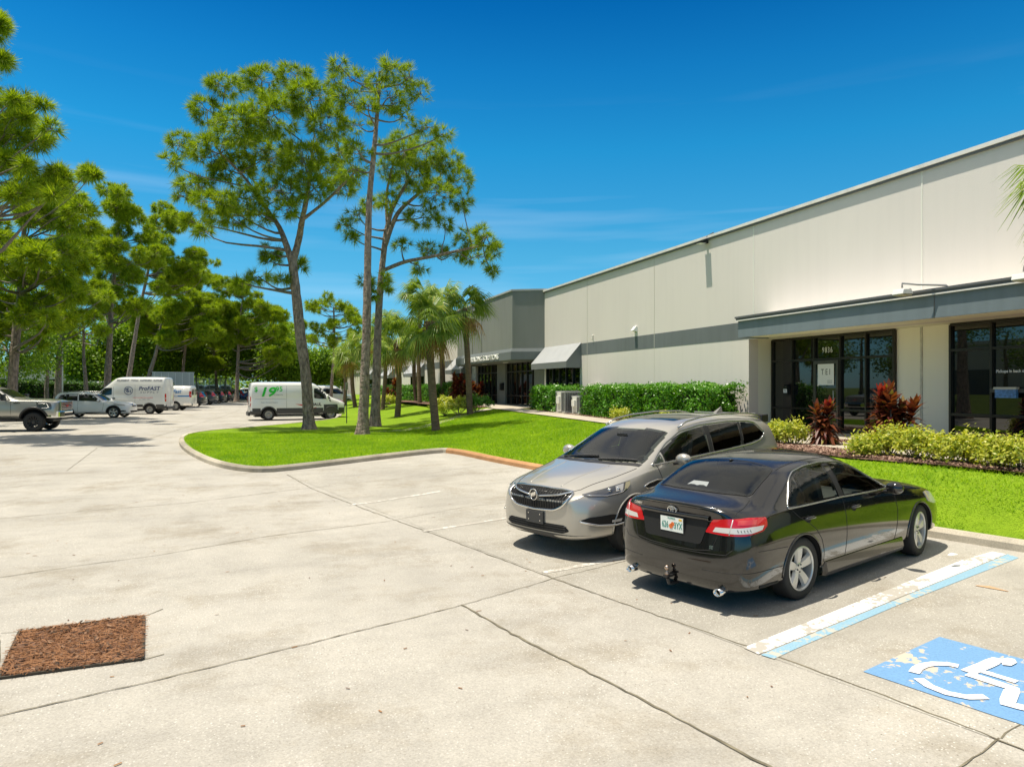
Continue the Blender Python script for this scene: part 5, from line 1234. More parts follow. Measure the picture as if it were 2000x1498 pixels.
    patch('cowl_panel', [(-.80, 2.72), (-.40, 2.845), (0, 2.885), (.40, 2.845), (.80, 2.72), (.80, 2.80), (.4, 2.93), (0, 2.97), (-.4, 2.93), (-.80, 2.80)], tp, m_trimb, t, .004, .08)
    patch('sunroof_glass', rounded([(-.50, .75), (.50, .75), (.48, 1.50), (0, 1.55), (-.48, 1.50)], .06), tp, m_cglass, t, .004, .1)
    patch('sunroof_glass', rounded([(-.48, -.45), (.48, -.45), (.48, .35), (-.48, .35)], .06), tp, m_cglass, t, .004, .1)
    for sg in (1, -1): trim('panel_gap', [(sg*.80, 2.85), (sg*.74, 3.3), (sg*.60, 3.78), (sg*.45, 3.95)], tp, m_gap, t, .005, 0)
    trim('bonnet_crease', [(.42, 2.98), (.36, 3.4), (.30, 3.85)], tp, m_buick, t, .010, -.004); trim('bonnet_crease', [(-.42, 2.98), (-.36, 3.4), (-.30, 3.85)], tp, m_buick, t, .010, -.004)
    rwin = patch('rear_window', rounded([(-.62, 1.16), (.62, 1.16), (.55, 1.52), (-.55, 1.52)], .05), re, m_cglass, t, .005, .08)
    b = MB(); b.prism([(-.98, 1.655), (-.70, 1.69), (-.70, 1.66), (-.96, 1.63)], 0, -.62, .62); b.build('tailgate_spoiler', m_buick, t, bevel=.008)
    for sg in (1, -1): MB().box(*sorted((sg*.62, sg*.70)), -1.0, -.78, 1.52, 1.66).build('spoiler_end', m_trimb, t, bevel=.02)
    fi = MB(); fi.add([(0, -.62, 1.80), (-.03, -.62, 1.68), (.03, -.62, 1.68), (0, -.34, 1.70), (-.03, -.40, 1.69), (.03, -.40, 1.69)], [(0, 1, 2), (0, 3, 4, 1), (0, 2, 5, 3), (3, 5, 4)]); fi.build('shark_fin_antenna', m_buick, t)
    # oval grille
    GR = [(-.56, .885), (-.40, .905), (0, .915), (.40, .905), (.56, .885), (.575, .83), (.50, .72), (.36, .655), (0, .635), (-.36, .655), (-.50, .72), (-.575, .83)]
    gr = patch('grille', rounded(GR, .03), fr, m_gap, t, .004, .05)
    def inside(x):  # grille top & bottom at x
        ax = abs(x); tpz = .915 - .03*(ax/.56)**2; bt = .635 + .02*(ax/.36)**2 if ax < .36 else .655 + (.83-.655)*((ax-.36)/.215)**1.3
        return bt, tpz
    bars = MB()
    for k in range(-12, 13):
        x = k*.045; bt, tz = inside(x)
        q = [fr(x, bt+.012+(tz-bt-.024)*j/6, .016)[0] for j in range(7)]; bars.tube(q, .006, 4)
    bars.build('grille_bars', M('gloss_black_bar', (.02, .02, .02), .15), gr, smooth=True)
    trim('grille_surround', rounded(GR, .05), fr, m_chrome, gr, .018, .008, closed=True)
    for sg in (1, -1): trim('grille_wing', [(sg*.07, .80), (sg*.2, .815), (sg*.4, .835), (sg*.57, .878)], fr, m_chrome, gr, .013, .028)
    p = fr(0, .80, .045)[0]
    b = MB(); pr = [(.062, 0), (.072, .006), (.082, 0), (.072, -.006)]
    b.lathe(pr, 28, 1, p, close=True); em = b.build('grille_emblem', m_chrome, t, smooth=True)
    b = MB(); b.lathe([(0, .004), (.066, .004)], 24, 1, (p.x, p.y-.008, p.z)); b.build('emblem_field', m_trimb, em)
    b = MB()
    for k in (-1, 0, 1):
        cx, cz = k*.030, -k*.012; b.prism([(p.x+cx-.017, p.z+cz+.032), (p.x+cx+.017, p.z+cz+.032), (p.x+cx+.016, p.z+cz-.005), (p.x+cx, p.z+cz-.034), (p.x+cx-.016, p.z+cz-.005)], 1, p.y-.008, p.y+.006+k*.002)
    b.build('emblem_shields', m_chrome, em, bevel=.003)
    LG = [(-.52, .47), (.52, .47), (.60, .40), (.50, .36), (-.50, .36), (-.60, .40)]
    lg = patch('lower_grille', rounded(LG, .03), fr, m_gap, t, .004, .05)
    for z in (.39, .42, .45): trim('grille_slat', [(-.55, z), (0, z), (.55, z)], fr, m_black, lg, .005, .008)
    patch('lower_bumper', [(-.80, .345), (.80, .345), (.74, .27), (-.74, .27)], fr, m_trimg, t, .006, .06)
    pp = fr(0, .535, .01)[0]; px_ = -.02
    pb = MB().box(px_-.165, px_+.165, pp.y-.02, pp.y+.016, .445, .615).build('plate_bracket', m_trimg, t, bevel=.008)
    b = MB()
    for a in (-.11, .11):
        for z in (.575, .49): b.lathe([(0, pp.y+.020), (.009, pp.y+.020), (.009, pp.y+.015)], 8, 1, (px_+a, 0, z))
    b.build('bracket_screws', m_chrome, pb)
    four_wheels(t, 3.071, .385, .235, .265, 'multi', .945, steer=R(0))
    return t
crossover = build_crossover()
hx, hy = math.cos(R(197.5)), math.sin(R(197.5))
place_car(crossover, 7.364, 10.603, 0.09, 202.3, -1.7)
# ------------------------------------------------------------------ generic cars and vans
def generic_car(name, label, cat, p, group=None, levels=2):
    """p: dims measured from the rear axle, y forwards"""
    t = thing(name, label, cat, group=group)
    W2, H, wb, ro, fo = p['w']/2, p['h'], p['wb'], p['ro'], p['fo']; r = p.get('r', .34); zl = p.get('zl', .24)
    bf, br = p['bf'], p['br']; wr = p.get('wr', W2*.72); nose, cowl = p['nose'], p['cowl']; yc = p['yc']; yf = p['yf']; yr = p['yr']; zre = p.get('zre', br+.12)
    hat = p.get('hat', True); ps = p['paint']
    S = []
    if hat:
        S.append((-ro, W2*.80, zl+.1, br-.02, W2*.80, wr*.92, H-.16, H-.11, {0:.05, 3:-.04, 4:-.03, 6:.04, 7:.14, 8:.26, 9:.24, 10:.22}))
        S.append((-ro+.2, W2*.95, zl+.04, br, W2*.90, wr*.97, H-.10, H-.05, {7:.03, 8:.08, 9:.06, 10:.05}))
    else:
        S += [(-ro, W2*.80, zl+.06, br-.05, W2*.74, W2*.66, br+.06, br+.09, {3:-.06, 4:-.03}), (-ro+.14, W2*.96, zl, br-.02, W2*.88, W2*.70, br+.09, br+.12),
              (yr-.5, W2, zl, br, W2*.93, W2*.70, br+.11, br+.14), (yr-.36, W2, zl, br, W2*.93, W2*.69, br+.18, br+.21)]
    S += [(yr, W2, zl, br, W2*.935, wr, H-.07, H-.03), ((yr*2+yf)/3, W2, zl, L2(br, bf, .4), W2*.94, wr, H-.045, H), ((yr+yf*2)/3, W2, zl, L2(br, bf, .7), W2*.94, wr, H-.05, H-.005),
          (yf, W2, zl, L2(br, bf, .85), W2*.935, wr, H-.105, H-.04), (L2(yf, yc, .55), W2, zl, bf+.01, W2*.93, L2(wr, W2*.78, .5), L2(H-.1, cowl, .6), L2(H-.04, cowl+.03, .56)),
          (yc, W2, zl, bf, W2*.93, W2*.76, cowl-.04, cowl), (yc+.16, W2, zl, bf-.01, W2*.92, W2*.74, cowl-.055, cowl-.02), (L2(yc, wb+fo, .5), W2*.99, zl, L2(bf, nose, .35)-.03, W2*.90, W2*.66, L2(cowl, nose, .35)-.04, L2(cowl, nose, .3)),
          (wb+fo-.30, W2*.93, zl, nose-.10, W2*.82, W2*.58, nose-.03, nose), (wb+fo-.10, W2*.82, zl+.02, nose-.16, W2*.70, W2*.50, nose-.09, nose-.06), (wb+fo, W2*.68, zl+.05, nose-.24, W2*.58, W2*.44, nose-.18, nose-.15)]
    body, bvh = loft_body('body', S, ps, t, levels, .05, .04, creases=((5, 2, len(S)-4, .3),), arches=((0, r, r+.05, W2*.88), (wb, r, r+.05, W2*.88)), arch_depth=.25)
    sk = Skin(bvh); fr, tp, re = sk.front(), sk.top(), sk.rear()
    gy0 = p.get('gy0', (-ro+.32 if hat else yr-.12)); zt = H-.13; glm = p.get('glass', m_cglass)
    for sg in (1, -1):
        sd = sk.side(sg); yb = p.get('yb', (yf+yr)/2+.15); b0, b1 = br+.05, bf+.05
        zz = lambda y: L2(b0, b1, (y-gy0)/(yc-.15-gy0))
        ro_ = [(gy0+.10, zt-.10)] if hat else [(gy0+.22, zt-.10)]
        D = [(gy0, b0), (yc-.15, b1), (yf+.05, zt-.04), (yf-.35, zt), (yr+.3, zt)] + ro_
        trim('window_trim', rounded(D, .06), sd, p.get('trim', m_trimb), t, .010, .002, closed=True)
        patch('side_window', rounded([(gy0+.04, b0+.02), (yb-.04, zz(yb)+.015), (yb-.07, zt-.02), (yr+.3, zt-.02), (ro_[0][0]+.05, zt-.11)], .03), sd, glm, t, .004, .1)
        patch('side_window', rounded([(yb+.04, zz(yb)+.015), (yc-.22, b1+.015), (yf+.02, zt-.07), (yf-.36, zt-.02), (yb, zt-.02)], .03), sd, glm, t, .004, .1)
        if hat: trim('window_divider', [(gy0+.62, zz(gy0+.6)), (gy0+.52, zt-.02)], sd, p['paint'] if p.get('dpill') else m_trimb, t, .025, .0, step=.1)
        for ln in ([(yb, zz(yb)), (yb, zl+.12)], [(yb, zl+.12), (.45, zl+.12), (.38, .6), (.05, .85), (0, br)], [(yb, zl+.12), (yc-.1, zl+.12), (yc-.02, .7), (yc, bf)]): trim('panel_gap', ln, sd, m_gap, t, .006, -.001, step=.1)
        for y in (.25, yb+.15): MB().tube([sd(y + .2*k/4, br-.10, .012 + .025*math.sin(k/4*math.pi)**.6)[0] for k in range(5)], .015, 6).build('door_handle', p.get('hmat', ps), t, smooth=True)
        if p.get('clad'):
            patch('sill_cladding', [(.42, zl+.13), (wb-.42, zl+.13), (wb-.42, zl+.0), (.42, zl+.0)], sd, m_trimg, t, .012, .15, .01)
            for yy in (0, wb): arch_lip(t, sd, yy, r, r+.075, m_trimg, rad=.032)
        mirror_part(t, sg, yc-.30, bf+.12, W2*.93, p.get('mmat', ps), (.11, .07, .08))
        if p.get('rails'): MB().tube([(sg*wr*.97, yf-.05, H-.06), (sg*wr*.96, yf-.2, H+.015), (sg*wr*.96, (yf+yr)/2, H+.035), (sg*wr*.96, yr+.1, H+.01), (sg*wr*.97, yr-.1, H-.06)], .018, 6).build('roof_rail', m_satin, t, smooth=True)
        cy = sk.cyl(sg*W2*.4, -.2); an = (lambda a: -a) if sg > 0 else (lambda a: 180+a); tz = p.get('tz', (br-.04, br-.20))
        if p.get('tall'): poly = [(48, br+.30), (62, br+.28), (74, br+.02), (68, br-.18), (40, br-.12), (42, br)]
        else: poly = [(28, tz[0]), (60, tz[0]+.01), (80, tz[0]-.02), (80, tz[1]), (55, tz[1]), (32, tz[1]+.04)]
        tl = patch('tail_lamp', rounded([(an(a), z) for a, z in poly], 1.5), cy, m_red, t, .010, .06, .02, su=R(.7))
        patch('clear_lens', [(an(a), z) for a, z in [(50, br-.12), (66, br-.12), (66, br-.16), (50, br-.16)]], cy, m_clear, tl, .013, .06, su=R(.7))
        cf = sk.cyl(sg*W2*.3, wb*.93); af = (lambda a: a) if sg > 0 else (lambda a: 180-a); hz = p.get('hz', (nose-.10, nose-.25))
        hl = patch('head_lamp', rounded([(af(a), z) for a, z in [(14, hz[0]+.02), (45, hz[0]), (62, hz[0]-.04), (60, hz[1]), (40, hz[1]), (20, hz[0]-.06)]], 1.5), cf, m_clear, t, .006, .06, .015, su=R(.75))
        trim('lamp_bar', [(af(20), hz[0]-.02), (af(40), hz[0]-.06), (af(58), hz[0]-.07)], cf, m_lampd, hl, .012, .008, step=4)
        patch('fog_lamp', [(af(a), z) for a, z in [(45, zl+.24), (60, zl+.24), (60, zl+.16), (45, zl+.16)]], cf, m_gap, t, .004, .06, su=R(.75))
    ww = W2*.74
    patch('windscreen', rounded([(-wr*.92, yf+.05), (0, yf+.10), (wr*.92, yf+.05), (ww, yc-.12), (0, yc-.03), (-ww, yc-.12)], .05), tp, glm, t, .005, .12)
    if hat: patch('rear_window', rounded([(-wr*.85, br+.10), (wr*.85, br+.10), (wr*.75, H-.20), (-wr*.75, H-.20)], .04), re, m_cglass, t, .005, .1)
    else: patch('rear_window', rounded([(-ww*.85, yr-.42), (ww*.85, yr-.42), (wr*.85, yr-.02), (-wr*.85, yr-.02)], .05), tp, m_cglass, t, .005, .1)
    MB().box(-.15, .15, -.006, 0, -.075, .075).build('number_plate', m_white, t).location = (0, re(0, p.get('pz', br-.22), .012)[0].y, p.get('pz', br-.22))
    if p.get('bumper_dark', True):
        patch('rear_bumper_trim', [(-W2*.7, zl+.30), (W2*.7, zl+.30), (W2*.66, zl+.12), (-W2*.66, zl+.12)], re, m_trimg, t, .008, .1)
    patch('grille', rounded([(-W2*.42, nose-.10), (W2*.42, nose-.10), (W2*.36, nose-.30), (-W2*.36, nose-.30)], .03), fr, m_gap, t, .005, .08)
    patch('lower_grille', rounded([(-W2*.6, zl+.22), (W2*.6, zl+.22), (W2*.55, zl+.10), (-W2*.55, zl+.10)], .03), fr, m_gap, t, .005, .08)
    if p.get('kidney'):
        for sg in (1, -1): trim('grille_surround', rounded([(sg*.03, nose-.11), (sg*.34, nose-.12), (sg*.31, nose-.29), (sg*.05, nose-.30)], .03), fr, m_chrome, t, .010, .006, closed=True)
    four_wheels(t, wb, r, p.get('tw', .225), p.get('rr', r*.68), p.get('style', 'ten'), W2-.025, p.get('rim'))
    return t
white_p = paint('white_car_paint', (.74, .74, .72), .30); silver_p = paint('silver_white_metallic', (.80, .79, .77), .28, .0)
gun_p = paint('gunmetal_paint', (.085, .09, .095), .3, .4); blk2 = paint('black_metallic_paint', (.012, .013, .014), .22); drk = paint('dark_green_grey_paint', (.035, .042, .042), .28, .3)
blue_p = paint('blue_car_paint', (.02, .05, .16), .28, .2); red_p = paint('red_car_paint', (.40, .025, .02), .3)
SUV = dict(w=1.84, h=1.66, wb=2.66, ro=.98, fo=.92, r=.345, zl=.24, bf=1.0, br=1.10, nose=.96, cowl=1.08, yc=2.12, yf=1.35, yr=-.45, paint=gun_p, clad=True, tall=True)
def ground_at(x, y): return zlot(x, y) + .006
def put(t, px, py, deg, ref, side=1):
    """put the car so that its reference point (local x, y) touches the lot where the photo shows it"""
    x, y = G(px, py); a = R(deg); f = Vector((math.cos(a), math.sin(a))); rt = Vector((math.sin(a), -math.cos(a)))
    o = Vector((x, y)) - rt*ref[0] - f*ref[1]; place_car(t, o.x, o.y, ground_at(o.x, o.y), deg); return t
X3 = dict(SUV, w=1.88, wb=2.81, ro=.93, fo=.91, h=1.66, r=.36, paint=silver_p, style='five', tall=False, kidney=True, trim=m_satin, rails=True, yf=1.50, yc=2.22, nose=1.0, rr=.25)
bx3 = generic_car('white_suv', 'pearl white compact SUV parked between the silver pickup and the tall van', 'car', X3); put(bx3, 222, 816.3, -13, (.85, 2.81))
# ------------------------------------------------------------------ pickup
def build_pickup():
    t = thing('pickup_truck', 'silver crew cab pickup with lifted black wheels and chrome grille, at the left edge', 'pickup truck')
    pp = paint('champagne_silver_paint', (.42, .41, .37), .3, .5); W2 = 1.03; wb = 4.0; fo = .95; r = .425
    S = [(-1.30, W2*.96, .62, 1.34, W2*.96, W2*.90, 1.44, 1.44), (-1.2, W2*.99, .60, 1.40, W2*.97, W2*.90, 1.47, 1.47), (.60, W2, .58, 1.42, W2*.97, W2*.90, 1.48, 1.48), (.72, W2, .58, 1.42, W2*.97, W2*.86, 1.50, 1.52),
         (.78, W2, .58, 1.36, W2*.97, .76, 1.86, 1.90), (1.05, W2, .58, 1.36, W2*.97, .75, 1.94, 1.99), (2.0, W2, .58, 1.36, W2*.97, .75, 1.965, 2.03), (2.45, W2, .58, 1.36, W2*.97, .74, 1.90, 1.97),
         (2.95, W2, .58, 1.36, W2*.97, .80, 1.62, 1.68), (3.25, W2, .58, 1.36, W2*.96, .84, 1.44, 1.49), (3.42, W2, .58, 1.36, W2*.96, .84, 1.42, 1.46), (4.2, W2, .58, 1.36, W2*.95, .80, 1.42, 1.46), (4.78, W2*.98, .56, 1.33, W2*.90, .74, 1.38, 1.41), (4.92, W2*.94, .56, 1.24, W2*.86, .70, 1.30, 1.33)]
    body, bvh = loft_body('body', S, pp, t, 2, .02, .02, creases=((5, 0, 13, .6), (3, 0, 13, .3), (1, 0, 13, .8)), arches=((0, .48, .52, .92), (wb, .48, .54, .92)), arch_depth=.3)
    sk = Skin(bvh); fr, tp, re = sk.front(), sk.top(), sk.rear()
    bed = MB().box(-.78, .78, -1.2, .62, 1.44, 1.485).build('bed_liner', m_trimb, t)
    for sg in (1, -1):
        sd = sk.side(sg)
        patch('side_window', rounded([(.95, 1.42), (1.82, 1.42), (1.82, 1.86), (1.12, 1.86), (1.0, 1.78)], .04), sd, m_cglass, t, .005, .1)
        patch('side_window', rounded([(1.93, 1.42), (2.95, 1.42), (2.78, 1.62), (2.48, 1.82), (2.30, 1.87), (1.93, 1.87)], .04), sd, m_cglass, t, .005, .1)
        trim('window_trim', rounded([(.88, 1.39), (3.08, 1.39), (2.84, 1.65), (2.52, 1.86), (2.3, 1.90), (1.08, 1.90), (.94, 1.82)], .06), sd, m_trimb, t, .014, .002, closed=True)
        for ln in ([(.80, .66), (.80, 1.40), (.78, 1.85)], [(1.88, 1.40), (1.88, .68)], [(3.12, 1.42), (3.12, .9), (3.10, .68)], [(.8, .68), (3.1, .68)]): trim('panel_gap', ln, sd, m_gap, t, .007, -.001, step=.1)
        for y in (1.02, 2.05): MB().tube([sd(y+.22*k/4, 1.28, .015+.03*math.sin(k/4*math.pi)**.6)[0] for k in range(5)], .020, 6).build('door_handle', m_trimb, t, smooth=True)
        for y in (0, wb): arch_lip(t, sd, y, .50, .565, m_trimb, 2, 178, .045)
        st_ = MB().tube([(sg*1.02, .62, .50), (sg*1.02, 3.3, .50)], .05, 10).build('side_step', m_trimb, t, smooth=True)
        m_ = MB().box(*sorted((sg*1.10, sg*1.36)), 2.86, 2.98, 1.40, 1.66).build('door_mirror', m_black, t, bevel=.03); MB().tube([(sg*.98, 2.9, 1.42), (sg*1.14, 2.92, 1.45)], .03, 6).build('mirror_arm', m_black, m_)
        text_mesh('door_badge', 'SIERRA', .085, m_trimb, t, mapfn=(onto(sd, .004, 3.35, 1.27, 1) if sg > 0 else (lambda co, sd=sd: sd(3.35-co.x, 1.27+co.y, .004+co.z)[0])), extrude=.002, bold=.003)
        cf = sk.cyl(sg*.2, 3.9); af = (lambda a: a) if sg > 0 else (lambda a: 180-a)
        hl = patch('head_lamp', rounded([(af(a), z) for a, z in [(14, 1.30), (40, 1.29), (46, 1.24), (46, .98), (34, .96), (18, 1.02)]], 1.5), cf, m_lampd, t, .010, .06, .03, su=R(1.0))
        trim('lamp_bracket', [(af(20), 1.24), (af(38), 1.24), (af(42), 1.05), (af(28), 1.03)], cf, m_clear, hl, .016, .012, step=3)
        hk = MB().box(*sorted((sg*.42, sg*.46)), 4.98, 5.02, .60, .72).build('tow_hook', m_red, t)
        crn = sk.cyl(sg*.3, -.6); an = (lambda a: -a) if sg > 0 else (lambda a: 180+a)
        patch('tail_lamp', [(an(a), z) for a, z in [(40, 1.35), (66, 1.35), (66, .95), (40, .95)]], crn, m_red, t, .01, .06, .02, su=R(1.0))
    patch('windscreen', rounded([(-.68, 2.52), (0, 2.58), (.68, 2.52), (.80, 3.14), (0, 3.24), (-.80, 3.14)], .05), tp, m_cglass, t, .006, .12)
    gf = MB().box(-.66, .66, 4.90, 4.985, .92, 1.30).build('grille', m_gap, t, bevel=.02)
    for k in range(5): MB().box(-.62, .62, 4.985, 5.02, .955+k*.07, .99+k*.07).build('grille_bar', m_chrome, gf, bevel=.008)
    MB().box(-.70, -.655, 4.93, 5.01, .90, 1.32).build('grille_side', m_chrome, gf, bevel=.01); MB().box(.655, .70, 4.93, 5.01, .90, 1.32).build('grille_side', m_chrome, gf, bevel=.01)
    b = MB(); b.prism([(-.98, 4.70), (-.86, 4.98), (-.5, 5.08), (.5, 5.08), (.86, 4.98), (.98, 4.70), (.98, 4.5), (-.98, 4.5)], 2, .60, .90)
    bp_ = b.build('front_bumper', m_chrome, t, bevel=.04, fixn=True); MB().box(-.48, .48, 5.06, 5.095, .66, .80).build('lower_grille', m_gap, bp_, bevel=.01); MB().box(-.75, .75, 4.6, 5.04, .50, .60).build('air_dam', m_trimb, bp_, bevel=.02)
    text_mesh('grille_badge', 'GMC', .11, m_red, gf, frame((0, 5.03, 1.11), (-1, 0, 0), (0, 0, 1)), .01, bold=.008)
    MB().prism([(2.9, 1.475), (3.7, 1.475), (3.9, 1.46), (2.9, 1.46)], 0, -.35, .35).build('bonnet_scoop', pp, t, bevel=.01) if False else None
    rb = MB().box(-.95, .95, -1.48, -1.28, .60, .82).build('rear_bumper', m_chrome, t, bevel=.03)
    four_wheels(t, wb, r, .30, .255, 'truck', 1.03, m_alloy_d, steer=R(-8))
    MB().box(-.45, .45, -1.0, 4.6, .42, .60).build('chassis', m_trimb, t)
    return t
pk = build_pickup(); put(pk, 66, 843, -6, (.95, 4.0))
# ------------------------------------------------------------------ vans
def van(name, label, p, group=None):
    t = thing(name, label, 'van', group=group); W2, H, wb, ro, fo, r, zl = p['w']/2, p['h'], p['wb'], p['ro'], p['fo'], p['r'], p['zl']
    nz, cz, yc, yf = p['nose'], p['cowl'], p['yc'], p['yf']; bz = p['belt']; wr = p.get('wr', W2*.82); m = p.get('paint', white_p)
    S = [(-ro, W2*.92, zl, bz, W2*.90, wr*.95, H-.14, H-.09, {8:.06, 9:.06, 10:.06}, {'b': .06}), (-ro+.12, W2*.98, zl, bz, W2*.96, wr*.99, H-.10, H-.03, None, {'b': .07}), (-ro+.5, W2, zl, bz, W2*.985, wr, H-.09, H, None, {'b': .08}),
         (wb*.4, W2, zl, bz, W2*.985, wr, H-.09, H+.01, None, {'b': .08}), (yf-.25, W2, zl, bz, W2*.98, wr, H-.10, H-.01, None, {'b': .07}), (yf+.05, W2, zl, bz, W2*.975, wr*.96, H-.20, H-.11, None, {'b': .05}),
         (L2(yf, yc, .55), W2, zl, bz-.02, W2*.96, L2(wr, W2*.8, .6), L2(H-.15, cz, .6), L2(H-.08, cz+.04, .56)), (yc, W2*.99, zl, bz-.06, W2*.94, W2*.78, cz-.05, cz), (yc+.15, W2*.99, zl, bz-.10, W2*.93, W2*.76, cz-.08, cz-.03),
         (wb+fo-.28, W2*.95, zl, nz-.06, W2*.85, W2*.64, nz+.02, nz+.05), (wb+fo-.07, W2*.86, zl, nz-.14, W2*.74, W2*.55, nz-.07, nz-.03), (wb+fo, W2*.74, zl+.03, nz-.24, W2*.62, W2*.46, nz-.18, nz-.14)]
    body, bvh = loft_body('body', S, m, t, 2, .04, .02, creases=((8, 0, 5, .35), (2, 0, 11, .4)), arches=((0, r, r+.07, W2*.9), (wb, r, r+.07, W2*.9)), arch_depth=.28)
    sk = Skin(bvh); fr, tp, re = sk.front(), sk.top(), sk.rear(); pr = p
    for sg in (1, -1):
        sd = sk.side(sg)
        wy0, wy1, wz0, wz1 = p['win']
        patch('side_window', rounded([(wy0, wz0+.05), (wy0+.3, wz0), (wy1, wz0), (wy1-.06, wz0+.10), (L2(wy0, wy1, .55), wz1-.04), (L2(wy0, wy1, .42), wz1), (wy0, wz1)], .05), sd, m_cglass, t, .006, .1)
        if p.get('rwin'): patch('side_window', rounded([(wy0-.95, wz0), (wy0-.12, wz0), (wy0-.12, wz1), (wy0-.95, wz1)], .05), sd, m_cglass, t, .006, .1)
        for ln in p['gaps']: trim('panel_gap', ln, sd, m_gap, t, .006, -.001, step=.15)
        if p.get('rib'):
            for z in p['rib']: trim('body_crease', [(-ro+.15, z), (wy0-.1, z)], sd, m, t, .014, -.006, step=.2)
        if p.get('clad'): 
            z0, z1 = p['clad']
            for (a, c) in ((-ro+.01, -r-.10), (r+.10, wb-r-.12), (wb+r+.10, wb+fo-.12)): 
                if c > a+.05: patch('side_cladding', [(a, z0), (c, z0), (c, z1), (a, z1)], sd, m_trimg, t, .014, .1, .012)
            for y in (0, wb): arch_lip(t, sd, y, r, r+.10, m_trimg, 0, 180, .045)
        else:
            for y in (0, wb): arch_lip(t, sd, y, r, r+.075, m, 5, 175, .015)
        mr = mirror_part(t, sg, yc-.42, p.get('mz', bz+.18), W2*.97, p.get('mmat', m_black), (.12, .07, .16))
        cy = sk.cyl(sg*W2*.5, -ro+.6); an = (lambda a: -a) if sg > 0 else (lambda a: 180+a); z0, z1 = p['tail']
        tl = patch('tail_lamp', rounded([(an(a), z) for a, z in [(p.get('ta', 52), z1), (66, z1), (66, z0), (p.get('ta', 52), z0)]], 2), cy, m_red, t, .012, .06, .02, su=R(.9))
        patch('clear_lens', [(an(a), z) for a, z in [(54, L2(z0, z1, .5)), (64, L2(z0, z1, .5)), (64, L2(z0, z1, .32)), (54, L2(z0, z1, .32))]], cy, m_clear, tl, .015, .06, su=R(.9))
        cf = sk.cyl(sg*W2*.3, wb*.9); af = (lambda a: a) if sg > 0 else (lambda a: 180-a); h0, h1 = p['head']
        hl = patch('head_lamp', rounded([(af(a), z) for a, z in [(18, h1), (32, h1-.02), (54, h1-.10), (54, h0), (34, h0+.02), (22, h0+.10)]], 2), cf, m_clear, t, .008, .06, .02, su=R(1.0))
        patch('turn_lens', [(af(a), z) for a, z in [(20, h1-.02), (27, h1-.03), (29, h1-.16), (22, h1-.12)]], cf, m_amber if p.get('amber') else m_lampd, hl, .011, .06, su=R(1.0))
        MB().box(*sorted((sg*W2*.985, sg*W2*1.015)), wy0-.24, wy0-.06, bz-.18, bz-.10).build('door_handle', m_trimb, t)
    patch('windscreen', rounded([(-wr*.88, yf+.16), (0, yf+.22), (wr*.88, yf+.16), (W2*.80, yc-.10), (0, yc+.02), (-W2*.80, yc-.10)], .05), tp, m_cglass, t, .007, .12)
    if p.get('dback'):
        for sg in (1, -1): patch('rear_window', rounded([(sg*.08, bz+.05), (sg*.70, bz+.05), (sg*.66, bz+.55), (sg*.08, bz+.55)], .05), re, m_cglass, t, .006, .1)
    trim('panel_gap', [(0, zl+.2), (0, H-.12)], re, m_gap, t, .006, .0)
    f_ = p.get('fbz', .42)
    patch('front_bumper', rounded([(-W2*.82, zl+f_), (W2*.82, zl+f_), (W2*.72, zl+.02), (-W2*.72, zl+.02)], .04), fr, p.get('bm', m_trimg), t, .014, .07)
    for sg in (1, -1):
        cf = sk.cyl(sg*W2*.3, wb*.9); af = (lambda a: a) if sg > 0 else (lambda a: 180-a)
        patch('front_bumper', [(af(a), z) for a, z in [(-6, zl+f_), (48, zl+f_), (48, zl+.02), (-6, zl+.02)]], cf, p.get('bm', m_trimg), t, .016, .07, su=R(1.0)) if p.get('wrapb', True) else None
        cy = sk.cyl(sg*W2*.5, -ro+.6); an = (lambda a: -a) if sg > 0 else (lambda a: 180+a)
        patch('rear_bumper', [(an(a), z) for a, z in [(0, zl+.26), (70, zl+.26), (70, zl), (0, zl)]], cy, p.get('bm', m_trimg), t, .03, .07, .02, su=R(.9))
    MB().box(-W2*.75, W2*.75, -ro-.10, -ro+.02, zl-.02, zl+.20).build('rear_bumper', p.get('bm', m_trimg), t, bevel=.02)
    patch('grille', rounded([(-W2*.50, nz-.12), (W2*.50, nz-.12), (W2*.46, nz-.36), (-W2*.46, nz-.36)], .04), fr, m_gap, t, .006, .08)
    MB().box(-.5, .5, -ro+.3, wb+fo-.5, zl-.10, zl+.05).build('chassis', m_trimb, t)
    four_wheels(t, wb, r, .235, r*.60, p.get('style', 'steel'), W2-.03, p.get('rim', m_steelw))
    t['_'] = 0; del t['_']
    return t, sk
def left_text(sk, t, body, size, mat, y0, z0, **k):   # for the left-hand side: reads nose -> tail
    sd = sk.side(-1); sxx = k.pop('off', .012); return text_mesh('side_lettering', body, size, mat, t, mapfn=lambda co: sd(y0-co.x, z0+co.y, sxx+co.z)[0], extrude=.002, **k)
def right_text(sk, t, body, size, mat, y0, z0, **k):
    sd = sk.side(1); sxx = k.pop('off', .012); return text_mesh('side_lettering', body, size, mat, t, mapfn=lambda co: sd(y0+co.x, z0+co.y, sxx+co.z)[0], extrude=.002, **k)
m_navy = M('navy_vinyl', (.03, .05, .17), .5); m_tblue = M('blue_vinyl', (.03, .17, .42), .5); m_greyv = M('grey_vinyl', (.22, .23, .27), .5); m_green = M('green_vinyl', (.02, .50, .03), .5); m_redv = M('red_vinyl', (.62, .03, .03), .5)
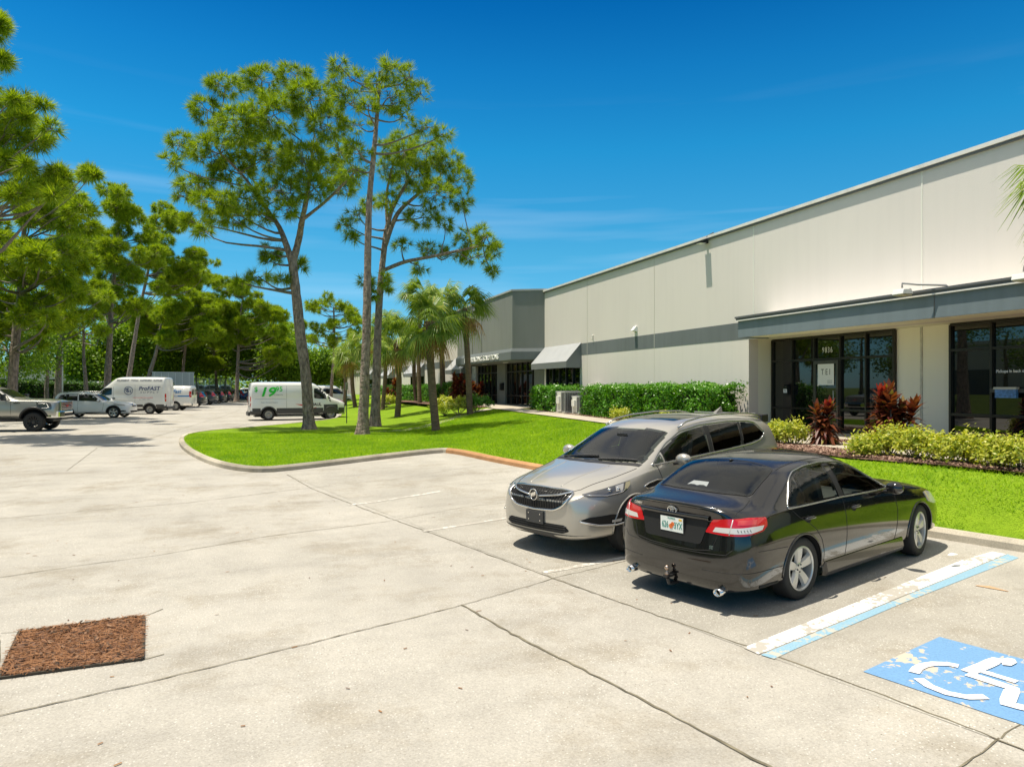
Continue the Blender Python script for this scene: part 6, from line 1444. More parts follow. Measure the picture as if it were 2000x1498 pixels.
tr, sk = van('high_roof_van', 'white high roof cargo van lettered with navy supply company name and round emblem',
   dict(w=2.06, h=2.74, wb=3.70, ro=1.10, fo=1.02, r=.35, zl=.34, nose=1.22, cowl=1.36, yc=3.95, yf=2.45, belt=1.30, wr=.86, win=(2.60, 3.66, 1.38, 1.92), clad=(.40, .70), tail=(.92, 1.48), head=(.88, 1.28), rib=(2.20, 1.10), style='steel', mz=1.55,
        gaps=[[(2.5, .5), (2.5, 2.0)], [(1.0, .6), (1.0, 2.1)], [(3.65, .5), (3.75, 1.3)]]))
left_text(sk, tr, 'EQUIPMENT · TOOLS · FASTENERS · SUPPLIES', .165, m_greyv, .72, 2.46, bold=.004, sx=.95)
left_text(sk, tr, 'ProFAST', .40, m_navy, .02, 1.86, shear=.2, bold=.006, sx=1.0); left_text(sk, tr, 'S U P P L Y', .20, m_greyv, .02, 1.58, shear=.2, sx=1.35)
sd = sk.side(-1)
for rr_ in (.30, .27): trim('emblem_ring', [(1.45+rr_*math.cos(a), 1.72+rr_*math.sin(a)) for a in np.linspace(0, 6.283, 30)[:-1]], sd, m_navy, tr, .010, .004, closed=True)
left_text(sk, tr, 'S', .42, m_navy, 1.50, 1.72, bold=.008); left_text(sk, tr, 'C', .24, m_navy, 1.58, 1.76, bold=.006); left_text(sk, tr, 'S', .24, m_navy, 1.32, 1.66, bold=.006)
left_text(sk, tr, 'TOOLS FASTENERS SAFETY ABRASIVES', .085, m_redv, .45, 1.20, sx=.95); left_text(sk, tr, 'BITS   SAWS   TAPE', .085, m_greyv, .35, 1.07, sx=1.0)
put(tr, 292.5, 809, 167, (-.95, 0))
ex, sk = van('cargo_van', 'white low roof cargo van with blue stripe, rear end beside the tall van',
   dict(w=2.01, h=2.12, wb=3.43, ro=1.25, fo=.95, r=.37, zl=.36, nose=1.15, cowl=1.30, yc=3.45, yf=2.45, belt=1.25, wr=.80, win=(2.15, 3.15, 1.32, 1.80), tail=(1.12, 1.62), head=(.80, 1.05), rib=(1.05,), rim=m_steelw, dback=True, mz=1.45, ta=46,
        gaps=[[(2.1, .5), (2.1, 1.8)], [(.75, .6), (.75, 1.75)], [(3.15, .5), (3.2, 1.25)]], bm=m_chrome, wrapb=False))
left_text(sk, ex, 'Pro Fast', .44, m_tblue, .22, 1.60, shear=.3, bold=.008, sx=.9, off=.03)
patch('side_stripe', [(-1.12, 1.16), (2.0, 1.16), (2.0, 1.27), (-1.12, 1.27)], sk.side(-1), m_tblue, ex, .010, .15); left_text(sk, ex, 'SUPPLIES', .075, m_letter, -.05, 1.215, bold=.003, off=.016)
put(ex, 342.5, 802, 168, (-.95, 0))
uh, sk = van('rental_van', 'white rental cargo van with large green price figures behind the pine trunk',
   dict(w=2.05, h=2.30, wb=3.63, ro=1.02, fo=.93, r=.35, zl=.30, nose=1.12, cowl=1.34, yc=3.80, yf=2.75, belt=1.22, wr=.88, win=(2.62, 3.62, 1.26, 1.90), clad=(.30, .72), tail=(.82, 1.42), head=(.95, 1.25), rib=(2.06, 1.20), style='steel', mmat=m_white, mz=1.38, fbz=.62, ta=56,
        gaps=[[(2.52, .45), (2.52, 2.0)], [(1.02, .5), (1.02, 2.06)], [(-.75, 1.27), (.98, 1.27)]]))
right_text(sk, uh, '19', .74, m_green, -.10, 1.66, shear=.25, bold=.018, sx=1.25, spacing=.95, off=.035); right_text(sk, uh, '$', .38, m_green, -.70, 1.82, bold=.005, off=.03); right_text(sk, uh, '95', .38, m_green, .60, 1.84, bold=.006, sx=1.05, off=.03)
right_text(sk, uh, 'Plus mileage and fees', .09, m_greyv, .55, 1.52, sx=.7); right_text(sk, uh, 'Your Move-In Helper', .10, m_greyv, .05, 1.06, sx=1.1)
right_text(sk, uh, 'U-HAUL', .25, m_print, 2.62, .92, bold=.008, sx=.95)
sw = sk.side(1); patch('side_swoosh', [(1.5, .96), (1.95, .84), (2.1, .80), (2.45, .66), (2.62, .64), (2.78, .76), (2.55, .72), (2.2, .88), (1.95, .93)], sw, m_redv, uh, .010, .1)
st_ = MB().box(1.03, 1.10, .5, 3.0, .20, .26).build('side_step', m_satin, uh)
put(uh, 524.5, 821.5, 5, (.95, 0))
fv, sk = van('passenger_van', 'older white passenger van with dark side glass, nose beyond the rental van',
   dict(w=2.02, h=2.15, wb=3.50, ro=1.1, fo=.85, r=.37, zl=.38, nose=1.12, cowl=1.26, yc=3.30, yf=2.45, belt=1.22, wr=.78, win=(1.95, 3.05, 1.28, 1.82), tail=(1.0, 1.4), head=(.75, 1.0), rim=m_steelw, rwin=True, amber=True, mz=1.4,
        gaps=[[(1.85, .5), (1.85, 1.85)], [(.75, .6), (.75, 1.85)], [(2.98, .5), (3.05, 1.22)]], bm=m_chrome, wrapb=False))
put(fv, 680, 793.5, 3, (.95, 3.5))
# ------------------------------------------------------------------ the row of parked cars down the drive
rd = generic_car('red_saloon', 'red saloon, only its bonnet showing between the two white vans', 'car', dict(SUV, w=1.80, h=1.45, wb=2.7, ro=1.0, fo=.95, r=.32, zl=.2, bf=.90, br=.95, nose=.74, cowl=.98, yc=2.15, yf=1.3, yr=.1, paint=red_p, clad=False, hat=False, tall=False)); put(rd, 655, 797, 4, (.8, 2.7))
row = 'suvs parked tail out along the drive'
cr = generic_car('grey_suv', 'gunmetal grey SUV with tall red tail lamps, foremost of the dark row', 'car', SUV, row); put(cr, 402, 791, 168, (-.80, 0))
dk1 = generic_car('dark_suv', 'dark SUV mostly hidden behind the low cargo van', 'car', dict(SUV, paint=drk, h=1.64), row); put(dk1, 377, 795, 168, (-.80, 0))
def dupcar(src, label, px, py, deg, ref, mat=None, group=row, name=None):
    c = copy_tree(src, None, label, group); 
    if name: c.name = name
    if mat:
        for ch in list(bpy.data.objects):
            if ch.parent == c and ch.name.startswith(('body', 'door_mirror', 'door_handle')):
                if ch.name.startswith('body'):
                    ch.data = ch.data.copy(); ch.data.materials[0] = mat
    put(c, px, py, deg, ref); return c
dupcar(dk1, 'dark green grey SUV second in the row past the grey one', 421, 788.0, 168, (-.80, 0))
dupcar(cr, 'black SUV with pale roof rails further down the dark row', 436, 786.0, 169, (-.80, 0), blk2, name='black_suv')
dupcar(cr, 'black SUV near the far end of the dark row', 450, 783.5, 170, (-.80, 0), blk2, name='black_suv')
dupcar(dk1, 'dark SUV at the far end of the dark row', 461, 782.0, 170, (-.80, 0), drk)
bl = generic_car('blue_saloon', 'blue saloon at the end of the drive left of the rental van', 'car', dict(SUV, w=1.80, h=1.45, wb=2.7, ro=1.0, fo=.95, r=.33, zl=.2, bf=.90, br=.95, nose=.76, cowl=.98, yc=2.15, yf=1.3, yr=.1, paint=blue_p, clad=False, hat=False, tall=False)); put(bl, 484, 782, 2, (.8, 0))
wj = generic_car('white_suv', 'boxy white SUV parked beyond the blue saloon', 'car', dict(SUV, paint=white_p, h=1.82, clad=False, wr=.78, bf=1.10, br=1.12, nose=1.08, cowl=1.16, yf=1.6, yc=2.0, r=.38, dpill=True)); put(wj, 478, 777, 2, (.8, 0))
# ------------------------------------------------------------------ vegetation
m_bark = M('pine_bark', (0.27, 0.205, 0.165), 0.95, var=(5, 0.65, (2.2, 2.2, 0.8)), bump=(9, 1.0, 0.08))
m_bark2 = M('grey_bark', (0.20, 0.17, 0.14), 0.95, var=(6, 0.4, (2, 2, .5)), bump=(12, 1.0, 0.04))
m_palmbark = M('palm_trunk', (0.17, 0.115, 0.075), 0.95, var=(4, 0.45, (1, 1, 8)), bump=(14, 1.0, 0.04))
m_needle = leafmat('pine_needles', (0.11, 0.19, 0.008), (0.30, 0.40, 0.016), 0.45, 0.5, (0.44, 0.50, 0.035))
m_needle2 = leafmat('far_pine_needles', (0.13, 0.21, 0.008), (0.33, 0.43, 0.018), 0.45, 0.5, (0.47, 0.53, 0.04))
m_broad = leafmat('broad_leaves', (0.075, 0.155, 0.010), (0.23, 0.36, 0.020), 0.40, 0.45)
m_hedge = leafmat('hedge_leaves', (0.05, 0.17, 0.010), (0.13, 0.34, 0.018), 0.28, 0.35, (0.24, 0.42, 0.03), 0.5)
m_yellow = leafmat('variegated_leaves', (0.20, 0.29, 0.02), (0.60, 0.59, 0.09), 0.35, 0.4, (0.82, 0.77, 0.25), 0.4)
m_red_l = leafmat('cordyline_leaves', (0.10, 0.016, 0.016), (0.21, 0.065, 0.025), 0.32, 0.4, (0.30, 0.28, 0.06), 0.4)
m_redtop = leafmat('cordyline_new_leaves', (0.22, 0.02, 0.02), (0.42, 0.05, 0.04), 0.4, 0.3)
m_palm = leafmat('palm_fronds', (0.12, 0.21, 0.03), (0.26, 0.35, 0.05), 0.33, 0.4, (0.44, 0.42, 0.09))
m_palmdry = leafmat('dry_palm_fronds', (0.26, 0.14, 0.05), (0.45, 0.28, 0.09), 0.25, 0.6)
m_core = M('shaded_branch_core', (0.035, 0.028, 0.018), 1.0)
def rdir(rs, n):
    v = rs.normal(size=(n, 3)); return v / np.linalg.norm(v, axis=1)[:, None]
def tufts(C, Dm, rs, n=34, L=.34, w=.020):
    """needle tufts at centres C pointing along Dm"""
    K = len(C); d = rdir(rs, K*n).reshape(K, n, 3)*.85 + Dm[:, None, :]*.75; d /= np.linalg.norm(d, axis=2)[..., None]
    ln = L * rs.uniform(.65, 1.15, (K, n, 1)); st = C[:, None, :] + d*ln*.12 - Dm[:, None, :]*rs.uniform(0, .25, (K, n, 1))*L
    tip = st + d*ln; tip[..., 2] -= (ln[..., 0]**2)*.25
    q = np.cross(d, rdir(rs, K*n).reshape(K, n, 3)); q /= np.linalg.norm(q, axis=2)[..., None] + 1e-9; q *= w/2
    V = np.stack([st - q, st + q, tip], 2).reshape(-1, 3); return V
def pts_tube(mb, pts, r0, r1, n=7):
    k = len(pts); mb.tube(pts, [r0 + (r1-r0)*(i/(k-1))**.8 for i in range(k)], n, cap=False)
def curve_pts(a, b_, sag, n, rs, wob=.08):
    a, b_ = Vector(a), Vector(b_); L = (b_-a).length; out = []
    w1 = Vector(rs.uniform(-1, 1, 3))*wob*L; w2 = Vector(rs.uniform(-1, 1, 3))*wob*L
    for i in range(n+1):
        t = i/n; p = a.lerp(b_, t) + Vector((0, 0, -sag*L*4*t*(1-t))) + w1*math.sin(math.pi*t) + w2*math.sin(2*math.pi*t)*.5; out.append(p)
    return out
def trunk_mesh(mb, path, r0, r1, rs, flare=1.6, n=14):
    P = []; rr = []
    path = [Vector(p) for p in path]
    Q = catmull([tuple(p) for p in path], 5, False); k = len(Q)
    for i, q in enumerate(Q):
        t = i/(k-1); P.append(q); rr.append((r0 + (r1-r0)*t) * (1 + (flare-1)*max(0, 1-t*9)**2) * rs.uniform(.96, 1.04))
    o = len(mb.v); mb.tube(P, rr, n, cap=False)
    # bark plates: jitter
    for i in range(o, len(mb.v)):
        v = mb.v[i]; c = P[(i-o)//n]; s = 1 + rs.uniform(-.07, .07); mb.v[i] = (c[0]+(v[0]-c[0])*s, c[1]+(v[1]-c[1])*s, v[2])
    return P, rr
def pine(name, label, base, path, r0, r1, clumps, seed, mat=None, L=.36, needles=34, wn_=.022, dens=1.0, group=None, forks=(), twigs=True, leafy=None):
    """path & clumps in world coordinates; clumps: (centre, rx, ry, rz)"""
    rs = np.random.RandomState(seed); t = thing(name, label, 'tree', base, 0, group); bo = Vector(base)
    tb = MB(); P, rr = trunk_mesh(tb, path, r0, r1, rs); nodes_ = [(p, r_) for p, r_ in zip([Vector(p) for p in P], rr)]
    for fk in forks:
        fp, fr = trunk_mesh(tb, fk[0], fk[1], fk[2], rs, 1.0, 9); nodes_ += [(Vector(p), r_) for p, r_ in zip(fp, fr)]
    br = MB(); C = []; Dm = []
    zmin = min(c[0][2] for c in clumps) - 4
    for (c, rx, ry, rz) in clumps:
        c = Vector(c)
        best = min(nodes_, key=lambda q: (q[0]-c).length + max(0, q[0].z - (c.z - .2*(q[0].xy-c.xy).length))*1.8 + (0 if q[0].z > bo.z+3 else 9))
        root, rad = best; path_b = curve_pts(root, c, .10 if (c-root).length > 1 else 0, 6, rs)
        rb = min(rad*.55, .035 + .018*(c-root).length); pts_tube(br, path_b, rb, .018, 6)
        vol = rx*ry*rz; k = int(max(12, dens*58*vol**.76)) if not leafy else int(max(5, dens*13*vol**.72))
        u = rdir(rs, k); rad_ = rs.uniform(.35, 1.0, (k, 1))**.5
        pts = np.array(c)[None] + u*rad_*np.array([[rx, ry, rz]])
        if twigs:
            hubs = [Vector(c)] + [Vector(pts[i])*.5 + Vector(c)*.5 for i in rs.choice(k, min(k, 4), replace=False)]
            for h in hubs[1:]: pts_tube(br, [c, (c+h)/2 + Vector((0, 0, -.05)), h], .020, .012, 4)
            for p in pts[::(2 if not leafy else 1)]:
                h = min(hubs, key=lambda q: (q-Vector(p)).length); pts_tube(br, [h, (h+Vector(p))/2 + Vector((0, 0, -.06)), Vector(p)], .012, .006, 3)
        for p in pts:
            d = Vector(p) - c + Vector((0, 0, .35*rz)); d = d.normalized() if d.length > 1e-6 else Vector((0, 0, 1)); C.append(p); Dm.append(d)
    C = np.array(C); Dm = np.array(Dm)
    off = np.array(bo)
    if leafy: V, F4 = leaves(C, Dm, rs, *leafy); cr = np_mesh('crown', V - off, F4, mat or m_broad, t)
    else:
        V = tufts(C, Dm, rs, needles, L, wn_); cr = np_mesh('crown', V - off, np.arange(len(V)).reshape(-1, 3), mat or m_needle, t)
    for mb_, nm in ((tb, 'trunk'), (br, 'branches')):
        mb_.v = [(p[0]-bo.x, p[1]-bo.y, p[2]-bo.z) for p in mb_.v]
    tb.build('trunk', m_bark, t, smooth=True); br.build('branches', m_bark2, t, smooth=True)
    return t
def leaves(C, Dm, rs, n=30, spread=.35, size=.10, aspect=.55):
    """leaf clusters: n folded leaves around every centre"""
    K = len(C); c = (C[:, None, :] + rs.normal(size=(K, n, 3))*spread*.5).reshape(-1, 3)
    nrm = rdir(rs, K*n)*.8 + np.repeat(Dm, n, 0)*.5 + np.array([[0, 0, .5]]); nrm /= np.linalg.norm(nrm, axis=1)[:, None]
    a = np.cross(nrm, rdir(rs, K*n)); a /= np.linalg.norm(a, axis=1)[:, None] + 1e-9; b_ = np.cross(nrm, a)
    s = size * rs.uniform(.6, 1.25, (K*n, 1)); V = np.stack([c - a*s/2, c + b_*s*aspect/2, c + a*s/2 - nrm*s*.12, c - b_*s*aspect/2], 1).reshape(-1, 3)
    return V, np.arange(len(V)).reshape(-1, 4)
def from_px(cl, d, rs, jit=1.0, zs=1.0):
    out = []
    for (px, py, rx, ry) in cl:
        dd = d + rs.uniform(-1, 1)*jit; c = AT(px, py, dd); k = dd/FPX; out.append((tuple(c), rx*k, rx*k, ry*k*zs))
    return out
def lawn_pt(px, py, fn=zlawn):
    z = .5
    for _ in range(20):
        x, y = ray(px, py, z); z = fn(x, y)
    return Vector((x, y, z - .05))
def depth_of(p): return p.x*SN + p.y*CS
# --- three tall pines on the lawn
rs = np.random.RandomState(3)
b1 = lawn_pt(603, 838); d1 = depth_of(b1)
CL1 = [(405,215,34,26),(352,282,28,24),(335,318,20,15),(440,168,36,22),(512,158,42,26),(578,148,36,20),(605,195,50,36),(535,225,52,40),(465,245,52,40),(412,295,42,32),(640,245,38,36),(668,295,26,24),(520,300,54,38),(592,310,48,36),(455,335,42,28),(385,362,42,18),(420,395,48,22),(355,382,20,12),(482,395,38,26),(548,372,46,28),(615,368,34,24),(665,365,34,18),(380,435,32,14),(450,425,44,18),(512,425,24,14),(640,335,34,24),(400,452,24,10),(560,410,26,14),(690,345,24,16)]
CL1b = [(530,492,22,16),(505,540,24,12),(475,552,20,12),(588,520,10,12),(528,510,18,10),(550,545,14,9)]
c1 = from_px(CL1, d1, rs, 2.6) + from_px(CL1b, d1, rs, 1.0)
tk = [b1, AT(598, 740, d1), AT(585, 640, d1), AT(577, 560, d1), AT(571, 512, d1)]
pine('pine_tree', 'forked pine with a broad bright crown, its trunk in front of the rental van', b1, tk, .245, .19, c1, 11,
     forks=[([AT(571, 515, d1), AT(556, 470, d1), AT(540, 435, d1+.5), AT(505, 390, d1+1)], .16, .07), ([AT(571, 515, d1), AT(583, 470, d1), AT(590, 430, d1-.4), AT(600, 380, d1-.8), AT(610, 300, d1)], .17, .07),
            ([AT(590, 430, d1-.4), AT(640, 390, d1-.6), AT(700, 330, d1-1)], .08, .04), ([AT(540, 435, d1+.5), AT(480, 350, d1), AT(430, 300, d1-.5)], .08, .04)], L=.40, needles=46, wn_=.024, dens=1.6)
b2 = lawn_pt(708, 849); d2 = depth_of(b2)
CL2 = [(662,128,20,16),(690,158,30,26),(655,160,16,14),(740,140,26,22),(768,128,20,18),(800,150,28,24),(822,182,22,24),(690,200,28,24),(762,190,38,26),(735,165,20,18),(700,245,28,16),(790,228,34,20),(838,248,34,15),(865,262,20,14),(700,300,26,14),(668,185,18,18),(690,285,18,12),(780,165,24,18),(720,205,18,14),(690,330,30,14)]
pine('pine_tree', 'tallest slender pine with a bare grey trunk and small open top', b2, [b2, AT(712, 760, d2), AT(716, 640, d2), AT(718, 520, d2), AT(721, 400, d2), AT(730, 300, d2), AT(737, 220, d2), AT(742, 165, d2)], .21, .05, from_px(CL2, d2, rs, 1.6), 12, L=.36, needles=40, wn_=.022, dens=1.0)
b3 = lawn_pt(732, 832); d3 = depth_of(b3)
CL3 = [(782,288,44,26),(832,300,44,32),(872,318,34,28),(900,350,26,30),(802,345,46,30),(852,380,40,30),(903,390,22,26),(762,330,26,26),(828,425,38,20),(760,395,28,18),(912,468,30,20),(950,462,28,24),(968,488,12,14),(932,500,34,15),(962,530,12,9),(885,498,28,14),(842,488,30,14),(820,522,22,12),(785,480,18,10),(870,440,18,12),(790,300,30,20),(700,418,24,14),(680,440,22,14),(690,465,16,10),(745,545,18,15),(716,550,16,14),(757,560,12,9),(725,575,12,9),(720,395,16,12)]
pine('pine_tree', 'leaning pine just behind the tallest one, long low limb reaching towards the building', b3, [b3, AT(735, 750, d3), AT(738, 650, d3), AT(743, 560, d3), AT(750, 490, d3), AT(757, 440, d3), AT(770, 400, d3), AT(800, 350, d3)], .225, .07, from_px(CL3, d3, rs, 1.6), 13,
     forks=[([AT(752, 480, d3), AT(775, 420, d3), AT(810, 385, d3+.5), AT(860, 345, d3+.8)], .13, .05), ([AT(745, 530, d3), AT(790, 512, d3), AT(840, 502, d3-.5), AT(905, 488, d3-.8), AT(945, 480, d3-.8)], .10, .05), ([AT(757, 440, d3), AT(755, 380, d3), AT(768, 320, d3)], .09, .04)], L=.37, needles=44, wn_=.023, dens=1.4)
# small stem between the pair, behind
# --- left-hand pines
vz = lambda x, y: zlot(x, y)
def bg_pine(label, px, py, d, clumps, seed, r0=.3, lean=0, mat=m_needle2, base_z=None, L=.50, needles=34, wn_=.05, dens=1.35, jit=3.0, top=None, group='pines along the left side of the drive', name='pine_tree', leafy=None, topy=None):
    rs = np.random.RandomState(seed); t_ = (px-1000)/FPX; x, y = d*SN + t_*d*CS, d*CS - t_*d*SN; b_ = Vector((x, y, zlot(x, y) + (.1 if x < -14 else 0)))
    if not leafy:
        fine = []
        for (cx, cy, rx, ry) in clumps:
            for _ in range(5): a_ = rs.uniform(0, 6.283); q_ = rs.uniform(.15, 1.05); fine.append((cx + rx*q_*math.cos(a_), cy + ry*q_*math.sin(a_), rx*rs.uniform(.35, .62), ry*rs.uniform(.35, .62)))
        clumps = fine
    cl = from_px(clumps, d, rs, jit); ty = topy if topy is not None else min(c[1] for c in clumps) + 25; tx = px + lean
    path = [b_] + [AT(px + lean*f + rs.uniform(-6, 6)*f, py + (ty-py)*f, d) for f in (.25, .5, .75, 1.0)]
    return pine(name, label, b_, path, r0, .07, cl, seed, mat, L, needles, wn_, dens, group, leafy=leafy)
bg_pine('huge pine overhanging from beyond the left edge', -150, 870, 27, [(2,45,14,22),(8,112,20,20),(18,190,34,22),(62,222,38,22),(18,250,42,28),(88,268,32,20),(48,305,48,28),(0,320,40,30),(112,338,24,14),(30,372,46,24),(90,372,30,18),(-60,150,60,50),(-80,260,70,50),(-140,100,80,50),(-40,60,40,34),(-120,340,80,40),(-220,250,80,60),(-60,400,60,28)], 31, .36, 30, L=.42, needles=40, wn_=.028, dens=1.0, jit=2.5, topy=80)
bg_pine('dense pine at the left edge above the silver pickup', 20, 790, 42, [(175,345,22,14),(140,385,34,20),(85,420,56,32),(25,465,56,38),(150,440,52,32),(60,525,66,38),(125,500,52,34),(30,590,56,38),(130,572,52,30),(85,360,20,14),(-30,520,40,50),(60,640,50,30),(150,530,40,26),(100,625,40,24),(10,660,40,30)], 32, .30, 40, jit=4)
bg_pine('pine with a stout trunk left of the tall supply van', 208, 785, 68, [(222,385,38,26),(255,420,44,28),(228,470,52,34),(275,510,40,28),(205,520,44,32),(245,560,44,26),(180,470,30,24),(290,465,24,20),(175,570,34,24),(265,600,36,20),(215,610,30,18)], 33, .34, 20, jit=4, L=.5)
bg_pine('pine right of the stout one, behind the tall supply van', 243, 782, 82, [(300,420,36,24),(338,445,32,24),(318,485,40,28),(362,510,34,22),(402,515,20,14),(345,550,52,30),(300,560,36,30),(392,545,22,14),(290,515,28,20)], 34, .30, 60, jit=4, L=.5, wn_=.05)
bg_pine('pine behind the tall supply van with a straight trunk', 282, 780, 90, [(375,590,40,26),(330,612,48,28),(402,640,40,28),(298,640,38,28),(360,660,48,24),(425,600,26,18),(270,620,34,24)], 35, .32, 40, jit=4, L=.52, wn_=.05)
bg_pine('pine rising beyond the far dark SUVs', 462, 780, 98, [(470,565,34,18),(448,600,44,26),(505,590,30,18),(430,560,24,14),(520,618,34,24),(490,640,38,24),(545,650,24,22),(455,650,40,24),(560,690,20,20),(535,690,28,20)], 36, .28, 10, jit=5, L=.55, wn_=.055)
bg_pine('slim pine between the vans and the dark SUVs', 425, 778, 112, [(420,690,40,24),(470,690,40,22),(500,675,30,20),(440,660,30,18),(390,680,30,20)], 37, .30, -10, jit=5, L=.6, wn_=.06)
bg_pine('thin leaning pine near the left hedge', 170, 785, 66, [(150,640,30,20),(175,600,30,20),(205,640,22,14)], 38, .20, -14, jit=3, L=.5)
bg_pine('full pine between the left edge pine and the stout one', 112, 785, 60, [(110,400,34,22),(140,470,40,28),(95,560,44,30),(150,610,40,24),(190,560,34,24),(110,640,36,22),(60,420,30,22)], 40, .28, 10, jit=4)
bg_pine('bushy pine above the box trailer', 352, 780, 104, [(365,545,30,20),(400,570,34,24),(350,600,34,24),(385,630,40,24),(425,640,34,22),(340,650,36,22),(300,655,30,20),(410,540,18,12)], 41, .28, 25, jit=5, L=.55, wn_=.055)
bg_pine('bushy pine far behind the forked pine', 520, 778, 120, [(500,650,34,20),(540,670,30,20),(565,640,24,18),(520,700,36,20),(470,700,34,18),(575,700,20,16)], 42, .28, 10, jit=5, L=.6, wn_=.06)
# airy small pine seen between the forked pine and the palms
bg_pine('airy bright green young pine beyond the rental van', 646, 790, 72, [(622,606,20,16),(650,588,24,14),(682,600,18,16),(632,640,20,14),(668,632,22,14),(690,650,14,12),(612,660,14,10),(650,665,16,10),(700,625,12,10)], 39, .18, 10, jit=2, L=.45, wn_=.05, needles=34, dens=.8, group='young pines beyond the vans')
# --- broadleaf trees filling in behind
def broad(label, px, d, cl, seed, size=.26, n=40, r0=.2, group='broadleaf trees behind the parked cars', mat=None, name='broadleaf_tree', sp=.9, dens=1.0, py=790):
    return bg_pine(label, px, py, d, cl, seed, r0, 0, mat or m_broad, dens=dens, jit=3, group=group, name=name, leafy=(n, sp, size, .7))
broad('dark leafy tree at the far left above the pickup bonnet', 30, 50, [(0,560,50,50),(50,600,46,44),(20,660,50,40),(75,680,40,36),(-40,640,40,60),(90,620,34,30),(40,715,46,20)], 51, .20, 60, sp=.8, py=790)
broad('leafy tree left of the lamp column', 92, 62, [(80,640,30,30),(100,690,26,26),(60,700,34,26),(110,650,20,24)], 52, .22, 50)
gtr = 'broadleaf trees behind the parked cars'
k = 0
LB = ['low leafy tree right of the lamp column', 'round leafy tree behind the supply van roof', 'leafy tree above the box trailer', 'tall leafy tree behind the fenced yard', 'leafy tree above the dark SUV row', 'leafy tree left of the rental van roof', 'leafy tree just behind the rental van', 'bright leafy tree right of the forked pine trunk', 'low bright tree beyond the passenger van', 'leafy tree beyond the young pine']
for (px, cx, cy, sx, sy, d) in ((165,165,700,34,34,95),(245,245,665,50,60,100),(320,325,665,50,58,110),(385,392,655,48,66,118),(440,445,665,46,60,122),(505,500,675,44,54,112),(560,560,690,40,46,108),(620,625,715,36,26,112),(675,680,722,36,24,122),(715,715,725,30,24,135)):
    rs2 = np.random.RandomState(60+k); cl = [(cx + rs2.uniform(-1, 1)*sx*.8, cy + rs2.uniform(-1, 1)*sy*.7, sx*.55, sy*.5) for _ in range(8)] + [(cx, cy+sy*.6, sx, sy*.5)]
    broad(LB[k], px, d, cl, 60+k, .42, 46, .22, gtr, sp=1.6); k += 1
# far tree line closing the view
rs3 = np.random.RandomState(77); Cc = []
for i in range(150):
    px = rs3.uniform(-40, 800); d = rs3.uniform(150, 185); Cc.append(AT(px, 756 - rs3.uniform(-4, 42)*(1.0 if px < 560 else .8), d))
Cc = np.array([tuple(c) for c in Cc]); V, F4 = leaves(Cc, np.tile([0, 0, 1.0], (len(Cc), 1)), rs3, 130, 4.6, .9, .8)
tag(np_mesh('far_wood', V, F4, m_broad), kind='stuff')
# --- palms
def palm_crown(rs, R0=1.5, nf=34, dry=.12, nl=22, droop=1.0):
    VG, VD = [], []
    for i in range(nf):
        az = rs.uniform(0, 6.283); el = R(rs.uniform(-58, 80)); dryf = el < R(-32) and rs.uniform() < dry*4
        pl_ = R0*rs.uniform(.42, .60); fl = R0*rs.uniform(.55, .75)
        d = np.array([math.cos(el)*math.cos(az), math.cos(el)*math.sin(az), math.sin(el)]); side = np.array([-math.sin(az), math.cos(az), 0]); up = np.cross(side, -d); up = np.cross(d, side)
        hub = d*pl_; hub[2] -= .10*pl_*droop
        Q = VD if dryf else VG
        q = side*.012; Q.append([np.zeros(3)-q, np.zeros(3)+q, hub+q*.6, hub-q*.6]); 
        for j in range(nl):
            a = R(-105 + 210*j/(nl-1)); ld = d*math.cos(a) + side*math.sin(a) + up*(-.22 - .25*abs(math.sin(a))); ld /= np.linalg.norm(ld)
            L_ = fl*(1 - .25*abs(a)/R(105))*rs.uniform(.9, 1.08); mid = hub + ld*L_*.55; tip = hub + ld*L_; tip[2] -= L_*.38*droop*rs.uniform(.7, 1.4)
            wv = np.cross(ld, up); wv /= np.linalg.norm(wv) + 1e-9; wv = wv*.020*R0/1.5*1.4
            Q.append([hub - wv*.3, hub + wv*.3, mid + wv, mid - wv]); Q.append([mid - wv, mid + wv, tip + wv*.1, tip - wv*.1])
    return np.array(VG).reshape(-1, 3), np.array(VD).reshape(-1, 3)
PALM = []
for sd_ in (1, 2, 3):
    g_, d_ = palm_crown(np.random.RandomState(sd_)); a = np_mesh('crown', g_, np.arange(len(g_)).reshape(-1, 4), m_palm); b_ = np_mesh('dry_fronds', d_, np.arange(len(d_)).reshape(-1, 4), m_palmdry)
    PALM.append((a.data, b_.data)); bpy.data.objects.remove(a); bpy.data.objects.remove(b_)
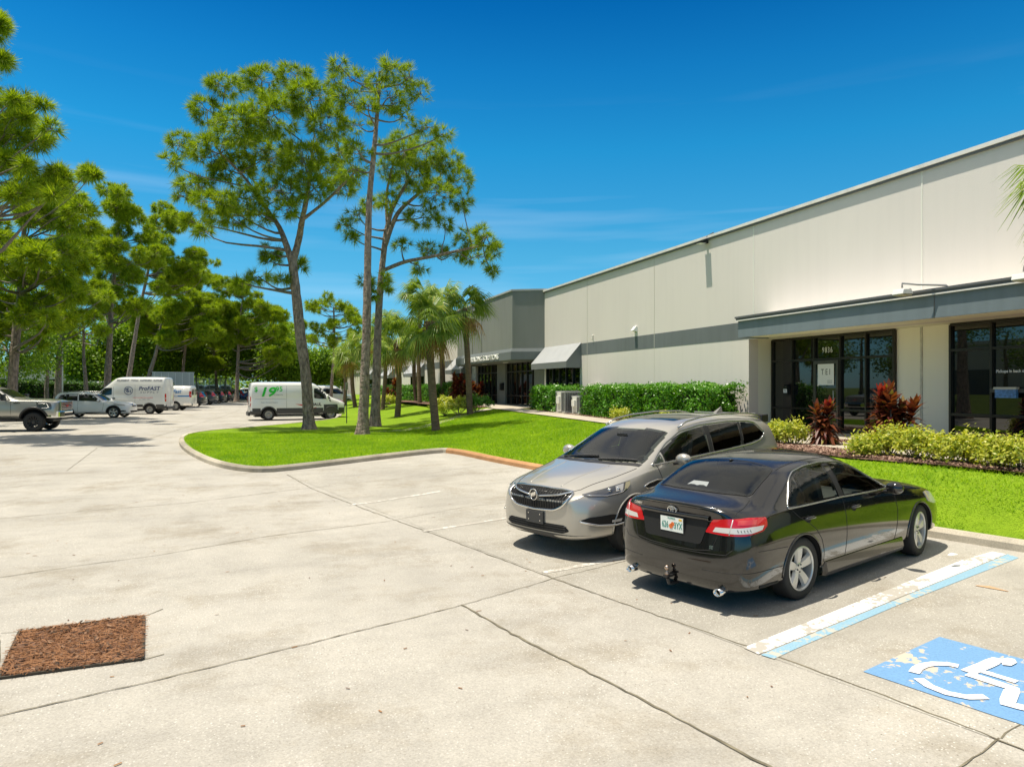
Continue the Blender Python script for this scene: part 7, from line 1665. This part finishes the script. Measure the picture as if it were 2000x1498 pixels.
def palm(label, bpx, bpy_, tpx, tpy, rad_px, seed, fn=zlawn, base=None, r=.15, boots=False, group='cabbage palms planted along the building', topz=None):
    b_ = base if base is not None else lawn_pt(bpx, bpy_, fn); d = depth_of(b_); tp_ = AT(tpx, tpy, d) if topz is None else topz
    t = thing('cabbage_palm', label, 'palm tree', b_, 0, group); rs = np.random.RandomState(seed)
    Hh = tp_ - b_; mb = MB(); bend = Vector(rs.uniform(-.12, .12, 3)); bend.z = 0
    pts = [Vector((0, 0, -.1))] + [Hh*f + bend*math.sin(math.pi*f)*1.5 for f in np.linspace(.06, 1, 16)]
    mb.tube(pts, [r*1.15] + [r*(1.05 - .18*f)*rs.uniform(.95, 1.05) for f in np.linspace(.06, 1, 16)], 12, cap=False); mb.build('trunk', m_palmbark, t, smooth=True)
    if boots:
        bt = MB()
        for i in range(60):
            z = rs.uniform(.0, .75); a = rs.uniform(0, 6.283); c = Hh + Vector((math.cos(a)*r*1.0, math.sin(a)*r*1.0, -z)); o = Vector((math.cos(a), math.sin(a), .8)).normalized()
            bt.tube([c, c + o*.16], [.035, .012], 4)
        bt.build('frond_boots', m_palmbark, t)
    R_ = rad_px/FPX*d; s = R_/1.42; gm, dm = PALM[seed % 3]
    for nm, me in (('crown', gm), ('dry_fronds', dm)):
        o = bpy.data.objects.new(nm, me); COL.objects.link(o); o.parent = t; o.location = Hh; o.scale = (s, s, s); o.rotation_euler = (0, 0, rs.uniform(0, 6.28))
    return t
palm('full cabbage palm with brown boots under its crown, nearest on the lawn', 852, 812, 838, 628, 66, 1, boots=True, r=.17)
palm('cabbage palm in front of the grey entrance block, crown against its corner', 918, 800, 907, 602, 58, 2, r=.15)
palm('cabbage palm with a straight trunk behind the nearest one', 866, 786, 860, 596, 60, 3, r=.2)
palm('short cabbage palm with bulky green crown right of the leaning pine', 776, 799, 771, 664, 52, 4, r=.16)
palm('slim dark cabbage palm leaning in front of the clipped hedges', 820, 788, 823, 578, 44, 5, r=.14)
palm('cabbage palm left of a pair in front of the pale awning', 806, 782, 805, 655, 40, 6, r=.15)
palm('cabbage palm right of a pair in front of the pale awning', 813, 784, 812, 668, 36, 7, r=.13)
palm('cabbage palm right behind the leaning pine trunk', 747, 787, 753, 640, 48, 8, r=.14)
palm('yellowing cabbage palm left of the tallest pine', 694, 782, 690, 690, 40, 9, r=.17)
palm('yellowing cabbage palm between the tallest pine and the van', 672, 780, 672, 700, 30, 10, r=.15)
palm('cabbage palm seen between the two pine trunks', 716, 783, 712, 668, 40, 11, r=.15)
palm('far cabbage palm left of the awnings', 735, 780, 736, 690, 30, 12, r=.14)
pb = Vector((12.5, 7.5, .9)); palm('cabbage palm outside the right edge, only frond tips in view', 0, 0, 0, 0, 150, 13, base=pb, topz=Vector((12.5, 7.5, 5.6)), r=.17)
# --- hedges, variegated bushes, cordylines
def hedge(label, x0, x1, y0, y1, h, seed, size=.085, N=5200, mat=None, name='clipped_hedge', cat='hedge', group='clipped hedges along the wall'):
    rs = np.random.RandomState(seed); cx, cy = (x0+x1)/2, (y0+y1)/2; zb = zpad(cy) - .02
    t = thing(name, label, cat, (cx, cy, zb), 0, group); a, b_ = (x1-x0)/2, (y1-y0)/2
    # points near the shell of a lumpy box
    u = rs.uniform(-1, 1, (N*3, 3)); f = rs.randint(0, 5, N*3)
    u[f == 0, 0] = -1; u[f == 1, 1] = -1; u[f == 2, 1] = 1; u[(f == 3) | (f == 4), 2] = 1
    u = u[:N]; lump = 1 + .15*np.sin(u[:, 1]*b_*4.1 + seed) * np.cos(u[:, 0]*3 + u[:, 2]*4) + rs.normal(size=N)*.05
    P = u*np.array([[a, b_, h/2]]) * lump[:, None]; P[:, 2] += h/2; P[:, 2] = np.maximum(P[:, 2], .05)
    P = P[:N]; inner = rs.uniform(0, 1, N) < .35; P[inner] *= np.array([[.85, .92, .93]])
    nr = u / np.linalg.norm(u, axis=1)[:, None]
    V, F4 = leaves(P, nr, rs, 3, .10, size, .6); np_mesh('foliage', V, F4, mat or m_hedge, t)
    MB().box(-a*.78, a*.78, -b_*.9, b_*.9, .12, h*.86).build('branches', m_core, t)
    return t
hedge('clipped hedge left of the condensers, by the awning window', 12.9, 14.1, 29.75, 32.9, 1.12, 201, N=3600, size=.10)
Y_ = [(25.2, 27.4), (22.9, 25.2), (20.6, 22.9), (18.5, 20.6)]
HL_ = ['hedge immediately right of the condensers', 'middle hedge of the long row below the grey band', 'hedge behind the crossover roof', 'hedge at the corner of the recessed entrance']
for i, (a, b_) in enumerate(Y_): hedge(HL_[i], 13.05, 14.2, a, b_, [1.18, 1.20, 1.26, 1.27][i], 210+i)
for i, (x0, x1, y0, y1, h) in enumerate([(11.6, 13.0, 49, 54, 1.15), (11.4, 12.8, 55, 61, 1.1), (11.2, 12.6, 62, 68, 1.1), (12.6, 13.8, 47.6, 49.5, 1.3)]):
    hedge(['far hedge by the striped awning', 'far hedge behind the slim palm', 'farthest hedge behind the short palm', 'hedge beside the entrance block'][i], x0, x1, y0, y1, h, 230+i, .12, 3000)
def bush(label, p, w_, h_, seed, mat=m_yellow, size=.07, N=700, name='variegated_bush', cat='bush', group='yellow green bushes bordering the lawn'):
    rs = np.random.RandomState(seed); t = thing(name, label, cat, p, 0, group)
    K = 42; u = rdir(rs, K); u[:, 2] = np.abs(u[:, 2]); C = u*rs.uniform(.5, 1, (K, 1))*np.array([[w_/2, w_/2, h_*.55]]) + np.array([[0, 0, h_*.42]])
    V, F4 = leaves(C, u, rs, int(N/14), .15, size, .5); np_mesh('foliage', V, F4, mat, t)
    st = MB()
    for c in C[::2]: pts_tube(st, [Vector((rs.uniform(-.05, .05), rs.uniform(-.05, .05), -.03)), Vector(c)*.5 + Vector((0, 0, -.05)), Vector(c)], .012, .005, 4)
    st.build('stems', M('pale_stems', (.32, .26, .18), .8), t); return t
def bed_pt(px, py):
    return lawn_pt(px, py, lambda x, y: zpad(y) if x > 11.4 else zlawn(x, y)) + Vector((0, 0, .05))
BL = [(1548, 868, .95, .62, 'yellow bush left of the small red cordyline'), (1515, 868, .7, .5, 'yellow bush against the tail of the crossover'),
      (1692, 892, .75, .52, 'low yellow bush in front of the entrance walk, leftmost of the border'), (1738, 893, .9, .60, 'yellow bush below the large red cordyline'), (1790, 899, .9, .62, 'yellow bush below the plain pier'), (1842, 901, .95, .62, 'bush with bare stems below the pier edge'),
      (1893, 905, .8, .50, 'yellow bush below the first pane of the right window'), (1940, 911, .9, .60, 'yellow bush below the blue poster'), (1990, 915, .95, .62, 'yellow bush cut by the right edge'), (2045, 922, .95, .6, 'yellow bush beyond the right edge'),
      (1213, 822, 1.0, .55, 'small yellow bush in front of the long hedge'), (1300, 832, .9, .5, 'yellow bush behind the crossover roof, seen over its top')]
for i, (px, py, w_, h_, lb) in enumerate(BL): bush(lb, bed_pt(px, py), w_*(.74 + .08*math.sin(i*4.1)), h_*(.88 + .14*math.sin(i*2.3)), 300+i)
for i, (px, py, lb) in enumerate(((870, 797, 'green yellow bush at the foot of the second palm'), (895, 798, 'pale yellow bush between two palm trunks'), (930, 798, 'dark green bush left of the entrance walk'), (755, 785, 'yellow bush beyond the leaning pine'))):
    bush(lb, bed_pt(px, py), 1.6, .9, 340+i, m_yellow if i != 2 else m_hedge, .12, 700, group='bushes by the grey entrance')
def cordyline(label, p, h_, w_, seed, stems=5, ln=.42, group='red cordylines by the entrances'):
    rs = np.random.RandomState(seed); t = thing('red_cordyline', label, 'plant', p, 0, group); A, Bq = [], []; st = MB()
    for s in range(stems):
        tx, ty = rs.uniform(-.3, .3, 2)*w_; hh = h_*rs.uniform(.35, 1.0) if s else h_*.92; top = Vector((tx, ty, hh*.80)); pts_tube(st, [Vector((tx*.3, ty*.3, -.05)), Vector((tx*.7, ty*.7, hh*.4)), top], .022, .014, 5)
        nlv = 64
        for j in range(nlv):
            f = j/nlv; z = hh*(.18 + .62*f); az = j*2.4 + rs.uniform(-.4, .4); el = R(-28 + 105*f**1.3 + rs.uniform(-10, 10)); L_ = ln*(1.1 - .35*f)*rs.uniform(.8, 1.15)
            o = np.array([tx*(.4+.6*f), ty*(.4+.6*f), z]); d = np.array([math.cos(el)*math.cos(az), math.cos(el)*math.sin(az), math.sin(el)]); sdv = np.array([-math.sin(az), math.cos(az), 0])
            wv = sdv*.050*ln/.42; m1 = o + d*L_*.45; tip = o + d*L_; tip[2] -= L_*(.42*(1-.6*f)); m1[2] += .01
            Z_ = Bq if (f > .9 and s == 0) else A; Z_.append([o - wv*.3, o + wv*.3, m1 + wv, m1 - wv]); Z_.append([m1 - wv, m1 + wv, tip + wv*.06, tip - wv*.06])
    V = np.array(A).reshape(-1, 3); np_mesh('leaves', V, np.arange(len(V)).reshape(-1, 4), m_red_l, t)
    V = np.array(Bq).reshape(-1, 3); np_mesh('new_leaves', V, np.arange(len(V)).reshape(-1, 4), m_redtop, t); st.build('stems', m_bark2, t); return t
cordyline('smaller red cordyline beside the glass door', bed_pt(1608, 868), 1.08, .62, 401, 5, .42)
cordyline('large red and green cordyline between the two glass fronts', bed_pt(1742, 873), 1.50, 1.25, 402, 11, .50)
for i, (px, py, h_, lb) in enumerate(((893, 787, 2.3, 'dark red cordyline left of the entrance door'), (933, 789, 1.5, 'small red cordyline at the entrance corner'), (766, 783, 2.2, 'dark cordyline with a pink tip beyond the leaning pine'), (905, 786, 1.7, 'red cordyline behind the second palm trunk'))):
    cordyline(lb, bed_pt(px, py), h_, 1.4, 410+i, 5, .65)
# --- clipped hedge and distant things on the left
for i, (pa, pb_, lb) in enumerate(((-40, 60, 'dark clipped hedge behind the pickup'), (60, 150, 'dark clipped hedge left of the white SUV roof'), (150, 240, 'dark clipped hedge above the white SUV'), (240, 330, 'dark clipped hedge behind the tall van'))):
    da, db = 62 + i*7, 68 + i*7; A1, B1 = AT(pa, 772, da), AT(pb_, 772, db); t = thing('clipped_hedge', lb, 'hedge', (A1+B1)/2, math.atan2(B1.y-A1.y, B1.x-A1.x), 'dark hedges along the left verge')
    L_ = (B1-A1).length/2; rs = np.random.RandomState(500+i); N = 2600; P = rs.uniform(-1, 1, (N, 3)); P[:, 1] *= .55; P[:, 0] *= L_; P[:, 2] = (P[:, 2]+1)*.72 - .15
    V, F4 = leaves(P, np.tile([0, -.5, .8], (N, 1)), rs, 4, .25, .22, .7); np_mesh('foliage', V, F4, leafmat('shade_hedge_leaves', (.03, .08, .01), (.08, .17, .015), .2) if i == 0 else MATS['shade_hedge_leaves'], t)
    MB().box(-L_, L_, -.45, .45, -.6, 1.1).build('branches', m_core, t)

# trees across the drive, outside the frame, mirrored in the glass and car paint
src_p = [o for o in bpy.data.objects if o.get('group') == 'pines along the left side of the drive'][1:4]; src_b = [o for o in bpy.data.objects if o.get('group') == 'broadleaf trees behind the parked cars'][:2]
for i, (x, y) in enumerate(((-17, 20), (-19, 11), (-15, 3), (-24, 16), (-22, 30), (-28, 6), (-19, 42), (-21, 50), (-24, 59), (-31, 44))):
    s_ = src_b[i % 2] if i in (0, 4, 6, 7, 8) else (src_p + src_b)[i % 5]; c = copy_tree(s_, None, 'tree across the drive beyond the left edge, mirrored in the glass', 'trees mirrored in the glass fronts'); c.location = (x, y, zlot(x, y)); c.rotation_euler = (0, 0, i*1.3)
# ------------------------------------------------------------------ things beyond the cars
m_panel = M('pale_metal_panel', (.50, .52, .50), .5, var=(1.2, .1, (6, 6, .2))); m_galv = M('galvanised_fence', (.42, .43, .43), .4, .6)
def place_at(t, px, py, d): 
    p = AT(px, py, d); t.location = p; return p
t = thing('box_trailer', 'pale grey box trailer above the supply vans', 'trailer', AT(340, 782, 92), R(12))
MB().box(-2.6, 2.2, -1.2, 1.2, .9, 3.55).build('box', m_panel, t, bevel=.03); MB().box(-2.65, 2.25, -1.25, 1.25, 3.55, 3.62).build('roof', m_white, t)
for x in (-2.4, -1.6, -.8, 0, .8, 1.6, 2.1): MB().box(x, x+.05, -1.215, -1.2, .95, 3.5).build('rib', m_white, t)
MB().box(-2.6, 2.2, -1.0, 1.0, .65, .9).build('chassis', m_trimb, t)
for x in (-1.4, -.6): wheel(t, 1.1, x, .42, .42, .25, .26, 'steel', 1, m_steelw).rotation_euler = (0, 0, R(-90)); 
for w_ in kids(t):
    if w_.name.startswith('wheel'): w_.location = (w_.location.y, -1.0, .42)
t = thing('yard_fence', 'tall chain link fence in front of the stored vans', 'fence', AT(365, 780, 112))
a, b_ = AT(365, 780, 112), AT(462, 780, 118); dv = b_ - a; fr_ = MB(); L_ = dv.length; n_ = 9
for i in range(n_+1):
    p = dv*(i/n_); MB().tube([p, p + Vector((0, 0, 3.4))], .05, 6).build('fence_post', m_galv, t)
for z in (.1, 1.7, 3.35): MB().tube([Vector((0, 0, z)), dv + Vector((0, 0, z))], .035, 5).build('fence_rail', m_galv, t)
ms = MB(); kk = 150
for i in range(kk):
    p = dv*(i/kk); q = dv*min(1, (i+8)/kk)
    ms.add([(p.x, p.y, .1), (p.x+.012, p.y, .1), (q.x+.012, q.y, 3.3), (q.x, q.y, 3.3)], [(0, 1, 2, 3)]); ms.add([(q.x, q.y, .1), (q.x+.012, q.y, .1), (p.x+.012, p.y, 3.3), (p.x, p.y, 3.3)], [(0, 1, 2, 3)])
ms.build('mesh_panel', m_galv, t)
for i, (px, lb) in enumerate(((385, 'white van stored behind the fence, leftmost'), (408, 'white van stored behind the fence, in the middle'), (436, 'white van stored behind the fence, by the tree trunks'))):
    c = copy_tree(ex, None, lb, 'white vans stored behind the fence')
    for ch in list(bpy.data.objects):
        if ch.parent == c and ch.name.startswith(('side_lettering', 'side_stripe')): bpy.data.objects.remove(ch)
    place_car(c, *AT(px, 772, 122 + i*2)[:2], .55, -80)
CP = [(128, 'dark car in the far lot, leftmost over the hedge', gun_p), (150, 'silver car in the far lot over the hedge', silver_p), (172, 'pale car in the far lot right of the thin pine', white_p), (193, 'white car in the far lot beside the stout pine', white_p)]
for px, lb, mt in CP:
    c = copy_tree(cr, None, lb, 'cars in the far lot over the hedge'); c.name = 'distant_car'
    for ch in list(bpy.data.objects):
        if ch.parent == c and ch.name.startswith('body'): ch.data = ch.data.copy(); ch.data.materials[0] = mt
    p = AT(px, 772, 92); place_car(c, p.x, p.y, 1.35, 60)
c = copy_tree(wj, None, 'white SUV far off beyond the passenger van', 'cars far down the drive'); put(c, 681, 775, 100, (.8, 0))
t = thing('lamp_column', 'tall white lamp column at the left, above the hedge', 'lamp post', AT(116, 770, 70))
MB().box(-.16, .16, -.16, .16, 0, 5.0).build('column', m_white, t, bevel=.02); MB().box(.12, .30, -.12, .12, 0, 4.6).build('downpipe', m_coping, t); MB().box(-1.6, .25, -.1, .1, 4.95, 5.05).build('lamp_arm', m_black, t); MB().box(-.15, .22, -.2, .2, 4.45, 4.95).build('lamp_head', m_bronze, t, bevel=.03)
t = thing('distant_building', 'pale low building half hidden by leaves at the left', 'building', AT(60, 775, 105), R(20))
MB().box(-9, 7, 0, 8, 0, 4.4).build('wall', m_wall, t); MB().box(-9.2, 7.2, -.2, 8.2, 4.4, 4.6).build('roof', m_coping, t)
for x in (-7, -4, -1, 2, 5): MB().box(x, x+1.6, -.03, .05, 1.2, 2.6).build('window', m_glass, t)
t = thing('sign_post', 'thin dark sign post on the lawn left of the tallest pine', 'post', lawn_pt(677, 826))
MB().box(-.022, .022, -.03, .03, 0, 2.05).build('post', M('weathered_green_post', (.06, .07, .055), .6), t); MB().box(-.30, .30, -.012, .0, 1.75, 2.15).build('sign_plate', m_galv, t).rotation_euler = (0, 0, R(72))
t = thing('utility_box', 'small concrete base in the bed below the cordyline', 'utility cover', bed_pt(1890, 893)); MB().box(-.2, .2, -.5, .5, -.1, .14).build('cover', m_walk, t, bevel=.02)
# small litter
t = MB(); p = G(1905, 1145); t.add([(0, 0, .004), (.30, .03, .006), (.31, .055, .004), (.12, .07, .016), (0, .03, .004)], [(0, 1, 2, 3, 4)]); o = t.build('wood_splinter', M('raw_wood', (.50, .32, .18), .8)); o.location = (*p, zlot(*p) + .006); o.rotation_euler = (0, 0, R(-75)); tag(o, 'pale splinter of wood lying beside the blue stall stripe', 'debris')
t = MB(); p = lawn_pt(1858, 966) ; t.add([(0, 0, .07), (.10, .0, .075), (.16, .04, .07), (.08, .07, .085), (-.02, .04, .07)], [(0, 1, 2, 3, 4)]); o = t.build('paper_scrap', m_white); o.location = p; tag(o, 'white scrap of paper on the grass ahead of the black saloon', 'debris')
